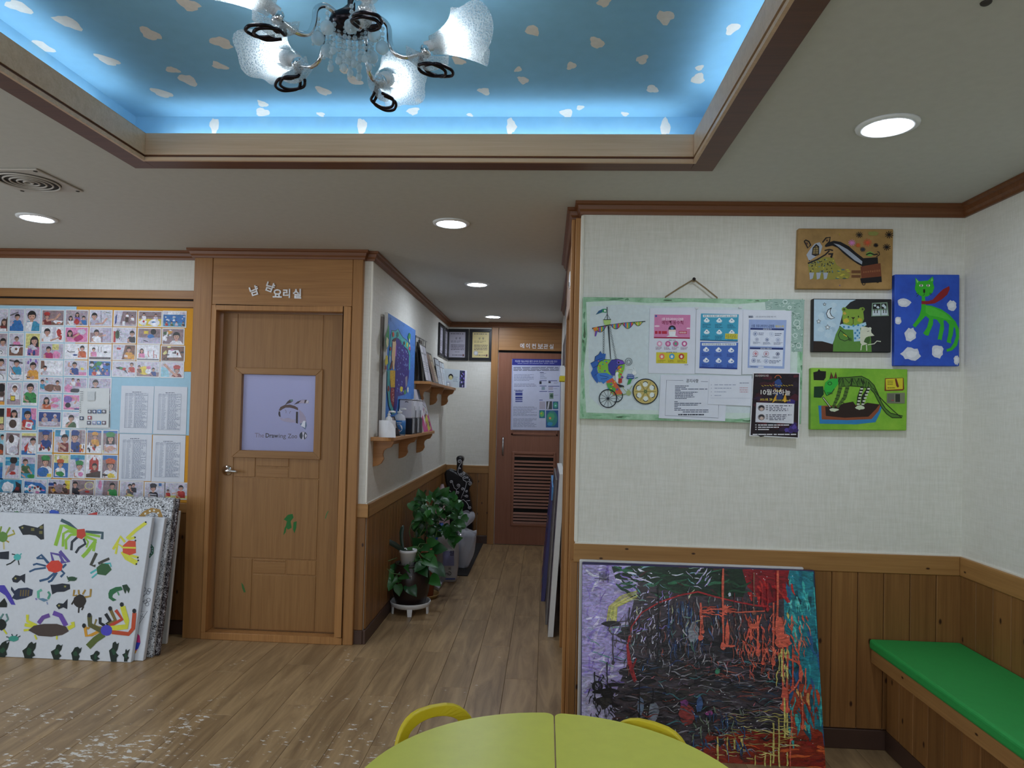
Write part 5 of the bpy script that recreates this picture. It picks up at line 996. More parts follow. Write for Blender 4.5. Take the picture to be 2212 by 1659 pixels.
# sheets pinned on it
def sheet5(name, label, cat, pts, lift, mat='paper', group=None):
    Y = YN-.003-lift
    o = MB().prism([crop(lambda x, y: ony(x, y, Y), 1230, 580, 4.147)(*p) for p in pts], (0, .0012, 0)).build(name, mat); tag(o, label, cat, group)
    return o, Pic(crop(lambda x, y: ony(x, y, Y), 1230, 580, 4.147), (0, -1, 0), o, step=2.5e-5, base=2e-4, mat='print')
plain('sheet_white', '#dde1ec', .5)
TXT = '#39415c'
o, pc = sheet5('notice_sheet', 'white sheet with a pink and yellow virus prevention print', 'notice', [(722,355),(1135,352),(1122,945),(707,937)], 0, 'sheet_white', 'virus prevention notices')
pc.begin('print'); pc.poly([(762,412),(1084,416),(1080,630),(757,625)], '#d884b0'); pc.poly([(757,612),(1080,618),(1080,630),(757,625)], '#a8264e'); pc.rect(768,418,785,434,'#3f5fa8')
pc.text(826, 466, 26, '신종 코로나바이러스감염증', '#fff2f8', .012, .01, 195); pc.text(828, 502, 38, '예방행동수칙', '#8c1f4a', .02, .01, 192)
pc.ell(920, 545, 34, 36, '#2b2430'); pc.rect(890, 548, 952, 596, '#f1d7cf'); pc.poly([(888,565),(955,565),(945,600),(898,600)], '#eef0f4'); pc.poly([(868,612),(890,600),(950,600),(975,612)], '#e6e8ee'); pc.ell(920, 536, 14, 10, '#5f8fc9')
for (x, w_) in ((766,24),(798,24),(828,46),(980,72)): pc.rect(x, 560, x+w_, 586, '#c0243f')
pc.rows(985, 565, 1048, 582, 2, '#ffffff', .5, 4, 1); pc.ell(785, 516, 24, 8, '#f2d6e4'); pc.ell(1066, 536, 18, 7, '#f2d6e4')
pc.text(890, 648, 10, '예방 수칙', TXT, .01, 0, 60)
for i, x in enumerate((807, 883, 952, 1030)): pc.ell(x, 674, 25, 25, '#c75f96' if i else '#e3a5c4', 18); pc.ell(x, 674, 12, 14, ['#f5e4ee', '#e9b9d2', '#5fae86', '#f5e4ee'][i]); pc.rows(x-34, 700, x+34, 730, 3, '#8a5470', .4, i+3)
pc.poly([(778,750),(1056,754),(1054,852),(776,848)], '#d6c92e'); pc.text(866, 756, 11, '감염병 증상', TXT, .01, 0, 98)
for i, x in enumerate((828, 918, 1003)): pc.ell(x, 788, 25, 26, ['#e9785c', '#4aa3d0', '#c2392f'][i], 18); pc.ell(x, 790, 11, 13, '#f1e6d8'); pc.rows(x-36, 818, x+36, 842, 2, '#7a5c1e', .4, i+8)
pc.rows(1030, 858, 1072, 866, 1, TXT, .5, 3); pc.end()
o, pc = sheet5('notice_sheet', 'white sheet with two stacked blue symptom prints', 'notice', [(1138,368),(1556,372),(1540,955),(1126,938)], .002, 'sheet_white', 'virus prevention notices')
pc.begin('print'); pc.poly([(1178,403),(1517,411),(1508,656),(1170,645)], '#3fa3c4'); pc.rect(1196,414,1502,436,'#e9f0f4'); pc.text(1204, 432, 15, '발열, 기침 등 호흡기 증상이 있을 시 행동수칙', '#1f3a66', .012, .008, 290)
for i in range(6):
    x, y = 1230+i % 3*112, 468+i//3*104+i % 3*2; pc.ell(x, y, 26, 16, '#e6f2f6'); pc.ell(x, y-12, 13, 14, '#f7fafc'); pc.ell(x, y-8, 6, 6, '#5a86a8'); pc.rows(x-38, y+26, x+38, y+64, 4, '#164a62', .4, i+2)
pc.poly([(1396,582),(1508,586),(1506,634),(1394,630)], '#d9cf4a'); pc.rows(1400,590,1500,628,4,'#5f5a1e',.45,4,1); pc.poly([(1170,636),(1508,647),(1508,656),(1170,645)], '#1d5f86')
pc.poly([(1172,657),(1512,664),(1503,903),(1163,892)], '#4a6fc0'); pc.rect(1186,668,1494,690,'#e9f0f4'); pc.text(1194, 686, 16, '코로나바이러스감염증-19 국민행동수칙', '#1f2f66', .012, .008, 290)
for i in range(6):
    x, y = 1224+i % 3*112, 730+i//3*96+i % 3*3; pc.ell(x, y, 27, 17, '#e4e9f5'); pc.ell(x, y-13, 12, 14, '#f7fafc'); pc.ell(x+6, y, 7, 6, '#3f5fa8'); pc.rows(x-38, y+26, x+38, y+56, 3, '#23397a', .4, i+12)
pc.poly([(1163,880),(1503,890),(1503,903),(1163,892)], '#1f3a8c'); pc.end()
o, pc = sheet5('notice_sheet', 'white sheet with one framed lilac-blue prevention print, rightmost', 'notice', [(1556,370),(1990,378),(1975,945),(1546,948)], .004, 'sheet_white', 'virus prevention notices')
pc.begin('print'); pc.rect(1604,422,1644,442,'#8f96a8'); pc.text(1608, 440, 14, '붙임 2', '#22283a', .01); pc.text(1668, 440, 15, '신종 코로나바이러스감염증 예방 수칙', '#4c546c', 0, 0, 182)
pc.poly([(1608,457),(1945,462),(1925,898),(1596,890)], '#9db0dc'); pc.text(1630, 528, 27, '신종 코로나바이러스감염증', '#26386f', .015, .01, 205); pc.text(1845, 530, 22, '예방수칙', '#d6c23e', .02, .01, 75)
pc.poly([(1622,532),(1922,538),(1916,702),(1617,694)], '#dfe5f4'); pc.poly([(1622,532),(1922,538),(1921,554),(1621,548)], '#22346e'); pc.text(1735, 548, 11, '일상생활 예방 수칙', '#eef2fb', .01, .01, 75)
pc.poly([(1616,706),(1915,712),(1908,876),(1611,868)], '#dfe5f4'); pc.poly([(1616,706),(1915,712),(1914,728),(1615,722)], '#22346e'); pc.text(1710, 722, 11, '감염 의심 시 행동수칙', '#eef2fb', .01, .01, 100)
for (x, y, r, c_) in ((1665,585,18,'#7f8fb5'),(1810,588,18,'#c3cce2'),(1680,636,14,'#9aa3bd'),(1770,638,14,'#5f6f9a'),(1868,640,18,'#aab4d0'),(1667,762,22,'#c9848f'),(1762,764,22,'#b98a96'),(1865,766,16,'#4c5578'),(1650,825,18,'#8b96b8'),(1762,830,18,'#9aa6c6')): pc.ring(x, y, r, r, 4, c_, 16); pc.blob(x, y, r*.55, r*.6, c_, seed=int(x))
for (x0, y0, x1, y1, n_) in ((1694,572,1770,600,2),(1840,576,1905,606,2),(1645,656,1712,676,3),(1735,658,1805,682,3),(1830,660,1908,684,3),(1640,782,1700,794,1),(1725,784,1800,800,2),(1822,788,1905,806,2),(1680,815,1722,842,3),(1790,820,1900,852,3)): pc.rows(x0, y0, x1, y1, n_, '#54607f', .45, int(x0))
pc.text(1622, 884, 9, '질병관리본부', TXT, .01); pc.rect(1690, 878, 1740, 888, '#eef1f8'); pc.end()
o, pc = sheet5('notice_sheet', 'large white sheet with a framed list below the prevention notices', 'notice', [(818,955),(1630,962),(1620,1232),(1402,1225),(1395,1368),(800,1340)], .0006, 'sheet_white')
pc.begin('print'); Gr = '#4b566e'
pc.line([(1020,1003),(870,1000),(856,1316),(1334,1340),(1337,1222)], 3, Gr); pc.line([(1178,1012),(1240,1014)], 3, Gr); pc.text(1046, 1022, 32, '공지사항', '#222a3a', .012, .01, 110)
for i, (w_) in enumerate((125,95,290,50,205,160,165,175,105)): pc.rows(946, 1046+i*14, 946+w_, 1059+i*14, 1, Gr, .5, i+3, 1, .05)
for i, (w_) in enumerate((30,240,210,30,60,305)): pc.rows(940, 1186+i*15, 940+w_, 1200+i*15, 1, Gr, .5, i+23, 1, .05)
pc.rows(1015, 1278, 1245, 1292, 1, Gr, .5, 41, 1, .05); pc.rows(975, 1300, 1205, 1318, 1, '#262e3e', .6, 42, 1, .05); pc.end()
o, pc = sheet5('notice_sheet', 'small white card with faint handwriting next to the dark poster', 'notice', [(1255,990),(1640,985),(1628,1232),(1238,1215)], .003, 'sheet_white')
pc.begin('print')
for i, y in enumerate((1042, 1072, 1105, 1138)): pc.rows(1268, y-7, 1275, y+7, 1, '#8d95ab', .5, i+1, 1); pc.rows(1300, y-8, 1495-i*45, y+8, 1, '#9aa2b8', .4, i+5, 1, .1)
pc.rows(1525, 1018, 1610, 1034, 1, '#8d95ab', .5, 2, 1); pc.rows(1525, 1060, 1600, 1115, 3, '#c28a94', .35, 4, 1); pc.line([(1262,1160),(1620,1162)], 2, '#aab2c6'); pc.end()
plain('poster_white', '#e6e6ea', .4)
o, pc = sheet5('event_poster', 'dark purple and red event poster with white handwriting at the board corner', 'poster', [(1645,932),(2066,935),(2055,1522),(1613,1500)], .006, 'poster_white')
pc.begin('print'); pc.poly([(1652,940),(2058,943),(2046,1514),(1622,1492)], '#241820')
for i in range(70):
    x, y = r_.uniform(1665, 2035), r_.uniform(955, 1480); pc.blob(x, y, r_.uniform(15, 45), r_.uniform(10, 30), r_.choice(['#3c1a24', '#4a1d2a', '#1c1a22', '#2e2230', '#5a2630', '#33203c']), 9, .4, i+60)
for i in range(14): pc.blob(r_.uniform(1940, 2030), r_.uniform(1380, 1470), 22, 18, r_.choice(['#46357e', '#3b2a66', '#57469a']), 9, .4, i+160)
pc.blob(1870, 1030, 32, 40, '#2f4a86'); pc.blob(1875, 1140, 36, 40, '#27345f'); pc.poly([(1830,1165),(1855,1120),(1850,1180),(1815,1205)], '#d6a02f'); pc.poly([(1910,1180),(1935,1115),(1945,1190),(1925,1200)], '#d6a02f'); pc.arc(1867, 985, 28, 3.2, 6.2, 7, '#b5623f'); pc.arc(1868, 1075, 26, 0, 3.1, 10, '#b9a03c'); pc.blob(1985, 1200, 40, 30, '#3a2f78')
for i in range(12): pc.line([(1720+i*24, 1046+r_.uniform(-6, 6)), (1738+i*24, 1050+r_.uniform(-8, 8))], 4, '#d3b53c')
pc.text(1712, 1132, 52, '10월의하늘', '#f2efe8', .004, .02, 265); pc.text(1660, 970, 18, '과천시어린이도서관', '#e6e3de', 0, 0, 122)
pc.text(1706, 1182, 17, '2022.', '#e3c84a', .01, .02, 42); pc.text(1754, 1184, 21, '10. 29', '#e8cf4c', .02, .02, 62); pc.text(1822, 1187, 15, '토요일 오후', '#e3c84a', .01, .02, 72); pc.text(1898, 1190, 18, '2시~6시', '#e8cf4c', .015, .02, 78)
pc.poly([(1672,1200),(2012,1212),(2006,1390),(1664,1376)], '#d9dae2')
for (y, hd_) in ((1250, '#2a2a30'), (1332, '#3a3a42')): pc.ell(1718, y, 32, 28, '#8a7f80', 18); pc.ell(1718, y-8, 24, 16, hd_); pc.ell(1720, y+8, 15, 15, '#c9b0a4'); pc.rows(1758, y-28, 1778, y+22, 3, '#2a2c38', .5, y, 1); pc.rows(1788, y-28, 1992, y+30, 4, '#3c4052', .45, y+1)
for i in range(3): pc.rows(1662, 1394+i*20, 1676, 1408+i*20, 1, '#e6e3ea', .6, i, 1); pc.rows(1688, 1394+i*20, 1965-i*90, 1410+i*20, 1, '#e6e3ea', .55, i+4, 1, .05)
pc.rows(1640, 1478, 2032, 1494, 1, '#e6e3ea', .6, 9, 1, .06); pc.end()
for (x, y, lab) in ((1140,356,'clear tape holding the pink notice'),(1530,348,'clear tape holding the blue notice')):
    p = C5(x, y); o = MB().box(p.x-.008, p.x+.008, YN-.0075, YN-.0065, p.z-.004, p.z+.004).build('tape_piece', 'clip'); tag(o, 'small shiny '+lab+' to the board', 'tape')

# ------------------------------------------------------------------ painted canvases on the right wall
def canvas_wall(name, label, pts, mat, th=.03, cat='painting'):
    q = [C6(x, y) for x, y in pts]; c_ = sum(q, V())/4
    t = thing(name, (c_.x, YB, min(p.z for p in q)), label, cat, 'canvases on the right wall'); cv = MB().slab(q, (0, th-.0005, 0)).build('canvas', mat, t, bevel=.003)
    return t, Pic(C6, (0, -1, 0), cv, mat='paint')
C6 = crop(lambda x, y: ony(x, y, YB-.03), 1680, 460, 3.318)
mottled('paint_ochre', '#8a6a3a', '#9f7b44', '#b08a52', 9); mottled('paint_blue', '#1f45ac', '#2450bf', '#2a58c8', 14); mottled('paint_green', '#5f9c22', '#7cb52c', '#98c93c', 5); mottled('paint_black', '#0d0e12', '#121317', '#1b1c20', 14)
K = '#141014'
t, pc = canvas_wall('canvas_painting', 'brown canvas of a house with long black limbs and star bursts, topmost', [(150,110),(830,115),(820,548),(135,543)], 'paint_ochre')
pc.begin('painted_house')
pc.poly([(205,300),(235,255),(265,220),(300,210),(320,240),(305,290),(225,345)], '#a9b0bd'); pc.poly([(243,300),(250,250),(275,222),(297,240),(297,300),(270,310)], K); pc.poly([(250,295),(256,255),(275,235),(290,248),(290,295)], '#8f7a4a')
for y in (250,265,280,292): pc.line([(252,y),(292,y-3)], 3, K)
pc.line([(270,235),(272,305)], 3, K)
pc.poly([(215,365),(330,315),(400,320),(420,370),(520,440),(510,470),(380,478),(230,475)], '#8f8638')
for i in range(60): pc.blob(r_.uniform(228, 400), r_.uniform(330, 430), 5, 4, r_.choice([K, K, '#3f5a66', '#5f7f86', '#c2b23c']), 7, .3, i+300)
for i in range(12): pc.blob(r_.uniform(400, 510), r_.uniform(400, 470), 13, 5, r_.choice(['#4f6f6a', '#3f5a4a', '#b3a63c']), 7, .3, i+400)
for x in (225, 275, 325): pc.poly([(x,428),(x+35,428),(x+25,470),(x+5,478)], '#a3a9b5')
pc.line([(215,362),(280,335),(340,300),(370,270)], 10, K); pc.line([(335,270),(370,262),(395,270)], 9, K); pc.poly([(360,290),(398,288),(388,325),(374,318),(382,300),(362,300)], K)
pc.begin('painted_limbs')
pc.poly([(335,240),(355,215),(400,200),(450,208),(510,240),(560,285),(620,330),(610,385),(570,365),(520,330),(470,290),(430,250),(390,235),(345,245)], K); pc.poly([(398,218),(440,228),(500,262),(560,310),(608,350),(606,372),(550,340),(490,290),(440,248)], '#9aa1ae')
pc.line([(188,205),(200,195),(222,205),(235,230),(215,252),(190,205)], 9, K); pc.line([(320,212),(345,180),(375,175),(370,205),(340,235)], 9, K); pc.ell(208, 220, 7, 9, '#5a3a2a'); pc.ell(352, 198, 7, 8, '#5a3a2a')
pc.begin('painted_train')
pc.poly([(608,325),(715,318),(720,385),(600,390)], K); pc.poly([(592,385),(735,360),(742,455),(598,470)], '#6f3a22'); pc.poly([(590,470),(742,455),(745,495),(598,505)], K); pc.rect(528,412,592,432,'#6a4426'); pc.rect(528,446,592,464,'#6a4426')
for i in range(8): pc.blob(615+i*16, 425-i*1.5, 6, 8, '#8a5636', 8, .3, i+500)
pc.ring(615, 508, 10, 9, 5, K, 12); pc.ring(715, 494, 7, 7, 4, K, 10); pc.blob(660, 295, 28, 16, '#6fa04a'); pc.line([(632,300),(660,288),(690,300),(715,295)], 9, K); pc.line([(705,315),(728,300),(725,282),(712,278)], 6, K)
for j, (x, y, r, c_) in enumerate(((583,158,26,'#2f2a22'),(797,157,30,K),(780,246,28,K),(702,232,18,K),(608,262,20,'#1f2a3a'),(530,215,26,'#d987c2'),(575,233,18,'#c9622f'),(642,213,32,'#d25a3a'))):
    pc.begin('painted_star')
    for k in range(5): a = k*pi/5+.2*j; pc.line([(x-r*cos(a), y-r*sin(a)*.9), (x+r*cos(a), y+r*sin(a)*.9)], 5, c_)
pc.begin('painted_smudge').blob(685, 148, 38, 14, '#8f8f4c').begin('painted_mark').line([(440,148),(442,160)], 5, '#b39a2c').begin('painted_mark').line([(440,520),(446,521)], 7, '#3f4a9a'); pc.end()

t, pc = canvas_wall('canvas_painting', 'bright blue canvas of a green cat in a red scarf among white clouds', [(840,440),(1305,442),(1302,1098),(838,1096)], 'paint_blue')
for j, (x, y, rx, ry) in enumerate(((902,642,48,30),(1247,662,34,38),(862,770,24,30),(952,875,42,48),(957,1010,68,46),(1145,995,42,52),(1280,1055,20,36))):
    pc.begin('painted_cloud'); pc.blob(x, y, rx, ry, '#d6d9e2', 16, .2, j+600); pc.blob(x, y, rx*.6, ry*.5, '#e6e8ee', 12, .25, j+650)
G1 = '#38b32c'; G2 = '#4fc23c'
pc.begin('painted_cat')
pc.poly([(985,462),(1012,490),(1075,485),(1110,455),(1118,478),(1112,500),(1122,535),(1110,570),(1075,598),(1055,600),(1060,660),(1100,665),(1170,690),(1230,730),(1275,780),(1298,830),(1300,890),(1285,950),(1250,985),(1212,995),(1208,978),(1240,965),(1262,930),(1278,880),(1272,830),(1262,815),(1255,870),(1240,915),(1245,935),(1222,930),(1210,925),(1222,870),(1228,800),(1205,772),(1188,770),(1192,830),(1180,880),(1175,915),(1160,905),(1145,908),(1155,860),(1165,800),(1140,765),(1115,760),(1112,800),(1090,850),(1080,880),(1060,878),(1042,862),(1070,820),(1085,760),(1060,738),(1030,770),(1000,805),(985,822),(966,805),(990,775),(1015,735),(1028,690),(1032,600),(1000,580),(982,545),(988,505)], G1)
pc.poly([(1060,665),(1120,680),(1200,720),(1250,770),(1215,765),(1150,745),(1090,735),(1060,715)], G2); pc.ell(1028, 520, 14, 9, '#dfe6d6'); pc.ell(1078, 520, 13, 9, '#dfe6d6'); pc.rect(1023, 512, 1030, 528, K); pc.rect(1073, 512, 1080, 528, K); pc.rect(1042, 547, 1056, 572, '#20201c'); pc.line([(1049,572),(1049,588),(1040,592)], 3, K)
for (a, b_) in (((1010,572),(990,582)),((1012,580),(995,600)),((1088,572),(1105,585)),((1086,578),(1098,592))): pc.line([a, b_], 3, K)
pc.poly([(988,470),(1008,490),(1000,505)], '#8fd37c'); pc.poly([(1105,465),(1112,485),(1095,490)], '#8fd37c')
pc.begin('painted_scarf').poly([(1030,630),(1075,632),(1110,622),(1140,590),(1180,550),(1228,524),(1232,545),(1215,585),(1175,620),(1125,648),(1070,655),(1030,654)], '#8f1f24'); pc.end()

t, pc = canvas_wall('canvas_painting', 'black and pale blue night canvas of a green bear hugging a white mouse', [(252,614),(818,618),(812,1000),(248,996)], 'paint_black')
pc.begin('painted_night_sky').poly([(260,620),(560,622),(520,640),(480,680),(460,740),(440,820),(400,920),(390,950),(310,925),(258,920)], '#b4cfe0').poly([(258,918),(320,920),(392,940),(395,994),(255,992)], '#2a1d16')
for i in range(20): pc.blob(r_.uniform(300, 420), r_.uniform(640, 900), 25, 18, r_.choice(['#c3d9e6', '#a6c2d6', '#b9d3e2']), 9, .3, i+700)
pc.begin('painted_moon').poly([(385,680),(360,695),(348,722),(358,748),(382,760),(408,752),(385,738),(374,715),(376,695)], '#e3edf2').line([(385,680),(360,695),(348,722),(358,748),(382,760),(408,752),(385,738),(374,715),(376,695),(385,680)], 5, K)
for (x, y, r) in ((335,655,12),(293,778,17),(357,820,20)):
    pc.begin('painted_star'); pts = [(x+(r if k % 2 == 0 else r*.45)*sin(k*pi/5), y-(r if k % 2 == 0 else r*.45)*cos(k*pi/5)) for k in range(10)]; pc.poly(pts, '#e3edf2'); pc.line(pts, 4, K, True)
pc.begin('painted_window'); pc.poly([(675,645),(785,640),(796,738),(670,742)], '#7f9a84'); pc.poly([(682,652),(735,650),(735,688),(680,690)], K); pc.poly([(742,650),(778,648),(782,686),(742,688)], K); pc.poly([(680,700),(735,698),(735,735),(678,736)], '#c3cfd6'); pc.poly([(742,698),(784,696),(788,732),(742,734)], '#c3cfd6')
for q in ((696,664),(718,676),(755,664),(768,676)): pc.blob(*q, 11, 9, '#c3d3da', 9, .3, int(q[0]))
for q in (690, 710, 755, 772): pc.rect(q, 692, q+6, 718, K)
pc.begin('painted_bear')
pc.poly([(395,994),(398,930),(415,870),(440,820),(470,800),(620,805),(655,840),(668,900),(672,996)], '#5b8a3a'); pc.poly([(462,760),(465,700),(460,690),(470,675),(490,680),(500,690),(580,690),(592,678),(612,678),(622,695),(612,708),(618,760),(600,800),(560,812),(500,812),(470,795)], '#84a53c')
pc.ell(475, 692, 17, 16, '#7a9a38'); pc.ell(608, 690, 15, 14, '#7a9a38'); pc.ell(475, 692, 8, 8, '#4a4a24'); pc.ell(608, 690, 7, 7, '#4a4a24'); pc.blob(490, 772, 22, 16, '#c9b23c'); pc.blob(588, 768, 18, 14, '#b9ac3c'); pc.blob(478, 720, 12, 10, '#c9a94a'); pc.poly([(525,748),(555,748),(540,764)], '#2a1a14'); pc.line([(540,764),(541,795),(528,800)], 4, '#2a1a14'); pc.ell(505, 745, 4, 7, K); pc.ell(578, 743, 4, 7, K)
pc.line([(450,838),(432,875),(445,905),(480,918),(515,905)], 5, '#20301a'); pc.line([(450,842),(500,885),(515,905)], 5, '#20301a'); pc.line([(470,870),(495,885)], 7, '#d6c23c')
for k in range(4): pc.line([(505+k*6, 895), (512+k*6, 918)], 3, '#1a2a16')
pc.begin('painted_scarf')
pc.poly([(440,805),(460,795),(540,812),(630,782),(635,805),(560,838),(480,835)], '#a9cfe2'); pc.poly([(540,835),(590,822),(595,918),(545,922)], '#a9cfe2')
for i in range(22):
    x, y = (450+i*17, 812+8*sin(i*.7)) if i < 10 else (548+(i-10) % 3*16, 842+(i-10)//3*19)
    if i % 2: pc.rect(x, y-7, x+13, y+7, '#3f86b5')
pc.begin('painted_mouse')
pc.poly([(590,850),(598,825),(620,815),(650,822),(668,840),(670,858),(692,880),(650,885),(625,895),(600,905),(588,890)], '#d3d6c0'); pc.ell(608, 825, 13, 12, '#d9dcc8'); pc.ell(660, 830, 11, 11, '#d9dcc8'); pc.poly([(590,890),(630,895),(640,940),(605,950),(590,930)], '#cfd2bc'); pc.line([(600,945),(595,985)], 7, '#d3d6c0'); pc.line([(635,945),(637,988)], 7, '#d3d6c0'); pc.line([(570,910),(600,898)], 8, '#d3d6c0'); pc.line([(645,945),(690,938),(710,918),(738,922)], 6, '#d3d6c0'); pc.line([(640,850),(655,846)], 3, K); pc.poly([(655,885),(662,905),(650,940),(615,925),(625,900)], '#3f5f2c'); pc.end()

t, pc = canvas_wall('canvas_painting', 'lime green canvas of a crouching green animal with a long tail', [(240,1110),(932,1120),(924,1560),(236,1553)], 'paint_green')
pc.begin('painted_rug').poly([(290,1380),(420,1385),(750,1375),(735,1430),(700,1500),(560,1515),(300,1510)], '#2f7fb5').poly([(312,1382),(740,1372),(722,1420),(672,1478),(500,1485),(315,1480)], '#8a4a2c').poly([(340,1388),(420,1390),(470,1365),(540,1352),(570,1395),(640,1360),(730,1372),(700,1410),(650,1460),(480,1468),(345,1455)], '#2a1a14')
pc.begin('painted_block').poly([(255,1142),(285,1135),(295,1118),(305,1132),(346,1135),(344,1180),(330,1200),(258,1198)], '#15130f'); pc.begin('painted_block').poly([(260,1245),(325,1242),(330,1300),(310,1325),(258,1322)], '#12391c')
pc.begin('painted_animal')
AG = '#4f7a2a'; pc.poly([(430,1180),(500,1178),(600,1170),(650,1195),(690,1235),(715,1290),(740,1350),(770,1400),(810,1435),(895,1455),(890,1468),(820,1468),(780,1440),(745,1395),(715,1340),(690,1290),(660,1260),(600,1245),(520,1240),(435,1245)], AG)
for i in range(26):
    x = 435+r_.uniform(0, 240); y = 1185+max(0, x-600)*.5; pc.line([(x, y), (x+r_.uniform(-30, 30), y+r_.uniform(30, 60))], 4, '#1a2a12')
for i in range(22): t_ = i/21; x, y = 690+190*t_, 1255+200*t_**.8; pc.line([(x-10, y), (x+10, y+14)], 4, '#1a2a12')
pc.line([(430,1180),(500,1178),(600,1170),(650,1195),(690,1235),(715,1290),(740,1350),(770,1400),(810,1435),(895,1455)], 5, '#1a2a12'); pc.line([(435,1245),(520,1240),(600,1245),(660,1260),(690,1290),(715,1340),(745,1395),(780,1440),(820,1468),(890,1468)], 5, '#1a2a12')
for (x0, x1) in ((450, 395), (500, 425)): pc.line([(x0, 1240), (x0-20, 1320), (x1, 1395)], [28, 26, 18], '#4a6a26'); [pc.line([(x0-14-k*9, 1255+k*25), (x0+12-k*9, 1262+k*25)], 4, K) for k in range(6)]
for (x0, x1) in ((605, 575), (655, 605)): pc.line([(x0, 1250), (x1+6, 1320), (x1, 1385)], 24, '#1d2418'); [pc.rect(x0-14-k*(x0-x1)/6, 1255+k*22, x0+6-k*(x0-x1)/6, 1266+k*22, '#cdd3c0') for k in range(6)]
pc.blob(400, 1412, 34, 12, '#c9d6b5'); pc.blob(590, 1395, 32, 16, '#c9d6b5')
pc.poly([(330,1270),(340,1215),(372,1190),(430,1185),(432,1225),(405,1260),(385,1290),(350,1310)], '#2fae3c'); pc.poly([(372,1190),(382,1142),(398,1185)], '#6a3a24'); pc.poly([(402,1186),(415,1140),(424,1188)], '#6a3a24'); pc.line([(372,1190),(382,1142),(398,1185)], 4, K); pc.line([(402,1186),(415,1140),(424,1188)], 4, K); pc.ring(372, 1222, 14, 11, 4, K, 12); pc.line([(330,1270),(350,1310),(385,1290),(405,1260)], 5, '#14401c')
for k in range(4): pc.line([(350+k*8, 1285), (365+k*9, 1305-k*3)], 3, K)
pc.line([(322,1320),(380,1398)], 12, '#1a2a14'); pc.line([(324,1324),(376,1392)], 4, '#dfe3d0')
pc.begin('painted_sign').poly([(768,1185),(900,1182),(905,1262),(895,1272),(765,1275)], '#7a2f1c').poly([(772,1190),(895,1184),(895,1262),(775,1268)], '#d3c62c').poly([(838,1190),(850,1188),(868,1245),(858,1252),(848,1240)], '#6a2a1c')
pc.rows(785, 1200, 825, 1235, 3, '#5f571c', .4, 5, 1); pc.rows(785, 1248, 840, 1260, 1, '#5f571c', .5, 6, 1)
pc.begin('painted_tag').poly([(782,1292),(910,1288),(908,1366),(780,1364)], '#7a7f66').rect(785, 1296, 832, 1358, '#66685a').rect(842, 1298, 875, 1355, '#2c3226').rect(812, 1340, 832, 1347, '#9a4a4a'); pc.end()

# ------------------------------------------------------------------ corridor: shelves and what stands on them
plain('black_frame', '#141318', .35); plain('card_white', '#dcdde6', .5); plain('silver_paper', '#b9b6c4', .35); plain('gold_paper', '#cdbd86', .35)
plain('clear_plastic', '#c7cbd6', .25); plain('label_blue', '#2a6fb0', .4); plain('dark_plastic', '#1c1f26', .3)
def shelf(name, label, y0, y1, zt, brk):
    t = thing(name, (XC, (y0+y1)/2, zt-.2), label, 'shelf', 'bracket shelves in the corridor'); xb_, xf = XC+.0005, -.985
    pts = [(xb_, y0)]+[(xf-.07+.07*sin(a), y0+.06-.06*cos(a)) for a in [pi/2*i/5 for i in range(6)]]+[(xf-.05+.05*cos(a), y1-.05+.05*sin(a)) for a in [pi/2*i/5 for i in range(6)]]+[(xb_, y1)]
    MB().prism([(x, y, zt-.024) for x, y in pts], (0, 0, .024)).build('board', 'shelf_y', t, bevel=.002)
    for y in brk:
        pr = [(0, 0), (.135, 0), (.135, -.012), (.118, -.042), (.09, -.05), (.07, -.066), (.065, -.09), (.072, -.12), (.055, -.15), (.03, -.165), (0, -.172)]
        MB().prism([(xb_+u, y-.011, zt-.0245+w) for u, w in pr], (0, .022, 0)).build('bracket', 'shelf_x', t, bevel=.002)
    MB().box(xb_, xb_+.015, brk[0]+.012, brk[-1]-.012, zt-.075, zt-.0245).build('back_rail', 'shelf_y', t, bevel=.002)
    return t
ZS1, ZS2 = 1.31, 1.736
shelf('wall_shelf', 'lower bracket shelf with tissue roll and bottles on the corridor wall', 4.45, 6.2, ZS1, (4.54, 5.34, 6.08))
shelf('wall_shelf', 'upper bracket shelf with certificates on the corridor wall', 5.83, 7.57, ZS2, (5.97, 6.72, 7.46))
# painting standing on the lower shelf, a second canvas behind it
XF = -1.092
def side_canvas(label, x0, x1, y0, y1, z0, z1, mat):
    t = thing('canvas_painting', (x1, (y0+y1)/2, z0), label, 'painting'); return MB().box(x0, x1, y0, y1, z0, z1).build('canvas', mat, t, bevel=.002)
plain('canvas_white', '#d9d9d6', .7, bump=.2, bscale=500); plain('canvas_edge_grey', '#77706c', .7)
t = side_canvas('grey-edged canvas standing behind the blue figure painting', -1.1285, -1.1175, 4.64, 5.60, ZS1, 2.12, 'canvas_edge_grey')
t = side_canvas('tall blue painting of a figure in a purple cloak on the lower shelf', -1.1165, XF, 4.685, 5.69, ZS1, 2.153, 'canvas_white')
C1 = crop(lambda x, y: onx(x, y, XF), 800, 660, 11.85); C2 = crop(lambda x, y: onx(x, y, XF), 790, 800, 7.9)
pc = Pic(lambda u, v: V((XF, 4.689+u*.997, 2.150-v*.837)), (1, 0, 0), t); pc.begin('painted_ground').rect(0, 0, 1, 1, '#3f7cc9')
for i in range(120): u, v = r_.random(), r_.random()*.98; pc.line([(max(0, u-.03), v), (u, v+.015), (min(1, u+.03), v)], .006, r_.choice(['#3567b5', '#4f8ad6', '#5a96dd', '#2f5fa8']))
pc.P = C1
pc.begin('painted_cloak')
BK2 = '#1a2030'
teal = [(535,640),(640,650),(700,595),(760,720),(830,820),(920,890),(1000,980),(1010,1200),(1010,1640),(970,1640),(985,1300),(950,1130),(880,1070),(800,980),(720,850),(660,825),(580,860),(540,960),(520,1250),(500,1500),(470,1640),(440,1640),(480,1200),(500,900)]
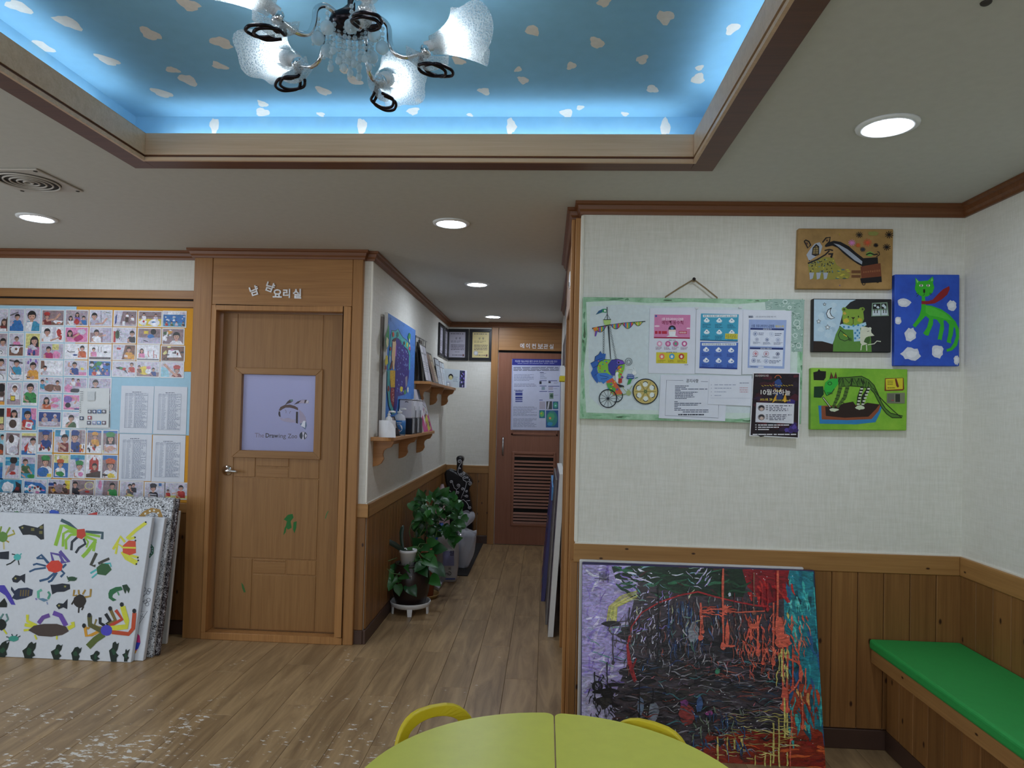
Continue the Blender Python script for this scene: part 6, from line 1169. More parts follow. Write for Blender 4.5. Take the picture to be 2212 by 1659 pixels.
pc.poly(teal, '#3fa6a8'); pc.line(teal[:8], 14, BK2)
pc.poly([(545,900),(590,850),(660,822),(720,855),(800,985),(880,1075),(945,1130),(985,1290),(975,1658),(650,1658),(600,1500),(560,1200)], '#34257a'); pc.line([(545,900),(590,850),(660,822),(720,855),(800,985),(880,1075),(945,1130),(985,1290)], 12, BK2)
for i in range(60): u = r_.uniform(680, 960); v = r_.uniform(950+max(0, u-800)*1.0, 1640); pc.line([(u, v), (u+4, v+40)], 9, r_.choice(['#9db8e6', '#7fa3d6', '#5f6fc0', '#4a3aa0']))
pc.poly([(560,900),(600,850),(650,840),(640,920),(580,960)], '#5a3626')
pc.begin('painted_figure')
pc.poly([(558,915),(600,930),(640,905),(650,1000),(635,1200),(620,1400),(610,1500),(600,1640),(570,1640),(560,1500),(540,1400),(535,1250),(555,1050)], '#d9bb90'); pc.poly([(640,1010),(655,1020),(650,1300),(625,1290)], '#a85fc0'); pc.poly([(530,1440),(560,1400),(555,1560),(520,1640),(480,1600)], '#6a3a2a')
pc.P = C2
pc.poly([(410,0),(495,0),(515,110),(490,290),(420,290),(405,120)], '#d6ac2c'); pc.poly([(420,300),(485,300),(480,560),(460,640),(430,560),(412,450)], '#8a2430')
for i in range(24): pc.rect(*(lambda a, b_: (a, b_, a+6, b_+10))(r_.uniform(425, 472), r_.uniform(310, 570)), '#dcc9c0')
for i in range(30): pc.rect(*(lambda a, b_: (a, b_, a+7, b_+7))(r_.uniform(412, 490), r_.uniform(5, 270)), '#8a6a12')
pc.begin('painted_lower_cloak'); pc.poly([(495,0),(735,0),(725,120),(690,300),(640,420),(540,440),(520,640),(490,720),(470,660),(490,300)], '#34257a'); pc.poly([(350,0),(405,0),(400,300),(410,520),(470,690),(490,740),(440,750),(380,600),(350,300)], '#3f9a9a'); pc.line([(355,20),(352,300),(385,600),(440,745)], 8, BK2)
for i in range(22): u = r_.uniform(520, 640); v = r_.uniform(20, 380); pc.line([(u, v), (u+4, v+30)], 7, r_.choice(['#9db8e6', '#7f8fd6', '#4a3aa0']))
pc.blob(380, 310, 20, 50, '#7a3430'); pc.poly([(665,120),(700,90),(700,250),(670,300)], '#8d8794'); pc.blob(600, 320, 25, 50, '#d6c63c'); pc.blob(660, 370, 20, 40, '#4f8a4a'); pc.blob(710, 330, 14, 50, '#e0e0d0')
pc.P = C1
pc.begin('painted_flower'); pc.poly([(455,440),(470,700),(460,1000),(400,1120),(370,950),(375,760),(420,620)], '#2f8a4a'); pc.poly([(405,800),(450,870),(440,1040),(405,1090),(385,930)], '#d3c9a0'); pc.poly([(380,1280),(430,1280),(435,1480),(385,1540),(355,1460)], '#cfc23c'); pc.line([(455,300),(455,450)], 8, BK2); pc.poly([(345,1540),(400,1550),(405,1640),(350,1640)], '#8a4a3a')
pc.begin('painted_flower'); pc.poly([(945,800),(985,690),(1018,740),(1015,860),(975,900)], '#2f8a4a'); pc.poly([(970,890),(995,830),(1000,930),(985,950)], '#e0d9b5'); pc.poly([(960,1080),(1010,1050),(1012,1130),(985,1150)], '#d24f6a'); pc.poly([(985,1000),(1000,990),(1005,1050),(980,1060)], '#e6dfc0')
pc.begin('painted_leaves'); pc.blob(572, 740, 28, 60, '#c24a3a'); pc.blob(690, 740, 26, 70, '#3f6f66'); pc.blob(790, 885, 24, 30, '#5fb5a3'); pc.blob(850, 960, 20, 50, '#5a2630'); pc.blob(925, 1000, 18, 60, '#cfc23c'); pc.blob(485, 1370, 25, 100, '#a9bcd6'); pc.blob(500, 1100, 25, 50, '#9a4a3a'); pc.end()
# tissue roll with a loose end
t = thing('tissue_roll', (-1.036, 4.512, ZS1), 'white toilet tissue roll at the near end of the lower shelf', 'tissue roll')
plain('tissue', '#e3e4e8', .9, bump=.3, bscale=300)
MB().lathe([(.02, .008), (.02, .0), (.053, .0), (.054, .002), (.054, .108), (.053, .11), (.02, .11), (.02, .102)], (-1.036, 4.512, ZS1), 28).build('roll', 'tissue', t)
MB().prism([(-1.026, 4.455, ZS1+.001), (-.968, 4.465, ZS1+.001), (-.972, 4.465, ZS1+.055), (-.988, 4.463, ZS1+.088), (-1.014, 4.457, ZS1+.105)], (0, .0015, 0)).build('loose_end', 'tissue', t)
def pump_bottle(label, c, r, h, body, lab):
    t = thing('pump_bottle', c, label, 'bottle', 'pump bottles on the lower shelf'); c = V(c)
    MB().lathe([(0, 0), (r*.95, 0), (r, .01), (r, h*.62), (r*.8, h*.76), (r*.36, h*.82), (r*.36, h*.86), (0, h*.86)], c, 20).build('body', body, t)
    MB().lathe([(r*.42, h*.85), (r*.42, h*.92), (.005, h*.93), (.005, h*1.02), (0, h*1.02)], c, 12).build('pump', 'white_plastic', t); MB().tube([c+V((0, 0, h*1.01)), c+V((.03, -.004, h*1.02)), c+V((.045, -.006, h*.99))], .007, 8).build('spout', 'white_plastic', t)
    if lab:
        MB().lathe([(r+.0008, h*.05), (r+.0008, h*.58)], c, 20).build('label_band', 'label_blue', t)
        def P(u, v): a = -pi/2+u*1.1; return c+V(((r+.0012)*cos(a), (r+.0012)*sin(a), h*(.05+v*.53)))
        pc = Pic(P, (0, 0, 0.0001), t, step=0, base=0, mat='print'); pc.n = V((.3, -.95, 0)).normalized(); pc.step = 6e-5; pc.base = 6e-4
        pc.begin('label_print').ell(.1, .45, .55, .28, '#e6e8ee', 16)
        pc.rows(-.25, .55, .4, .38, 2, '#33508a', .5, 3, 1); pc.ell(.1, .3, .2, .06, '#c97a6a', 10); pc.rows(-.6, .88, .5, .78, 1, '#e6eef6', .6, 4, 1); pc.end()
    return t
pump_bottle('small white pump bottle behind the tissue roll', (-1.06, 4.66, ZS1), .026, .165, 'white_plastic', False)
pump_bottle('clear sanitiser pump bottle with a blue label', (-1.025, 4.84, ZS1), .043, .185, 'clear_plastic', True)
o = MB().slab([(-1.085, 4.735, ZS1+.13), (-1.045, 4.735, ZS1+.135), (-1.0, 4.735, ZS1+.003), (-1.04, 4.735, ZS1)], (.004, .012, 0)).build('photo_card', 'dark_plastic'); tag(o, 'small dark photo card tilted between tissue roll and blue bottle', 'card')
pc = Pic(lambda u, v: V((-1.085, 4.735, ZS1+.13)).lerp(V((-1.045, 4.735, ZS1+.135)), u).lerp(V((-1.04, 4.735, ZS1)).lerp(V((-1.0, 4.735, ZS1+.003)), u), v), (0, -1, 0), o); pc.begin('print').rect(.05, .04, .95, .6, '#a59a9c').blob(.5, .4, .3, .16, '#6a5a56').rect(.1, .65, .9, .92, '#4a4244'); pc.end()
# magazine files
for (y0, y1, lab) in ((5.10, 5.27, 'white and black magazine file beside the sanitiser bottle'), (5.295, 5.53, 'second white and black magazine file, farther along the lower shelf')):
    t = thing('magazine_file', (-1.05, (y0+y1)/2, ZS1), lab, 'file box', 'magazine files on the lower shelf'); x0, x1 = -1.088, -.985
    MB().box(x0, x1, y0, y1, ZS1, ZS1+.118).build('base', 'dark_plastic', t, bevel=.004); MB().box(x0+.002, x1-.002, y0+.002, y1-.002, ZS1+.119, ZS1+.255).build('cover', 'card_white', t, bevel=.006)
    MB().box(x0-.003, x1+.002, y0-.004, y1, ZS1+.256, ZS1+.262).build('top_sheet', 'steel', t, bevel=.002)
    MB().tube([(x0+.045, y0-.001, ZS1+.238), (x0+.055, y0-.002, ZS1+.243), (x0+.07, y0-.001, ZS1+.238)], .0025, 6).build('finger_loop', 'dark_plastic', t)
    for k in range(3): MB().box(x1+.0005, x1+.003, y0+.02+k*.05, y0+.03+k*.05, ZS1+.01, ZS1+.24-.03*k).build('booklet_edge', ['card_white', 'steel', 'dark_plastic'][k], t)
t = thing('canvas_painting', (-1.02, 5.88, ZS1), 'small pink, white and grey bird painting leaning on the lower shelf', 'painting')
a_, b_, c_, d_ = V((-1.10, 5.71, 1.665)), V((-1.10, 6.12, 1.665)), V((-1.005, 6.15, ZS1+.001)), V((-1.005, 5.72, ZS1+.001))
t = MB().slab([a_, b_, c_, d_], (-.022, 0, -.004)).build('canvas', 'canvas_white', t)
pc = Pic(lambda u, v: a_.lerp(b_, u).lerp(d_.lerp(c_, u), v), (1, 0, .25), t); pc.begin('painted_ground').rect(0, 0, 1, 1, '#c9c6d0').rect(0, .6, 1, 1, '#c24a86').poly([(.3,0),(.8,0),(.7,.3),(.35,.3)], '#6a7280')
pc.begin('painted_bird').poly([(.0,.35),(.35,.3),(.5,.5),(.3,.62),(.0,.6)], '#e0dfe0').poly([(.35,.35),(.5,.3),(.45,.7),(.3,.9)], '#e6e4e2').poly([(.45,.7),(.75,.55),(.85,.95),(.5,1)], '#d6cf4c').line([(.0,.35),(.35,.3),(.5,.5)], .02, '#1c2420').line([(.3,.1),(.35,.35),(.3,.6)], .02, '#1c2420')
for i in range(30): pc.line([(r_.uniform(.4, .95), q := r_.uniform(.3, .85)), (r_.uniform(.4, .95), q+.12)], .018, r_.choice(['#a83c66', '#2c4a3a', '#e0dfe0', '#5a2a4a', '#d6cf4c']))
pc.end()

# certificates and books on the upper shelf
def leaning(name, label, cat, y0, y1, h, xb_, lean, mat, group='certificates on the upper shelf', th=.006):
    q = [V((xb_-lean, y0, ZS2+h)), V((xb_-lean, y1, ZS2+h)), V((xb_, y1, ZS2+.001)), V((xb_, y0, ZS2+.001))]
    t = thing(name, (xb_, (y0+y1)/2, ZS2), label, cat, group); MB().slab(q, (-th, 0, -.001)).build('cover', mat, t); return t, q
def pages(t, q, cols, n=2, ink='#6a6f80', m=.04):
    pc = Pic(lambda u, v: q[0].lerp(q[1], u).lerp(q[3].lerp(q[2], u), v), (1, 0, .3), t, mat='print')
    for k in range(n):
        a = m+k*(1-m)/n; b2 = (k+1)*(1-m)/n; pc.begin('page').rect(a, m, b2, 1-m, cols[k % len(cols)]); pc.rows(a+.05, .2, b2-.05, .3, 1, ink, .5, k+2); pc.rows(a+.05, .45, b2-.05, .75, 5, ink, .3, k+5)
    pc.end()
t, q = leaning('certificate_folder', 'black certificate folder with two white pages, nearest on the upper shelf', 'certificate', 5.90, 6.20, .33, -1.03, .07, 'black_frame'); pages(t, q, ['#dedfe8', '#d6d6e4'])
MB().box(-1.112, -1.1, 5.93, 6.05, ZS2+.33, ZS2+.36).build('clip', 'black_frame', t)
t, q = leaning('picture_mount', 'black mount board standing behind the nearest certificate folder', 'mount board', 5.84, 5.97, .27, -1.075, .03, 'black_frame'); 
t, q = leaning('certificate_folder', 'brown certificate folder with beige pages in the middle of the upper shelf', 'certificate', 6.24, 6.56, .29, -1.02, .085, 'black_frame'); pages(t, q, ['#8d6a5c', '#cdbca4'], ink='#5a463c', m=.06)
t, q = leaning('certificate_folder', 'dark certificate folder with a pale blue page beyond the brown one', 'certificate', 6.60, 6.86, .26, -1.03, .05, 'dark_plastic'); pages(t, q, ['#d3dde8'], 1)
t, q = leaning('certificate_folder', 'navy certificate folder with white pages near the far corner', 'certificate', 6.89, 7.2, .25, -1.035, .045, 'dark_plastic'); pages(t, q, ['#d9dfe6', '#c9d6de'])
# thin wire frame
t = thing('wire_rack', (-1.1, 6.0, ZS2), 'thin black wire rack behind the certificates on the upper shelf', 'rack')
MB().tube([(-1.122, 5.86, ZS2), (-1.122, 5.86, 2.125), (-1.122, 6.42, 2.125)], .003, 6).build('wire', 'black_frame', t)
for y in (6.05, 6.22, 6.35): MB().tube([(-1.122, y, 2.125), (-1.122, y, 2.06)], .0025, 5).build('wire', 'black_frame', t)
# open book at the shelf's far end, facing the room
t = thing('picture_book', (-1.0, 7.35, ZS2), 'pale open picture book with a purple page at the far end of the upper shelf', 'book')
q0 = [V((-1.08, 7.30, 1.935)), V((-.925, 7.36, 1.925)), V((-.925, 7.34, ZS2+.001)), V((-1.08, 7.28, ZS2+.001))]; q1 = [V((-.925, 7.36, 1.925)), V((-.862, 7.45, 1.925)), V((-.862, 7.43, ZS2+.001)), V((-.925, 7.34, ZS2+.001))]
plain('book_pale', '#d3dfe6', .4); MB().slab(q0, (0, .008, 0)).build('left_page', 'book_pale', t); MB().slab(q1, (0, .008, 0)).build('right_page', 'card_white', t)
pc = Pic(lambda u, v: q0[0].lerp(q0[1], u).lerp(q0[3].lerp(q0[2], u), v), (.3, -1, 0), t, mat='print'); pc.begin('page_print'); pc.ell(.42, .42, .16, .16, '#20202a'); pc.ell(.42, .47, .12, .12, '#d9d29a'); pc.rows(.58, .38, .9, .7, 6, '#7f94a8', .35, 6); pc.end()
pc = Pic(lambda u, v: q1[0].lerp(q1[1], u).lerp(q1[3].lerp(q1[2], u), v), (.8, -.6, 0), t, mat='print'); pc.begin('page_print'); pc.rect(.0, .02, .75, .98, '#2c2a52')
for i in range(22): pc.blob(r_.uniform(.1, .65), r_.uniform(.05, .95), .08, .06, r_.choice(['#6a5ac0', '#9a8ee0', '#3f5a4a', '#1c1c2c', '#c9c3ea']), 8, .3, i+900)
pc.end()
t = thing('tape_dispenser', (-1.03, 7.12, ZS2), 'small clear tape dispenser before the picture book', 'dispenser')
MB().box(-1.06, -1.0, 7.18, 7.25, ZS2, ZS2+.06).build('stand', 'clear_plastic', t, bevel=.004); MB().lathe([(.008, -.008), (.02, -.008), (.02, .008), (.008, .008)], (-1.02, 7.165, ZS2+.021), 16, axis=(1, 0, 0)).build('tape_reel', 'white_plastic', t)

# framed certificates on the walls
def framed(label, P, n, px, mat_paper, title, seal):
    """px: the frame's four corners as world points TL TR BR BL"""
    n = V(n); q = px; t = thing('framed_certificate', (q[2]+q[3])/2, label, 'certificate', 'framed certificates at the corridor end')
    def at(u, v): return q[0].lerp(q[1], u).lerp(q[3].lerp(q[2], u), v)
    bw = .13; bh = .095
    for a in (((0,0),(1,0),(1-bw,bh),(bw,bh)), ((1,0),(1,1),(1-bw,1-bh),(1-bw,bh)), ((1,1),(0,1),(bw,1-bh),(1-bw,1-bh)), ((0,1),(0,0),(bw,bh),(bw,1-bh))):
        MB().prism([at(*p)+n*.0005 for p in a], n*.018).build('frame_side', 'black_frame', t, bevel=.002)
    MB().slab([at(bw, bh)+n*.001, at(1-bw, bh)+n*.001, at(1-bw, 1-bh)+n*.001, at(bw, 1-bh)+n*.001], n*.004).build('certificate', mat_paper, t)
    pc = Pic(lambda u, v: at(bw+u*(1-2*bw), bh+v*(1-2*bh))+n*.005, n, t, step=2e-5, base=2e-4, mat='print'); pc.begin('writing'); I_ = '#4a4550'
    pc.rows(.08, .05, .9, .09, 1, I_, .6, 3, 1)
    x = .36
    for ch_ in title:
        vs_, fs = glyphs(ch_, .02); pc.raw([(x+p[0]*.13, .28-p[1]*.09) for p in vs_], fs, I_); x += .22
    pc.rows(.1, .33, .9, .42, 2, I_, .3, 5); pc.rows(.1, .48, .92, .72, 4, I_, .4, 8, 1, .06); pc.rows(.35, .76, .65, .8, 1, I_, .4, 9, 1); pc.rows(.2, .88, .8, .93, 1, I_, .5, 10, 1); pc.rect(.82, .87, .92, .95, '#6a4a48')
    if seal: pc.ell(.22, .82, .14, .09, '#a7a9ae', 16); pc.ell(.22, .82, .09, .06, '#c9cace', 14)
    pc.end()
def cfr(x0, y0, x1, y1): return [ony(x0, y0, YE-.001), ony(x1, y0+.5, YE-.001), ony(x1-1.5, y1+.5, YE-.001), ony(x0-1.5, y1, YE-.001)]
framed('black-framed silver certificate on the end wall, left of the gold one', None, (0, -1, 0), cfr(965, 710.6, 1013, 778.5), 'silver_paper', '상장', False)
framed('black-framed gold certificate on the end wall beside the door casing', None, (0, -1, 0), cfr(1015, 711, 1063.5, 779), 'gold_paper', '상장', True)
for (y0, y1, lab) in ((7.11, 7.44, 'black-framed certificate on the side wall, nearer of the two by the corner'), (7.47, 7.80, 'black-framed certificate on the side wall, tight in the corner')):
    framed(lab, None, (1, 0, 0), [V((XC+.001, y0, 2.40)), V((XC+.001, y1, 2.40)), V((XC+.001, y1, 2.06)), V((XC+.001, y0, 2.06))], 'silver_paper', '상장', False)
# research poster on the louvred door
pq = [ony(1106, 776, YD2-.014), ony(1212, 777, YD2-.014), ony(1209, 930, YD2-.014), ony(1103, 928.5, YD2-.014)]
plain('poster_lilac', '#cdd2ea', .4)
o = MB().slab(pq, (0, .003, 0)).build('research_poster', 'poster_lilac'); tag(o, 'tall poster with a blue title band on the louvred door', 'poster')
CPp = crop(lambda x, y: ony(x, y, YD2-.014), 1040, 660, 5.53); pc = Pic(CPp, (0, -1, 0), o, step=2e-5, base=2e-4, mat='print'); pc.begin('print')
pc.poly([(368,636),(950,642),(950,718),(365,712)], '#2b3190'); pc.text(400, 678, 26, '색성별 미술교육을 통한 유아의 정서적 안정에 관한 연구', '#dfe2f6', .0, .008, 505); pc.rows(432, 686, 878, 698, 1, '#aab0e0', .5, 3, 1, .05)
pc.line([(368,722),(362,1478),(935,1490),(948,728)], 4, '#4a5fae', True); pc.rows(382, 732, 930, 782, 4, '#4a4f66', .5, 5, .9, .04)
for (x0, y0, x1, y1, n_) in ((388,820,625,900,6),(388,930,660,972,3),(378,1205,662,1320,9),(378,1345,660,1455,8),(700,805,780,880,6)): pc.rows(x0, y0, x1, y1, n_, '#868dab', .4, int(y0), .4, .05)
pc.rect(698,796,745,803,'#2b3566'); pc.rows(392,1006,506,1014,1,'#3a4068',.8,3,1)
for (y0, y1) in ((1018,1030),(1040,1076),(1088,1112),(1118,1130),(1140,1152)): pc.rect(405, y0, 490, y1, '#34408f')
for (x0, y0, x1) in ((695,893,780),(800,895,905),(695,958,778),(798,960,932),(692,1022,788),(798,1024,860),(690,1126,732)): pc.rect(x0, y0, x1, y0+7, '#34408f')
for (x, y, w_, h_, c_) in ((692,905,26,34,'#2a2c3a'),(800,905,28,22,'#3a3c48'),(718,970,40,38,'#8fa3b8'),(800,970,55,40,'#b9b6cc'),(812,1045,48,70,'#7f9a8c'),(692,1146,70,92,'#b5b0c4'),(775,1144,70,96,'#4a4f54'),(852,1146,66,92,'#2f6a8c'),(690,1250,70,95,'#2f7a96'),(770,1252,148,205,'#2b5f9a')): pc.rect(x, y, x+w_, y+h_, c_)
pc.ell(842, 1350, 66, 92, '#3f8f86', 20); pc.blob(835, 1330, 42, 46, '#4faa7a'); pc.ell(820, 1346, 15, 15, '#e08a3c'); pc.ell(820, 1346, 8, 8, '#e9c9a0'); pc.blob(820, 1415, 30, 25, '#3f9ac9'); pc.ell(885, 1190, 24, 34, '#4faa8a'); pc.ell(885, 1195, 10, 10, '#9adbe6'); pc.ell(722, 1296, 26, 34, '#6fbf6a'); pc.ell(715, 1290, 9, 9, '#e0c23c'); pc.blob(838, 1080, 18, 22, '#3f5f52'); pc.poly([(800,1148),(815,1148),(800,1235),(785,1235)], '#d9dbe6')
pc.rows(862, 915, 930, 935, 3, '#868dab', .4, 3); pc.rows(862, 985, 930, 1000, 2, '#868dab', .4, 4); pc.rows(866, 1065, 930, 1080, 2, '#868dab', .4, 5); pc.end()

# small things on the corridor's right-hand wall
t = thing('wall_switch_box', (.118, 3.72, 2.16), 'small white sensor box high on the corridor casing', 'sensor'); MB().box(.108, .1195, 3.66, 3.76, 2.165, 2.245).build('case', 'white_plastic', t, bevel=.003); MB().box(.105, .108, 3.68, 3.74, 2.172, 2.19).build('slot', 'dark_plastic', t)
o = box('wall_picture', XR2-.012, XR2-.0005, 5.75, 6.75, 1.89, 2.15, 'canvas_edge_grey'); tag(o, 'dark picture on the right wall of the corridor', 'picture')
pc = Pic(lambda u, v: V((XR2-.012, 5.76+u*.98, 2.145-v*.25)), (-1, 0, 0), o); pc.begin('picture')
for i in range(60): pc.blob(r_.uniform(.03, .97), r_.uniform(.05, .95), .04, .1, r_.choice(['#5a4640', '#7a5f58', '#2a2426', '#8f8088', '#3a3034']), 8, .3, i+1000)
pc.end()
t = thing('sponge_holder', (.13, 6.0, 1.74), 'small white and yellow holder fixed to the corridor right wall', 'holder'); plain('yellow_sponge', '#d6c531', .8)
MB().box(.115, XR2-.0005, 5.95, 6.1, 1.81, 1.90).build('holder', 'white_plastic', t, bevel=.004); MB().box(.108, XR2-.002, 5.94, 6.09, 1.765, 1.81).build('sponge', 'yellow_sponge', t, bevel=.004)

# canvases leaning against the corridor's right wall
def leaner(label, y0, y1, xb_, xt, h, th, mat, face):
    q = [V((xt, y0, h)), V((xt, y1, h)), V((xb_, y1, .001)), V((xb_, y0, .001))]; t = thing('canvas_painting', (xb_, (y0+y1)/2, 0), label, 'painting', 'canvases leaning in the corridor')
    cv = MB().slab(q, (th, 0, th*.05)).build('canvas', mat, t); pc = Pic(lambda u, v: q[0].lerp(q[1], u).lerp(q[3].lerp(q[2], u), v), (-1, 0, .1), cv); pc.begin('painted_face'); pc.rect(0, 0, 1, 1, face[0])
    for i in range(80): pc.blob(r_.random()*.96+.02, r_.random()*.96+.02, .03, .04, r_.choice(face), 8, .3, i+1100)
    pc.end(); return t
leaner('large white-edged canvas leaning nearest in the corridor', 4.68, 5.7, .046, .100, 1.085, .036, 'canvas_white', ['#6a5f6c', '#857884', '#584c54', '#93909c'])
leaner('thin grey canvas leaning in front of the white-edged one', 4.95, 6.0, .030, .080, 1.02, .012, 'canvas_edge_grey', ['#5f5a60', '#7a747c', '#4a464c'])
plain('edge_blue', '#5f9fd6', .6); plain('edge_navy', '#4c4878', .6); tb = leaner('blue-topped canvas with orange spots leaning farthest in the corridor', 5.55, 6.6, -.005, .062, .90, .03, 'edge_navy', ['#3a3478', '#2f5fa8', '#e07a3c', '#4a3a8a', '#3f7fc0', '#d6c23c'])
MB().box(.061, .094, 5.549, 6.6, .8995, .905).build('top_edge', 'edge_blue', tb); MB().box(.058, .091, 5.546, 5.5495, .80, .905).build('corner_wrap', 'edge_blue', tb)

# ------------------------------------------------------------------ plants and things on the corridor floor
plain('glazed_brown', '#2b1f1d', .3); plain('terracotta', '#9a5636', .7); plain('soil', '#2c211a', .95, bump=.8, bscale=80); plain('saucer_tan', '#b08d55', .5); plain('stem_green', '#5a7340', .6)
def leaf_mat(name, c1, c2):
    m, nt, b = new_mat(name); L = nt.links.new; oi = N(nt, 'ShaderNodeObjectInfo'); mx = N(nt, 'ShaderNodeMix', data_type='RGBA'); mx.inputs[6].default_value = hx(c1); mx.inputs[7].default_value = hx(c2)
    L(oi.outputs['Random'], mx.inputs['Factor']); L(mx.outputs[2], b.inputs['Base Color']); b.inputs['Roughness'].default_value = .38; b.inputs['Specular IOR Level'].default_value = .45
leaf_mat('leaf_green', '#17451f', '#336f2d'); leaf_mat('leaf_dark', '#1c3026', '#263d2c')
def leaf_mesh(mat):
    hw = [(0, .0), (.06, .22), (.18, .36), (.36, .40), (.56, .34), (.76, .2), (.9, .08), (1, 0)]; vs_ = []; fs = []
    for i, (t_, w_) in enumerate(hw): dz = -.18*t_*t_; back = -.10*(1 if i in (1, 2) else 0); vs_ += [(t_, 0, dz), (t_+back, w_, dz+w_*.28), (t_+back, -w_, dz+w_*.28)]
    for i in range(len(hw)-1): a, b_ = i*3, i*3+3; fs += [(a, b_, b_+1, a+1), (a, a+2, b_+2, b_)]
    me = bpy.data.meshes.new('leaf'); me.from_pydata(vs_, [], fs); me.update(); me.polygons.foreach_set('use_smooth', [True]*len(me.polygons)); me.materials.append(MATS[mat]); return me
LEAF = leaf_mesh('leaf_green')
def put_leaf(parent, p, d, size, roll=0, up=V((0, 0, 1))):
    d = V(d).normalized(); s = up.cross(d); s = s.normalized() if s.length > 1e-3 else V((1, 0, 0)); n = d.cross(s)
    s2 = s*cos(roll)+n*sin(roll); n2 = d.cross(s2); m = Matrix((d*size, s2*size, n2*size)).transposed().to_4x4(); m.translation = V(p)-ROOT[parent.name]
    o = bpy.data.objects.new('leaf', LEAF); col.objects.link(o); o.parent = parent; o.matrix_local = m; return o
def stem(parent, pts, r=.003, mat='stem_green'): return MB().tube(pts, r, 6).build('stem', mat, parent)
def toward_cam(p): return (CAM-V(p)).normalized()
# dark glazed pot on a white stand, with pothos
c = V((-.968, 5.13, 0))
t = thing('plant_stand', c, 'round white plastic plant stand under the dark pot', 'plant stand')
MB().lathe([(.0, .052), (.13, .052), (.138, .06), (.142, .085), (.148, .088), (.150, .082), (.143, .058), (.125, .046), (.0, .046)], c, 32).build('dish', 'white_plastic', t)
for k in range(5): a = -pi/2+.15+2*pi*k/5; p = c+V((.128*cos(a), .128*sin(a), 0)); s = V((-sin(a), cos(a), 0)); d = V((cos(a), sin(a), 0)); MB().slab([p-s*.02+V((0, 0, .06)), p+s*.02+V((0, 0, .06)), p+s*.015, p-s*.015], d*.012).build('foot', 'white_plastic', t, bevel=.002)
pot = thing('potted_pothos', c+V((0, 0, .053)), 'trailing pothos in a big dark glazed pot', 'potted plant', 'plants along the corridor wall')
MB().lathe([(0, .054), (.095, .054), (.105, .06), (.132, .15), (.142, .235), (.138, .285), (.120, .335), (.116, .352), (.122, .362), (.112, .362), (.106, .35), (.108, .33), (0, .33)], c, 36).build('pot', 'glazed_brown', pot)
MB().lathe([(0, .336), (.107, .332)], c, 24).build('soil', 'soil', pot)
MB().tube([c+V((.02, -.1395, .275)), c+V((.02, -.142, .29)), c+V((.028, -.142, .297)), c+V((.036, -.139, .292))], .003, 6).build('glaze_mark', 'steel', pot)
# (pixel, depth, size, direction) of the larger leaves
BIG = [((843,1245),5.05,.10,(-.3,-.5,-.7)),((845,1262),5.02,.10,(-.2,-.6,-.6)),((861,1275),4.98,.085,(.2,-.4,-.8)),((890,1275),4.97,.115,(.5,-.4,-.35)),((858,1252),5.0,.08,(-.5,-.5,-.2)),((873,1246),4.98,.09,(.7,-.5,.1)),((880,1228),4.98,.085,(-.1,-.6,.3)),((912,1232),5.02,.13,(.6,-.5,-.3)),((905,1225),5.0,.10,(-.4,-.6,-.3)),((930,1213),5.05,.15,(.7,-.5,-.2)),((902,1175),5.2,.14,(-.2,-.5,.5)),((893,1190),5.15,.11,(-.6,-.3,.4)),((918,1185),5.15,.12,(.5,-.6,.1)),((935,1172),5.2,.10,(.7,-.3,.2)),((950,1185),5.25,.12,(.9,-.3,.05)),((925,1200),5.1,.13,(.3,-.8,-.1)),((940,1255),5.1,.115,(.6,-.5,-.3)),((948,1232),5.2,.14,(.8,-.4,-.4)),((870,1237),5.02,.07,(-.7,-.4,.0)),((852,1225),5.1,.08,(-.5,-.4,.3)),((915,1205),5.1,.10,(.1,-.7,.4)),((896,1208),5.1,.09,(-.2,-.8,0))]
for (px, Y, s, d) in BIG:
    p = ony(*px, Y); d = V(d).normalized(); q = p-d*s*.5; put_leaf(pot, q, d, s, rnd.uniform(-.3, .3), (toward_cam(p)+V((0, 0, .5))).normalized()); stem(pot, [c+V((rnd.uniform(-.05, .05), rnd.uniform(-.05, .05), .34)), (c+V((0, 0, .40))).lerp(q, .5)+V((0, 0, .05)), q], .002)
stem(pot, [ony(868, 1242, 5.0), ony(845, 1238, 5.0), ony(831, 1222, 5.0), ony(838, 1212, 5.02), ony(858, 1205, 5.05)], .003)
# little white pot with dark strap leaves, set on the big pot's soil
c2 = c+V((-.022, -.03, .337)); sp = thing('potted_strap_plant', c2, 'small white plastic pot with two dark strap leaves on the big pot', 'potted plant', 'plants along the corridor wall')
MB().lathe([(0, 0), (.046, 0), (.062, .105), (.066, .107), (.066, .127), (.061, .127), (.059, .112), (0, .110)], c2, 24).build('pot', 'white_plastic', sp); MB().lathe([(0, .116), (.059, .113)], c2, 18).build('soil', 'soil', sp)
def strap(pts, w0):
    pts = [V(p) for p in pts]; v = []; n_ = len(pts)
    for i, p in enumerate(pts):
        d = (pts[min(i+1, n_-1)]-pts[max(0, i-1)]).normalized(); s = d.cross(V((0, -1, .2))).normalized(); w_ = w0*[.6, .8, 1, 1.15, 1.1, .35][min(5, int(i*6/n_))]; v += [p-s*w_, p+V((0, .006, -.002)), p+s*w_]
    f = []
    for i in range(n_-1): f += [(i*3, i*3+1, i*3+4, i*3+3), (i*3+1, i*3+2, i*3+5, i*3+4)]
    o = mesh('strap_leaf', v, f, 'leaf_dark', sp, True); md = o.modifiers.new('th', 'SOLIDIFY'); md.thickness = .004; return o
strap([ony(877, 1206, 5.1), ony(873, 1195, 5.08), ony(864, 1185, 5.06), ony(853, 1177, 5.05), ony(842, 1171, 5.04), ony(830, 1167, 5.03)], .016)
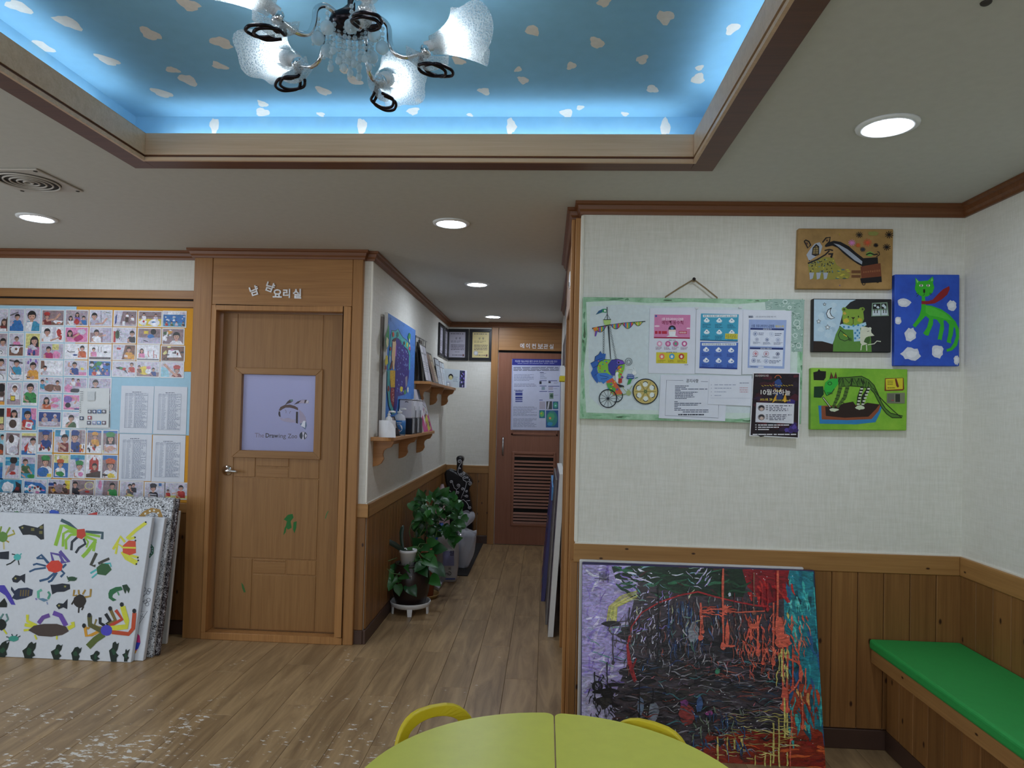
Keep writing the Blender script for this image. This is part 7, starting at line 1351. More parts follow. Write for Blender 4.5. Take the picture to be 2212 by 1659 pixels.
strap([ony(876, 1206, 5.12), ony(870, 1185, 5.13), ony(867, 1165, 5.14), ony(867, 1150, 5.15), ony(869, 1141, 5.16), ony(871, 1135, 5.17)], .012)
strap([ony(880, 1206, 5.1), ony(877, 1196, 5.09), ony(874, 1190, 5.09), ony(872, 1187, 5.09)], .012)
# tall terracotta-potted pothos behind
c3 = V((-.945, 5.56, 0)); tp = thing('potted_pothos', c3, 'tall bushy pothos in a terracotta pot on a tan saucer', 'potted plant', 'plants along the corridor wall')
MB().lathe([(0, .0), (.11, .0), (.125, .025), (.128, .028), (.122, .03), (.108, .008), (0, .008)], c3, 28).build('saucer', 'saucer_tan', tp)
MB().lathe([(0, .009), (.078, .009), (.098, .34), (.108, .345), (.110, .40), (.100, .40), (.097, .37), (0, .365)], c3, 28).build('pot', 'terracotta', tp); MB().lathe([(0, .37), (.097, .37)], c3, 20).build('soil', 'soil', tp)
for k in range(7): a = rnd.uniform(0, 6.3); stem(tp, [c3+V((.05*cos(a), .05*sin(a), .37)), c3+V((.09*cos(a), .07*sin(a), .5)), c3+V((.05*cos(a)+.04, .06*sin(a)+.1, .62)), c3+V((.1*cos(a)+.06, .1*sin(a)+.1, .74))], .004)
stem(tp, [c3+V((-.08, -.05, .37)), ony(884, 1150, 5.45), ony(887, 1135, 5.47), ony(895, 1130, 5.5)], .004); stem(tp, [c3+V((.02, -.05, .37)), ony(918, 1165, 5.4), ony(923, 1150, 5.4), ony(921, 1135, 5.42)], .005, 'soil')
g_ = random.Random(11); n_l = 0
while n_l < 175:
    u = g_.uniform(880, 1006); v = g_.uniform(1062, 1172); cxp, cyp = 946, 1112
    if ((u-cxp)/62)**2+((v-cyp)/52)**2 > 1: continue
    Y = g_.uniform(5.45, 6.0); p = ony(u, v, Y)
    if p.x < XC+.09: p.x = XC+.09+g_.uniform(0, .05)
    d = V((g_.uniform(-1, 1), g_.uniform(-1, .1), g_.uniform(-.9, .35))).normalized(); s = g_.uniform(.05, .09); put_leaf(tp, p-d*s*.5, d, s, g_.uniform(-.6, .6), (toward_cam(p)*g_.uniform(.1, .9)+V((g_.uniform(-.5, .5), 0, 1))).normalized()); n_l += 1
for (px, d) in (((893,1075),(-.9,-.3,.2)),((884,1108),(-.9,-.2,-.3)),((890,1105),(-.8,-.4,.1)),((905,1068),(-.3,-.2,.9)),((985,1140),(.9,-.3,-.1)),((995,1132),(1,-.2,-.2)),((975,1160),(.3,-.4,-.3)),((987,1165),(.8,-.3,.4)),((978,1172),(.2,-.3,-.9)),((965,1152),(-.2,-.3,-.8)),((900,1150),(-.4,-.4,-.7)),((905,1140),(.1,-.4,-.9)),((890,1145),(-.6,-.2,-.6)),((945,1065),(.2,-.2,.9)),((962,1062),(.5,-.2,.7))):
    p = ony(*px, 5.6); p.x = max(p.x, XC+.13); put_leaf(tp, p-V(d).normalized()*.05, d, .1, g_.uniform(-.4, .4), (toward_cam(p)+V((0, 0, .6))).normalized())
# tray leaning by the pot
t = MB().slab([ony(948, 1278, 5.75), ony(963, 1252, 6.0), ony(957, 1250, 6.0), ony(938, 1272, 5.75)], (0, 0, -.02)).build('plant_tray', 'steel'); tag(t, 'flat grey tray on the floor beside the terracotta pot', 'tray')
t.location.z = .001
# dark door mat
plain('mat_dark', '#2a2726', .95, bump=1.0, bscale=150)
o = MB().box(-1.08, -.672, 6.29, 7.82, .0005, .010).build('floor_mat', 'mat_dark', None, bevel=.003); tag(o, 'dark speckled mat on the corridor floor by the wall', 'mat')
# printed sack
def sack(name, label, c, w, d, h, mat, seed, group=None, pinch=.35):
    t = thing(name, c, label, 'bag', group); c = V(c); g = random.Random(seed); prof = []; nz, na = 14, 28; v = []; f = []
    for i in range(nz):
        u = i/(nz-1); k = .93+.1*sin(pi*u) if u < .75 else 1-(u-.75)/.25*pinch
        for j in range(na):
            a = 2*pi*j/na; q = 3.2; ca, sa = cos(a), sin(a); r = (abs(ca)**q+abs(sa)**q)**(-1/q); wob = 1+g.uniform(-.012, .012)*(1+u*2)
            v.append(c+V((w/2*r*ca*k*wob, d/2*r*sa*(k if u < .75 else k*.7)*wob, h*u+.002)))
    for i in range(nz-1): f += [(i*na+j, i*na+(j+1) % na, (i+1)*na+(j+1) % na, (i+1)*na+j) for j in range(na)]
    f += [tuple(range(na-1, -1, -1)), tuple((nz-1)*na+j for j in range(na))]
    mesh('body', v, f, mat, t, True); return t
plain('sack_white', '#b9b6b4', .5); plain('sack_lilac', '#8f90b4', .5)
cs = V((-.845, 6.12, 0)); t = sack('rice_sack', 'white printed sack with black letters and a lilac panel on the floor', cs, .205, .15, .40, 'sack_white', 4)
pc = Pic(lambda x, y: ony(x, y, 6.035), (0, -1, 0), t, base=.002, mat='print'); pc.begin('printed_panel').poly([(957,1190),(981,1190),(981,1222),(957,1222)], '#8688b0').rect(955, 1249, 983, 1252, '#3f4a8a')
pc.begin('lettering'); pc.text(944, 1243, 8.5, 'Ground', '#1c1c24', .015, 0, 31, True); pc.text(969, 1231, 6, '되', '#22222a', .01); pc.text(971, 1200, 11, '쌀', '#22222a', .01); pc.end()
# knotted clear plastic bag
clearish('film', '#d6d8e0', .5, .1, 1.0); plain('film_blue', '#3f5fa8', .25); plain('film_pink', '#b9a3a6', .3)
def film_bag(name, label, c, rx, ry, h, mat, seed, knot=True):
    t = thing(name, c, label, 'bag'); c = V(c); g = random.Random(seed); v = []; f = []; nz, na = 22, 30; ph = [g.uniform(0, 6.3) for _ in range(8)]
    for i in range(nz):
        u = i/(nz-1); prof = sin(pi*min(.985, .14+.86*u))**.6 if not knot else (sin(pi*min(1, u/.7*.5+.08))**.7 if u < .62 else max(.10, 1.0-(u-.62)/.10*.9) if u < .72 else .10+.75*sin((u-.72)/.28*2.2))
        for j in range(na):
            a = 2*pi*j/na; cr_ = 1+.07*sin(5*a+ph[0]+u*6)+.05*sin(9*a+ph[1]-u*9)+.03*sin(15*a+ph[2]); k = prof*cr_; v.append(c+V((rx*k*cos(a), ry*k*sin(a), .004+h*u+.006*sin(7*a+ph[3])*u)))
    for i in range(nz-1): f += [(i*na+j, i*na+(j+1) % na, (i+1)*na+(j+1) % na, (i+1)*na+j) for j in range(na)]
    f += [tuple(range(na-1, -1, -1))]; mesh('film', v, f, mat, t, True)
    if knot: MB().tube([c+V((-.02, -.01, h*.665)), c+V((.03, -.02, h*.67)), c+V((.1, -.03, h*.655)), c+V((.13, -.03, h*.66))], [.018, .022, .014, .02], 8).build('knot', mat, t)
    return t
film_bag('plastic_bag', 'knotted clear plastic bag standing on the dark mat', (-.755, 6.58, .012), .125, .115, .52, 'film', 8)
film_bag('plastic_bag', 'crumpled blue plastic bag half hidden behind the bushy pothos', (-.93, 6.32, .012), .09, .09, .45, 'film_blue', 9, False)
film_bag('plastic_bag', 'pale pink film bag peeping over the bushy pothos', (-1.02, 6.95, .012), .075, .11, .735, 'film_pink', 10, False)
# black cello-shaped ornament with white scrolls
YG = 7.50; CG = crop(lambda x, y: ony(x, y, YG), 940, 970, 5.72)
gt = thing('cello_ornament', (-.95, YG, .01), 'black cello-shaped ornament painted with white scrolls against the end wall', 'ornament'); plain('black_gloss', '#15151a', .3, bump=.5, bscale=25)
ol = [(255,100),(275,90),(300,85),(330,92),(352,108),(346,140),(330,170),(330,288),(365,298),(420,345),(460,400),(455,440),(422,470),(415,520),(430,620),(450,720),(456,800),(462,950),(455,1080),(400,1165),(300,1185),(190,1165),(150,1080),(150,900),(165,600),(150,500),(122,400),(110,310),(130,260),(180,248),(225,262),(262,285),(264,165),(258,130)]
MB().prism([CG(x, y) for x, y in ol], (0, .13, 0)).build('body', 'black_gloss', gt, bevel=.02, segs=2)
plain('scroll_white', '#c9cad2', .5)
def scroll(pts, w=.0035): MB().tube([CG(x, y)+V((0, -.003, 0)) for x, y in pts], w, 5).build('scroll', 'scroll_white', gt)
def spiral(x, y, r, a0, turns=1.6, sgn=1): return [(x+r*(1-.8*k/18)*cos(a0+sgn*2*pi*turns*k/18), y+r*(1-.8*k/18)*sin(a0+sgn*2*pi*turns*k/18)) for k in range(19)]
scroll([(335,345),(300,325),(280,290),(285,240),(305,200),(325,170)]+spiral(302, 152, 26, .5, 1.6, -1)); scroll([(310,240)]+spiral(305, 235, 12, 0, 1)); scroll([(300,305),(335,325)]+spiral(352, 300, 20, 1.6, 1.4, -1))
scroll([(320,610),(340,560),(370,490),(385,430),(382,400),(350,385)]+spiral(362, 355, 22, 2.6, 1.4)); scroll([(385,415),(410,400),(440,405)]+spiral(430, 428, 22, -.6, 1.4)); scroll([(420,370),(425,395)]); scroll(spiral(397, 355, 14, 2.5, 1.2)); scroll([(250,600),(255,560),(265,500),(235,480),(222,440),(215,410)]+spiral(198, 405, 20, .2, 1.3, -1))
scroll([(265,495),(295,475)]+spiral(285, 450, 22, .8, 1.4, -1)); scroll([(275,600),(255,560)]+spiral(280, 540, 20, 2.8, 1.3)); scroll([(350,540),(365,490)]+spiral(338, 495, 20, .2, 1.3, -1)); scroll(spiral(385, 520, 16, -1, 1.3)); scroll([(350,575),(375,585)]+spiral(390, 585, 20, 2.6, 1.4)); scroll([(300,640),(350,625),(390,660),(415,705)]+spiral(428, 722, 20, 3.3, 1.4, -1)); scroll([(385,640),(430,636)]); scroll(spiral(182, 523, 12, 0, 1.1))

# ------------------------------------------------------------------ canvases leaning below the photo board
def squiggle_mat(name, thr, ink='#22222a', ground='#dcdfe4'):
    m, nt, b = new_mat(name); L = nt.links.new; tc = N(nt, 'ShaderNodeTexCoord'); no = N(nt, 'ShaderNodeTexNoise', Scale=48, Detail=2, Distortion=2.0); L(tc.outputs['Object'], no.inputs['Vector'])
    sb = N(nt, 'ShaderNodeMath', op='SUBTRACT'); L(no.outputs['Fac'], sb.inputs[0]); sb.inputs[1].default_value = .5; ab = N(nt, 'ShaderNodeMath', op='ABSOLUTE'); L(sb.outputs[0], ab.inputs[0])
    th = N(nt, 'ShaderNodeMapRange'); th.inputs['From Min'].default_value = thr; th.inputs['From Max'].default_value = thr+.03; L(ab.outputs[0], th.inputs['Value'])
    mx = N(nt, 'ShaderNodeMix', data_type='RGBA'); mx.inputs[6].default_value = hx(ink); mx.inputs[7].default_value = hx(ground); L(th.outputs[0], mx.inputs['Factor']); L(mx.outputs[2], b.inputs['Base Color']); b.inputs['Roughness'].default_value = .6
    bp = N(nt, 'ShaderNodeBump', Strength=.6, Distance=.003); L(th.outputs[0], bp.inputs['Height']); L(bp.outputs['Normal'], b.inputs['Normal'])
squiggle_mat('squiggle', .028); squiggle_mat('squiggle_dark', .075, '#2a1f24', '#b5b0b4')
plain('canvas_front', '#d3d8df', .6, bump=.15, bscale=500)
def lean_back(label, xr, xl, pb, pt, th, mat):
    """canvas facing the room: right edge at X = xr, its foot and head seen at photo pixels pb and pt"""
    a = onx(*pb, xr); a = onz(*pb, 0); xr = a.x; top = onx(*pt, xr); q = [V((xl, top.y, top.z)), V((xr, top.y, top.z)), V((xr, a.y, .001)), V((xl, a.y, .001))]
    n = (q[1]-q[0]).cross(q[3]-q[0]).normalized(); n = n if n.y < 0 else -n
    t = thing('canvas_painting', ((xr+xl)/2, a.y, 0), label, 'painting', 'canvases leaning below the photo board')
    cv = MB().slab(q, V((0, -n.y*th, 0))).build('canvas', mat, t, bevel=.003)
    return t, Pic(lambda x, y: onp(x, y, q[2], n), n, cv), q, n
CB = lambda P: crop(P, 0, 1000, 2.5175)
lean_back('plain grey-white canvas at the back of the stack, nearest the wooden door', -2.32, -3.7, (359, 1392), (388, 1104), .02, 'canvas_white')
lean_back('dark scribbled canvas behind the black and white one', -2.28, -3.72, (342.5, 1417), (386.5, 1078), .022, 'squiggle_dark')
t, pc, q, n = lean_back('black and white scribble canvas with small coloured shapes along its top', -2.28, -3.75, (329, 1421), (376.5, 1076), .022, 'squiggle')
pc.P = CB(pc.P); pc.begin('painted_fish').poly([(268,262),(285,255),(318,262),(322,278),(300,290),(275,288)], '#2f52b5').begin('painted_fish').poly([(478,280),(505,272),(530,268),(528,295),(490,296)], '#c2352f').begin('painted_snake').line([(765,296),(790,272),(825,256),(862,262),(875,296)], 24, '#a07a35')
for (x, y) in ((790,276),(815,262),(838,258),(860,272)): pc.rect(x-5, y-5, x+5, y+5, '#d9d6c8')
pc.begin('painted_fish').poly([(55,272),(95,262),(108,270),(80,284)], '#2f7a3a'); pc.end()
t, pc, q, n = lean_back('white canvas with outline drawings, second from the front of the stack', -2.3, -3.78, (309, 1428.5), (356.5, 1119), .03, 'canvas_front')
pc.P = CB(pc.P); pc.begin('drawn_snake').line([(815,445),(830,462),(828,490),(808,512)], 16, '#3f6a52')
for k in range(5): pc.ell(822+8*sin(k), 452+k*13, 3, 4, '#9ab5c9', 8)
pc.begin('drawn_bone'); [pc.ring(x, y, 10, 10, 2.5, '#4a4e58', 12) for x, y in ((785,688),(812,692),(805,705),(790,755),(808,745),(800,768))]; pc.line([(770,735),(800,705)], 2.5, '#4a4e58'); pc.line([(775,755),(790,752)], 2.5, '#4a4e58')
pc.begin('drawn_kite').line([(755,808),(802,806),(745,893)], 2.5, '#4a4e58').line([(760,830),(785,840)], 2, '#4a4e58').line([(765,850),(778,820)], 2, '#4a4e58')
pc.begin('painted_shell').poly([(742,922),(760,940),(764,975),(745,1020),(728,1035)], '#c2307a').poly([(740,975),(764,978),(752,1010),(730,1020)], '#2f3fb5').poly([(730,1020),(745,1020),(738,1035),(728,1038)], '#d6a03c'); pc.end()
t, pc, q, n = lean_back('white front canvas of painted crabs, fish and seaweed', -2.35, -3.8, (282.5, 1432), (329.5, 1118), .03, 'canvas_front')
pc.P = CB(pc.P); BKc = '#141a20'
def fish(pts, c, eye=None, spots=()):
    pc.begin('painted_fish').poly(pts, c)
    if eye: pc.ell(*eye, 9, 8, '#3f4a2c'); pc.ell(*eye, 4, 4, '#b5a55c')
    for (x, y) in spots: pc.rect(x-9, y-8, x+9, y+8, '#6f6a34')
def crab(body, c, limbs, eyes=()):
    pc.begin('painted_crab')
    for (pts, w_, cc_) in limbs: pc.line(pts, w_, cc_)
    pc.poly(body, c) if isinstance(body, list) else pc.blob(*body, c, 12, .08)
fish([(100,348),(130,336),(175,345),(205,352),(238,330),(240,415),(222,418),(195,395),(160,390),(125,392)], BKc, (122, 352), ((178,362),(225,350),(222,378)))
crab((15,402,28,28), '#5f8a3c', [([(35,385),(55,350)],10,'#7f9a3c'),([(40,400),(80,385),(70,365)],10,'#a8a03c'),([(30,420),(50,432)],8,'#a8903c'),([(20,425),(22,470)],9,'#c9bf86'),([(0,380),(8,345)],9,'#7f9a3c')])
lg = '#8fbf35'
crab([(418,362),(460,358),(468,395),(445,415),(418,405)], '#c23a24', [([(420,370),(375,330),(332,310)],18,'#3a5560'),([(420,372),(360,345),(335,340),(302,450)],20,lg),([(422,382),(370,370),(345,385),(342,455)],14,lg),([(425,390),(385,390),(358,420),(360,470)],14,lg),([(425,400),(392,430),(388,475)],14,'#1f2a35'),([(465,375),(520,378),(558,380),(555,415)],16,'#3a5560'),([(465,385),(520,395),(545,400)],13,lg),([(462,398),(520,420),(508,480)],16,lg),([(460,402),(480,430),(470,460)],10,lg),([(520,425),(470,490),(448,512)],20,lg),([(455,412),(465,440),(430,462),(412,490)],13,'#1f2a35')])
yl = '#d6d63c'
crab([(668,450),(700,422),(738,425),(740,490),(705,502),(668,488)], '#d24a2c', [([(690,412),(740,365),(795,325)],18,yl),([(680,430),(655,400),(640,430),(615,470)],14,yl),([(672,460),(640,440),(630,495)],12,yl),([(668,480),(690,515),(745,545)],28,yl),([(700,500),(755,515)],14,yl),([(700,415),(735,405)],14,yl)]); pc.line([(662,460),(740,462)], 9, yl)
for (x, y) in ((793,322),(735,405),(737,422),(750,515),(752,530),(742,550)): pc.ell(x, y, 5, 5, BKc, 8)
bl = '#2a527a'
crab([(250,560),(280,532),(320,530),(342,555),(335,585),(300,598),(265,588)], '#d63a24', [([(265,545),(225,500),(200,520)],12,bl),([(260,545),(240,520),(200,518)],10,bl),([(250,560),(200,548),(180,555)],10,bl),([(250,570),(190,578),(160,592)],10,bl),([(290,535),(278,490),(325,500),(345,540)],14,'#5a4a9a'),([(330,540),(375,538),(325,480)],18,'#5a4a9a'),([(330,580),(350,600),(330,620)],12,bl),([(300,596),(260,630),(215,642)],12,bl),([(310,596),(280,640),(262,648)],12,bl),([(340,570),(360,550)],12,bl)])
crab([(525,570),(555,545),(590,550),(608,580),(575,612),(530,605)], '#2a5a2c', [([(520,560),(495,555),(525,490)],16,'#3a3a30'),([(535,548),(560,535),(595,520)],14,'#3a3a30'),([(525,580),(492,600)],10,'#4ab5b5'),([(530,600),(500,625)],8,'#4ab5b5'),([(570,548),(600,545),(605,565)],8,'#4ab5b5')])
fish([(65,630),(85,610),(110,615),(138,602),(136,655),(115,635),(95,652),(72,648)], '#141c2c', (85, 628)); fish([(0,485),(50,480),(48,525),(0,522)], '#141c2c')
crab((95,512,20,18), '#4ab5b0', [([(85,500),(65,495)],6,'#1f2a2a'),([(85,525),(60,545),(35,555)],7,'#1f2a2a'),([(100,530),(105,555)],6,'#1f2a2a'),([(110,500),(118,492)],6,'#4ab5b0')])
crab((392,630,26,13), '#1f4a2c', [([(370,630),(365,615)],5,'#1f4a2c'),([(410,630),(420,625)],5,'#1f4a2c'),([(380,640),(370,645)],4,'#1f4a2c')])
fish([(60,690),(62,672),(80,695),(100,682),(150,678),(180,690),(175,720),(140,735),(90,745),(65,735),(78,715)], '#232f4a', None, ()); [pc.line([(115+k*14, 690), (112+k*14, 725)], 8, '#6a5a34') for k in range(4)]
fish([(275,662),(300,662),(340,655),(380,660),(382,685),(350,700),(310,702),(285,715)], '#141c2c', (355, 672))
crab([(205,738),(235,735),(265,745),(240,755)], '#5f86a0', [([(210,735),(208,700),(228,690)],14,'#5fb59a'),([(262,740),(272,715),(262,700)],12,'#4a9a80'),([(200,745),(195,735)],8,'#8a7ac0'),([(255,755),(260,770)],6,'#8a9ac0')])
crab((435,752,34,36), '#231a14', [([(420,720),(400,722),(405,690)],10,'#a8863a'),([(430,715),(428,690)],9,'#a8863a'),([(450,715),(465,690)],9,'#a8863a'),([(462,730),(492,725),(495,685)],11,'#a8863a'),([(405,745),(390,770)],8,'#231a14'),([(430,785),(428,815)],8,'#231a14'),([(455,780),(445,800)],8,'#231a14')])
pc.begin('painted_lizard').poly([(598,690),(630,675),(660,672),(668,690),(640,698),(615,715),(610,730),(635,745),(615,752),(592,735),(590,710)], '#1f6a3c').poly([(665,665),(690,660),(708,685),(700,710),(690,690),(682,712),(672,690)], '#143a20').line([(640,700),(648,720)], 7, '#4a9a6a')
fish([(305,775),(320,762),(345,765),(368,740),(366,795),(345,785),(320,796)], '#141c2c', (322, 776)); fish([(0,760),(25,735),(40,765),(38,785),(0,785)], '#141c14')
pc.begin('painted_limb').poly([(0,665),(25,665),(60,720),(85,772),(62,770),(30,720),(0,700)], '#4a3fae')
crab([(155,910),(185,885),(240,875),(310,875),(360,890),(375,915),(340,935),(280,945),(210,940)], '#4a3c36', [([(200,885),(150,860),(150,825)],16,yl),([(190,890),(135,880)],18,yl),([(180,905),(130,910)],12,yl),([(210,872),(235,840),(270,828)],22,'#6a4a9a'),([(290,815),(330,830),(360,885)],26,'#6a4aa8'),([(370,900),(400,885),(395,865)],22,yl),([(190,935),(200,960)],9,yl),([(310,940),(310,960)],9,yl)])
crab((580,910,32,30), '#4a45c0', [([(555,900),(500,880),(480,900),(458,890)],12,'#b58a2c'),([(560,905),(500,935),(470,940),(462,885)],16,'#d69a2c'),([(565,895),(512,890),(525,850)],10,'#8a7a3c'),([(570,885),(545,870),(545,840)],16,BKc),([(580,880),(600,860),(575,820)],18,BKc),([(590,880),(628,855),(600,795)],18,'#7a6a34'),([(600,885),(665,850),(630,800)],18,'#c23f24'),([(605,900),(690,890),(690,860),(668,780)],28,yl),([(610,920),(700,930),(725,900),(732,815)],22,'#c24a24'),([(565,930),(520,960),(480,1000)],34,'#5a6a2c'),([(555,915),(490,880),(488,830)],26,'#5a5a2c')]); [pc.ell(x, y, 11, 13, BKc, 9) for x, y in ((663,770),(731,805),(487,828),(600,792),(458,885))]
crab((75,955,28,16), '#3f9a8a', [([(55,950),(35,945)],5,'#1f3a3a'),([(60,965),(35,968)],5,'#1f3a3a'),([(95,950),(112,940)],5,'#1f3a3a'),([(70,945),(65,930)],5,'#1f3a3a'),([(85,945),(95,932)],5,'#1f3a3a')])
crab((10,880,26,30), '#141a18', [([(25,870),(45,850),(35,820)],9,'#5f8a86'),([(0,850),(20,820)],9,'#5f8a86'),([(20,905),(38,930)],9,yl)])
for (x, y, w_, h_) in ((15,1020,45,55),(160,1025,48,55),(310,1030,38,48),(412,1040,36,42),(520,1052,34,34),(620,1028,36,58),(685,1048,22,38)):
    pc.begin('painted_seaweed'); r2 = random.Random(x); pts = [(x-w_*.35, y+h_), (x-w_*.6, y+h_*.3), (x-w_*.8, y-h_*.1), (x-w_*.3, y-h_*.4), (x-w_*.1, y-h_*.8), (x+w_*.3, y-h_*.95), (x+w_*.55, y-h_*.7), (x+w_*.9, y-h_*.9), (x+w_*.7, y-h_*.3), (x+w_*.35, y), (x+w_*.6, y+h_*.35), (x+w_*.3, y+h_*.6), (x+w_*.35, y+h_)]
    pc.poly([(a+r2.uniform(-5, 5), b_+r2.uniform(-3, 3) if b_ < y+h_-1 else min(b_, 1080)) for a, b_ in pts], '#14251c'); pc.blob(x, y, w_*.3, h_*.35, '#1f4a30', 9, .4)
pc.end()

# ------------------------------------------------------------------ large abstract painting by the notice board
plain('white_impasto', '#c9c6c4', .7, bump=1.0, bscale=120); plain('purple_edge', '#2b2450', .5)
pt = ony(1760, 1231, 3.245); xr_ = pt.x; pb = onx(1783, 1659, xr_); k_ = pt.z/(pt.z-pb.z); yb_ = pt.y+(pb.y-pt.y)*k_
xl_ = ony(1258, 1217, 3.245).x; zt2 = (pt.z+ony(1258, 1217, 3.245).z)/2
qb = [V((xl_, 3.245, zt2)), V((xr_, 3.245, zt2)), V((xr_, yb_, .001)), V((xl_, yb_, .001))]; nb_ = (qb[1]-qb[0]).cross(qb[3]-qb[0]).normalized(); nb_ = nb_ if nb_.y < 0 else -nb_
t2 = thing('canvas_painting', ((xl_+xr_)/2, yb_+.05, 0), 'white rough-edged canvas hidden behind the large abstract painting', 'painting')
MB().slab([V((xl_-.012, 3.268, zt2+.008)), V((xr_-.04, 3.268, zt2+.008)), V((xr_-.04, yb_+.04, .001)), V((xl_-.012, yb_+.04, .001))], (0, .018, 0)).build('canvas', 'white_impasto', t2, bevel=.004)
t = thing('canvas_painting', ((xl_+xr_)/2, yb_, 0), 'large abstract painting of purple, black and coral drips leaning on the wainscot', 'painting')
t = MB().slab(qb, (0, .022, 0)).build('canvas', 'purple_edge', t, bevel=.003)
_pb = crop(lambda x, y: onp(x, y, qb[2], nb_), 1230, 1160, 3.325)
pc = Pic(lambda x, y: _pb(*cl(x, y)), nb_, t, step=5e-6, base=4e-4, mat='impasto'); R = random.Random(21)
E_L, E_R = (lambda y: 90-(y-190)*.005), (lambda y: 1755+(y-235)*.062)
def cl(x, y): y = max(195+x*.028, min(2190, y)); return (max(E_L(y)+3, min(E_R(y)-3, x)), y)
def pl(pts, c_): pc.poly([cl(*p) for p in pts], c_)
def ln(pts, w_, c_): pc.line([cl(*p) for p in pts], w_, c_)
pc.begin('painted_ground')
pl([(60,100),(1900,100),(1900,2195),(60,2195)], '#453c44')
pl([(60,100),(520,100),(430,600),(420,900),(300,1200),(300,1400),(60,1500)], '#a89bd0'); pl([(60,1000),(240,1000),(330,1290),(60,1500)], '#b9b3d6'); pl([(300,100),(1300,100),(1250,430),(800,420),(560,330),(330,300)], '#16301f'); pl([(1240,100),(1640,100),(1600,420),(1420,480),(1280,360)], '#8a1420'); pl([(1580,100),(1900,100),(1900,1500),(1780,1480),(1700,1000),(1550,900),(1540,430)], '#227f8c')
pl([(1000,1400),(1900,1380),(1900,2195),(600,2195),(640,1700),(950,1480)], '#8a2a16'); pl([(1560,1050),(1760,1060),(1760,1400),(1600,1450)], '#a0402a'); pl([(60,1450),(640,1500),(600,2195),(60,2195)], '#2a2530')
def strokes(n_, x0, y0, x1, y1, cs, l0, l1, w0, w1, ang, spread, wav=.10):
    for _ in range(n_):
        x, y = R.uniform(x0, x1), R.uniform(y0, y1); a = ang+R.uniform(-spread, spread); l = R.uniform(l0, l1); b_ = R.uniform(-.5, .5); w_ = R.uniform(w0, w1); ph = R.uniform(0, 6.3); fr = R.uniform(3, 8); pts = []; ws = []
        for k in range(7):
            q = k/6; off = l*.35*b_*q*(1-q)+l*wav*sin(fr*q+ph)*.5; pts.append((x+l*q*cos(a)-off*sin(a), y+l*q*sin(a)+off*cos(a))); ws.append(w_*(.35+.65*sin(pi*min(1, q+.1)))*R.uniform(.7, 1.2))
        ln(pts, ws, R.choice(cs))
pc.begin('painted_lilac_strokes'); strokes(90, 95, 190, 380, 1150, ['#8f7ac9', '#b7a9dd', '#c9bfe6', '#7a62b5', '#d6d0ec', '#9a8ad0'], 60, 160, 8, 26, -.9, .9); strokes(20, 100, 950, 300, 1290, ['#c9c6dc', '#a9a0cc', '#d9d6e6'], 40, 100, 5, 14, -.6, .8); strokes(12, 100, 600, 380, 900, ['#5f8f94', '#6f9f8f'], 40, 120, 5, 10, .2, .4); strokes(14, 110, 195, 520, 380, ['#c3b5e6', '#8f7ac9', '#e0dcf0'], 60, 150, 8, 20, .1, .4)
pc.begin('painted_green_strokes'); strokes(60, 310, 205, 1250, 420, ['#1f4a30', '#0f2018', '#2f6a4a', '#16302a', '#26402c', '#4a2a2a'], 60, 160, 8, 24, .1, .6); strokes(24, 330, 215, 950, 400, ['#a9c9c0', '#c9c3e0', '#8fb5c9', '#5f9f94', '#d6d6e6'], 30, 90, 3, 9, .3, .7); strokes(8, 900, 240, 1000, 360, ['#b5a9dd', '#d6d0ec'], 40, 90, 6, 12, -1.0, .2)
pc.begin('painted_teal_strokes'); strokes(70, 1560, 240, 1830, 1400, ['#1f8a9a', '#2fa0a6', '#1a6a80', '#2a5f8f', '#3fb5b0', '#14505f'], 80, 200, 10, 30, 1.5, .3); strokes(20, 1540, 420, 1700, 700, ['#3fb5b0', '#5fc9c3', '#c9bf6a'], 40, 120, 8, 20, 1.5, .3); strokes(22, 1280, 235, 1600, 440, ['#a8141f', '#7a0f1c', '#c22f2a', '#5a1018'], 60, 130, 10, 24, .8, .6)
pc.begin('painted_red_strokes'); strokes(60, 1040, 1400, 1800, 2150, ['#b5321c', '#d24a20', '#8a1f18', '#6a1a1a', '#c95a2a', '#5a2a18'], 80, 200, 12, 34, .15, .4); strokes(20, 1600, 1080, 1780, 1400, ['#c24a2a', '#d6a05a', '#8a2a22', '#2a6a70'], 40, 120, 10, 24, 1.2, .5); strokes(40, 100, 1450, 1000, 2150, ['#3a2f44', '#4a4a6a', '#5a2a34', '#2a3a5a', '#1c1a22'], 80, 200, 10, 30, .2, .6)
pc.begin('painted_yellow_arc'); [ln([(500+R.uniform(-40, 30), 385+k*6), (380+R.uniform(-20, 20), 420+k*8), (285+k*7, 500), (270+k*8, 570+R.uniform(0, 40)), (300+k*5, 640+R.uniform(-30, 60))], [3, 9, 10, 8, 2], R.choice(['#c3bf5a', '#d6d27a', '#b5b06a'])) for k in range(9)]
pc.begin('painted_dark_mass')
for _ in range(120): x, y = R.gauss(850, 330), R.gauss(1020, 190); pc.blob(*cl(x, y), R.uniform(30, 90), R.uniform(15, 45), R.choice(['#15141a', '#1d1b22', '#2a262c', '#241f26', '#33302f']), 10, .35, _+2000) if 200 < x < 1560 and 620 < y < 1480 else None
strokes(300, 300, 740, 1480, 1440, ['#17161c', '#3f3d44', '#6a676c', '#2a2730', '#27405a', '#5a3a3c', '#0f0f14', '#7f7c84', '#4a4046'], 40, 170, 4, 13, .02, .22)
strokes(60, 330, 560, 760, 950, ['#1c1a20', '#4a3a40', '#2a2426', '#5a4a4c'], 30, 110, 3, 9, -1.2, .7); strokes(36, 690, 470, 960, 800, ['#2f4a7a', '#3f5f8f', '#27365f', '#6a7686', '#1c2a4a'], 60, 170, 5, 14, 1.55, .12)
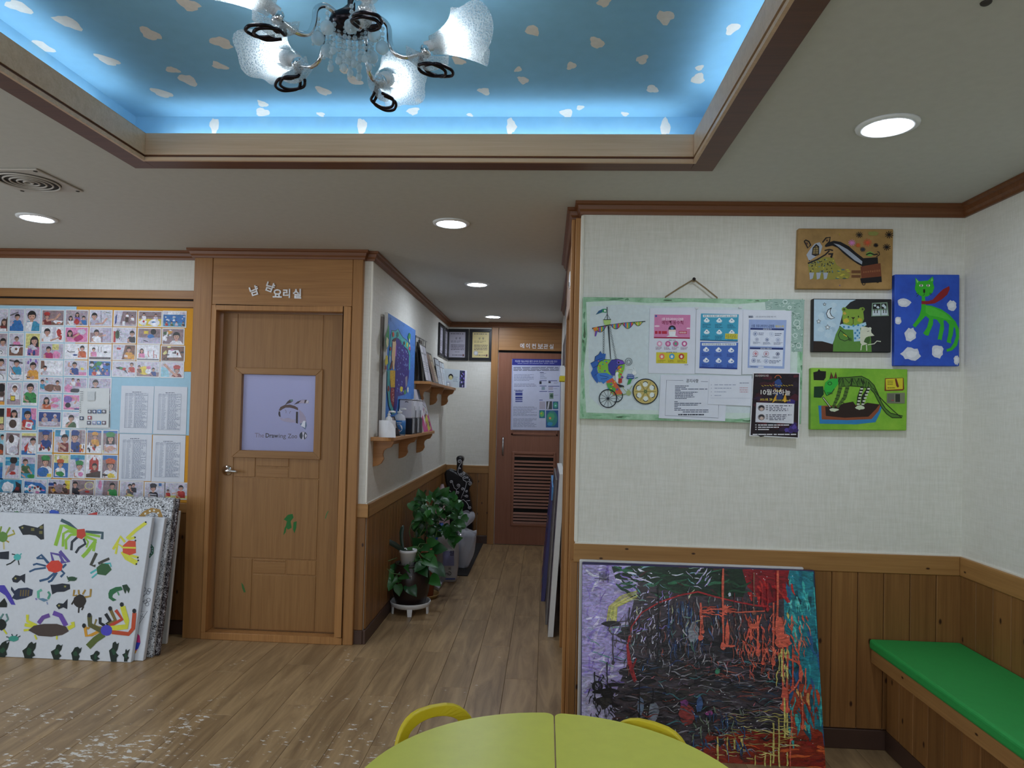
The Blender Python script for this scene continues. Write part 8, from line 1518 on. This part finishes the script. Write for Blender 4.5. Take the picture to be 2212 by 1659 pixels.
strokes(110, 400, 780, 1500, 1500, ['#8f9296', '#b9bcc0', '#7a6a86', '#3f6fa8', '#5f8f8a', '#b55f6a'], 12, 60, 3, 8, .1, 1.5); strokes(50, 150, 960, 320, 1280, ['#121218', '#1f1d26'], 20, 80, 4, 11, 1.2, .9)
strokes(70, 930, 850, 1480, 1300, ['#5f5d62', '#7a777a', '#38353c', '#8a868e', '#a85a4c'], 70, 190, 3, 7, .01, .06)
strokes(70, 380, 430, 900, 800, ['#8f8aa8', '#b5b0c9', '#4a3f44', '#6f8f8a', '#c9c9a0', '#2a2226', '#7a5a5a'], 25, 90, 4, 12, -.8, .9); strokes(60, 700, 420, 1300, 760, ['#2f2a34', '#5a4a50', '#3f5f8f', '#6a4a44', '#8a8a90', '#4a6a5a'], 40, 130, 5, 12, 1.5, .3)
[pc.begin('painted_pool').blob(*cl(x, y), rx, ry, c_, 14, .25, int(x)) for x, y, rx, ry, c_ in ((890,690,40,75,'#8a8f98'),(600,1250,36,70,'#7f8694'),(510,1210,22,60,'#6f7f9a'),(840,1270,62,75,'#8a3230'),(825,1190,30,26,'#7a3a7a'),(1003,1262,26,22,'#8a3f7a'),(930,1200,22,60,'#3a5a8a'),(1060,960,18,24,'#3f8f6a'))]
strokes(150, 420, 560, 1450, 900, ['#6a6670', '#8a8890', '#5a4038', '#27365f', '#2f5f66', '#a85a4c', '#1c1a20', '#b9b5bd', '#15141a', '#3a3238'], 30, 120, 4, 10, 1.55, .25, .2); strokes(190, 330, 850, 1520, 1560, ['#6a6670', '#8f8d94', '#4f3a34', '#2a3a66', '#3f6f76', '#15141a', '#0f0f14', '#2a262c', '#a39aa8', '#7a3a34'], 40, 150, 4, 12, .0, .25, .22)
strokes(60, 440, 400, 720, 900, ['#b7a9dd', '#c9c3e0', '#8f7ac9', '#2a2226', '#d6d6e6', '#1c1a20'], 20, 70, 4, 11, -.9, .8, .2)
pc.begin('painted_red_arc'); ln([(470,1030),(430,900),(415,780),(445,640),(520,540),(640,470),(780,420),(920,392),(1050,430),(1180,460),(1330,490),(1450,500)], [26,30,16,9,9,10,11,12,11,10,12,16], '#a8242a'); ln([(480,870),(440,960),(470,1040)], [10,24,8], '#8a1f26')
def drip(x, y0, y1, w_, c_, blob=True):
    n_ = 7; ln([(x+R.uniform(-3, 3), y0+(y1-y0)*k/(n_-1)) for k in range(n_)], [w_*(.7+.5*R.random()) for _ in range(n_)], c_)
    if blob: pc.blob(*cl(x, y1), w_*1.3, w_*1.8, c_, 9, .2, int(x+y1))
pc.begin('painted_black_drips'); [drip(x, y0, y1, w_, c_) for x, y0, y1, w_, c_ in ((637,355,900,12,'#15151c'),(428,505,680,9,'#2a2026'),(312,690,900,10,'#3a343c'),(180,965,1160,9,'#121218'),(270,895,1080,9,'#15151c'),(600,1080,1180,8,'#15151c'),(750,510,650,8,'#1f2a4a'),(800,460,620,8,'#27365f'),(855,455,560,7,'#27365f'),(710,460,640,8,'#2f4a7a'),(1180,400,560,7,'#5a2026'),(1240,430,600,7,'#6a2a2c'),(500,1000,1300,8,'#15151c'))]; ln([(310,700),(275,665),(300,630),(360,605),(440,600)], 7, '#4a444c'); ln([(285,668),(300,695),(400,708),(480,690)], 7, '#4a444c'); pc.ring(*cl(200, 1070), 32, 32, 16, '#121218', 18)
CO = '#d8624c'; CO2 = '#c9503c'
pc.begin('painted_coral_drips')
[drip(x, y0, y1, w_, c_) for x, y0, y1, w_, c_ in ((1100,225,780,15,CO),(1490,240,760,15,CO),(1322,255,540,11,'#8a5a4a'),(940,470,720,14,CO),(955,560,680,9,CO),(1350,560,830,16,CO),(1300,600,720,10,CO),(1460,470,900,13,CO),(1530,640,1220,16,CO),(1560,700,1240,14,CO),(1690,940,1100,9,CO),(1670,1170,1360,11,CO),(1600,800,1080,12,CO2),(1640,760,900,9,CO2),(1380,380,480,9,'#a8242a'),(1420,330,520,9,'#a8242a'),(1590,1240,1440,10,CO),(1580,1450,1700,10,CO),(1385,700,900,10,CO2))]
strokes(90, 1240, 540, 1700, 840, [CO, CO2, '#e07a5f', '#b5503c'], 30, 110, 5, 13, 1.4, .5); strokes(26, 925, 500, 1150, 560, [CO, CO2], 30, 90, 5, 10, .1, .5); strokes(50, 1200, 700, 1500, 1000, [CO, '#9a4a3c', '#b5604c'], 20, 70, 4, 9, 1.4, .4)
[pc.blob(*cl(x, y), rx, ry, CO, 12, .25, int(x)) for x, y, rx, ry in ((1115,520,22,30),(1130,690,16,90),(1140,780,40,10),(1320,640,42,20),(1500,640,30,80),(1530,740,60,50),(1540,1120,26,50),(1655,980,14,70))]; ln([(1560,870),(1640,900),(1670,980),(1620,1070),(1570,1120)], 13, CO); ln([(945,530),(1040,515),(1110,520),(1200,540),(1400,530)], 9, CO)
YE2 = '#c9bd6a'
pc.begin('painted_yellow_drips'); strokes(70, 1040, 1240, 1560, 1600, [YE2, '#a89a4c', '#d6cc86', '#8a8a5a'], 40, 130, 3, 8, .03, .15); [drip(x, y0, y1, R.uniform(7, 14), YE2, False) for x, y0, y1 in ((1540,1150,1440),(1560,1260,1420),(1500,1300,1650),(1460,1330,1620),(1400,1560,1800),(1440,1540,1760),(1330,1560,1700),(1230,1440,1520),(1130,1430,1560),(1180,1450,1520),(1060,1430,1600),(1560,1540,1640),(1520,800,1000),(1500,830,960),(1240,1450,1560))]
strokes(16, 1480, 800, 1570, 1000, [YE2, '#d6cc86'], 40, 100, 5, 12, 1.5, .2); strokes(40, 850, 1200, 1250, 1500, ['#2f4f7a', '#3f6a9a', '#1f2f4f', '#6f7f6a'], 40, 140, 5, 14, 1.4, .5)
pc.begin('painted_specks')
for _ in range(110): x, y = R.uniform(320, 1760), R.uniform(230, 1600); pc.ell(*cl(x, y), 3.4, 3.4, R.choice(['#d9dce0', '#c9ccd6', '#e6e6ea']), 6)
pc.blob(*cl(1146, 412), 10, 14, '#c3cad6'); [pc.line([cl(215+k*9, 262+R.uniform(-8, 4)), cl(215+k*9, 318+R.uniform(-15, 12))], 4, '#1a1622') for k in range(8)]; pc.line([cl(180, 296), cl(285, 305)], 4, '#1a1622'); pc.end()

# ------------------------------------------------------------------ bench with green cushion along the right wall
plain('green_cushion', '#239a45', .65, bump=.25, bscale=350)
by0 = .75; xf = 1.503
t = thing('bench', (1.7, 2.0, 0), 'built-in wooden bench box along the right wall', 'bench')
box('fascia', xf+.002, xf+.024, by0, YB-.018, .394, .456, 'pine_y', t, .003); box('lid', xf+.024, XR-.014, by0, YB-.018, .432, .456, 'pine_y', t)
box('carcass', xf+.085, XR-.014, by0, YB-.018, .085, .431, 'baseboard', t); box('baseboard', xf+.068, xf+.085, by0, YB-.021, 0, .088, 'baseboard', t, .003)
box('top_rail', xf+.024, xf+.085, by0, YB-.018, .38, .431, 'pine_y', t)
a = YB-.02; b0 = None
while a > by0+.1:
    o = MB().box(xf+.072, xf+.084, a-.113, a-.001, .088, .38).build('board', 'pine_z', t, bevel=.0025) if b0 is None else b0.copy()
    if b0 is None: b0 = o; b0y = a
    else: col.objects.link(o); o.parent = t; o.location = (0, a-b0y, 0)
    a -= .115
cu = MB().box(xf-.008, XR-.0135, by0, YB-.017, .457, .502).build('bench_cushion', 'green_cushion', None, bevel=.012, segs=3); tag(cu, 'long flat green cushion on the bench', 'cushion')

# ------------------------------------------------------------------ two half-round tables pushed together, and small chairs
plain('table_lime', '#cfd157', .33, spec=.3); plain('table_edge', '#dfe0c0', .4); plain('chair_yellow', '#d6c01c', .45, bump=.2, bscale=60); plain('leg_grey', '#8d9094', .35, .6)
tc_ = V((.05, 1.795, 0)); RT, ZTB = .548, .50
for sgn, lab in ((-1, 'left half-round lime green table, nearest the wooden door'), (1, 'right half-round lime green table, nearest the bench')):
    t = thing('half_round_table', tc_+V((sgn*.25, 0, 0)), lab, 'table', 'half-round tables pushed together'); rc = .028; xg = .0022; pts = []
    y_ = sqrt((RT-rc)**2-(xg+rc)**2); a1 = atan2(y_, xg+rc)
    def corner(up):
        cx_, cy_ = xg+rc, up*y_; a_out = up*a1; seq = [(cx_+rc*cos(q_), cy_+rc*sin(q_)) for q_ in [(up*pi)+(a_out-up*pi)*k/6 for k in range(7)]]; return seq
    up_c = corner(1); dn = corner(-1)
    arc_ = [(RT*cos(a1-2*a1*k/40), RT*sin(a1-2*a1*k/40)) for k in range(1, 40)]
    pts = up_c+arc_+dn[::-1]
    P3 = [(tc_.x+sgn*x, tc_.y+y, ZTB-.026) for x, y in pts]; P3 = P3 if sgn < 0 else P3
    MB().prism([(x, y, ZTB-.0012) for x, y, z in P3], (0, 0, .0012)).build('table_top', 'table_lime', t); MB().prism(P3, (0, 0, .0247)).build('edge_band', 'table_edge', t)
    for (x, y) in ((.08, .38), (.08, -.38), (.38, .2), (.38, -.2)): MB().tube([(tc_.x+sgn*x, tc_.y+y, 0.001), (tc_.x+sgn*x, tc_.y+y, ZTB-.026)], .016, 12).build('leg', 'leg_grey', t)
def small_chair(label, c_, face, zt_):
    """c_: foot of the backrest on the floor; face: direction the sitter looks"""
    t = thing('child_chair', (c_[0], c_[1], 0), label, 'chair', 'small yellow chairs at the table'); f_ = V((cos(face), sin(face), 0)); s_ = V((-f_.y, f_.x, 0)); o_ = V((c_[0], c_[1], 0)); W2 = .155
    def P(w_, h_, d=0): return o_+s_*w_+f_*(d+.05*(w_/W2)**2*.6-.10*(h_-.27))+V((0, 0, h_))
    zb = .27; H_ = zt_-zb; n_ = 36
    out = [(W2*(abs(cos(a))**.62)*(1 if cos(a) >= 0 else -1), zb+H_*.42+H_*.58*sin(a)) if sin(a) > 0 else (W2*(1 if cos(a) >= 0 else -1)*(1-.1*abs(sin(a))) if abs(sin(a)) < .75 else W2*.9*cos(a)/max(.66, .66), zb+H_*.42+H_*.42*sin(a)) for a in [2*pi*k/n_ for k in range(n_)]]
    hole = [(.098*cos(a), zt_-.078+.042*sin(a)) for a in [2*pi*k/n_ for k in range(n_)]]
    v = []; fs = []
    for d in (0, .022):
        v += [P(w_, h_, d) for w_, h_ in out]+[P(w_, h_, d) for w_, h_ in hole]
    m_ = 2*n_
    for k in range(n_):
        j = (k+1) % n_; fs += [(k, j, n_+j, n_+k), (m_+k, m_+n_+k, m_+n_+j, m_+j), (k, m_+k, m_+j, j), (n_+k, n_+j, m_+n_+j, m_+n_+k)]
    o = mesh('backrest', v, fs, 'chair_yellow', t, False); md = o.modifiers.new('bv', 'BEVEL'); md.width = .006; md.segments = 2; md.limit_method = 'ANGLE'
    sq = [o_+s_*W2*.95+f_*.0, o_-s_*W2*.95+f_*.0, o_-s_*W2*.9+f_*.27, o_+s_*W2*.9+f_*.27]; MB().prism([p+V((0, 0, .255)) for p in sq], (0, 0, .022)).build('seat', 'chair_yellow', t, bevel=.008, segs=2)
    for sw in (-1, 1):
        for d in (.02, .25): p = o_+s_*sw*W2*.82+f_*d; MB().tube([p+V((0, 0, .255)), p+s_*sw*.015+f_*(.02 if d > .1 else -.025)+V((0, 0, .001))], [.014, .011], 10).build('leg', 'chair_yellow', t)
small_chair('small yellow chair tucked at the table, on the side of the wooden door', (-.352, 2.33), atan2(1.795-2.33, .05+.352), .507)
small_chair('small yellow chair tucked at the table, before the abstract painting', (.362, 2.285), atan2(1.795-2.285, .05-.362), .507)
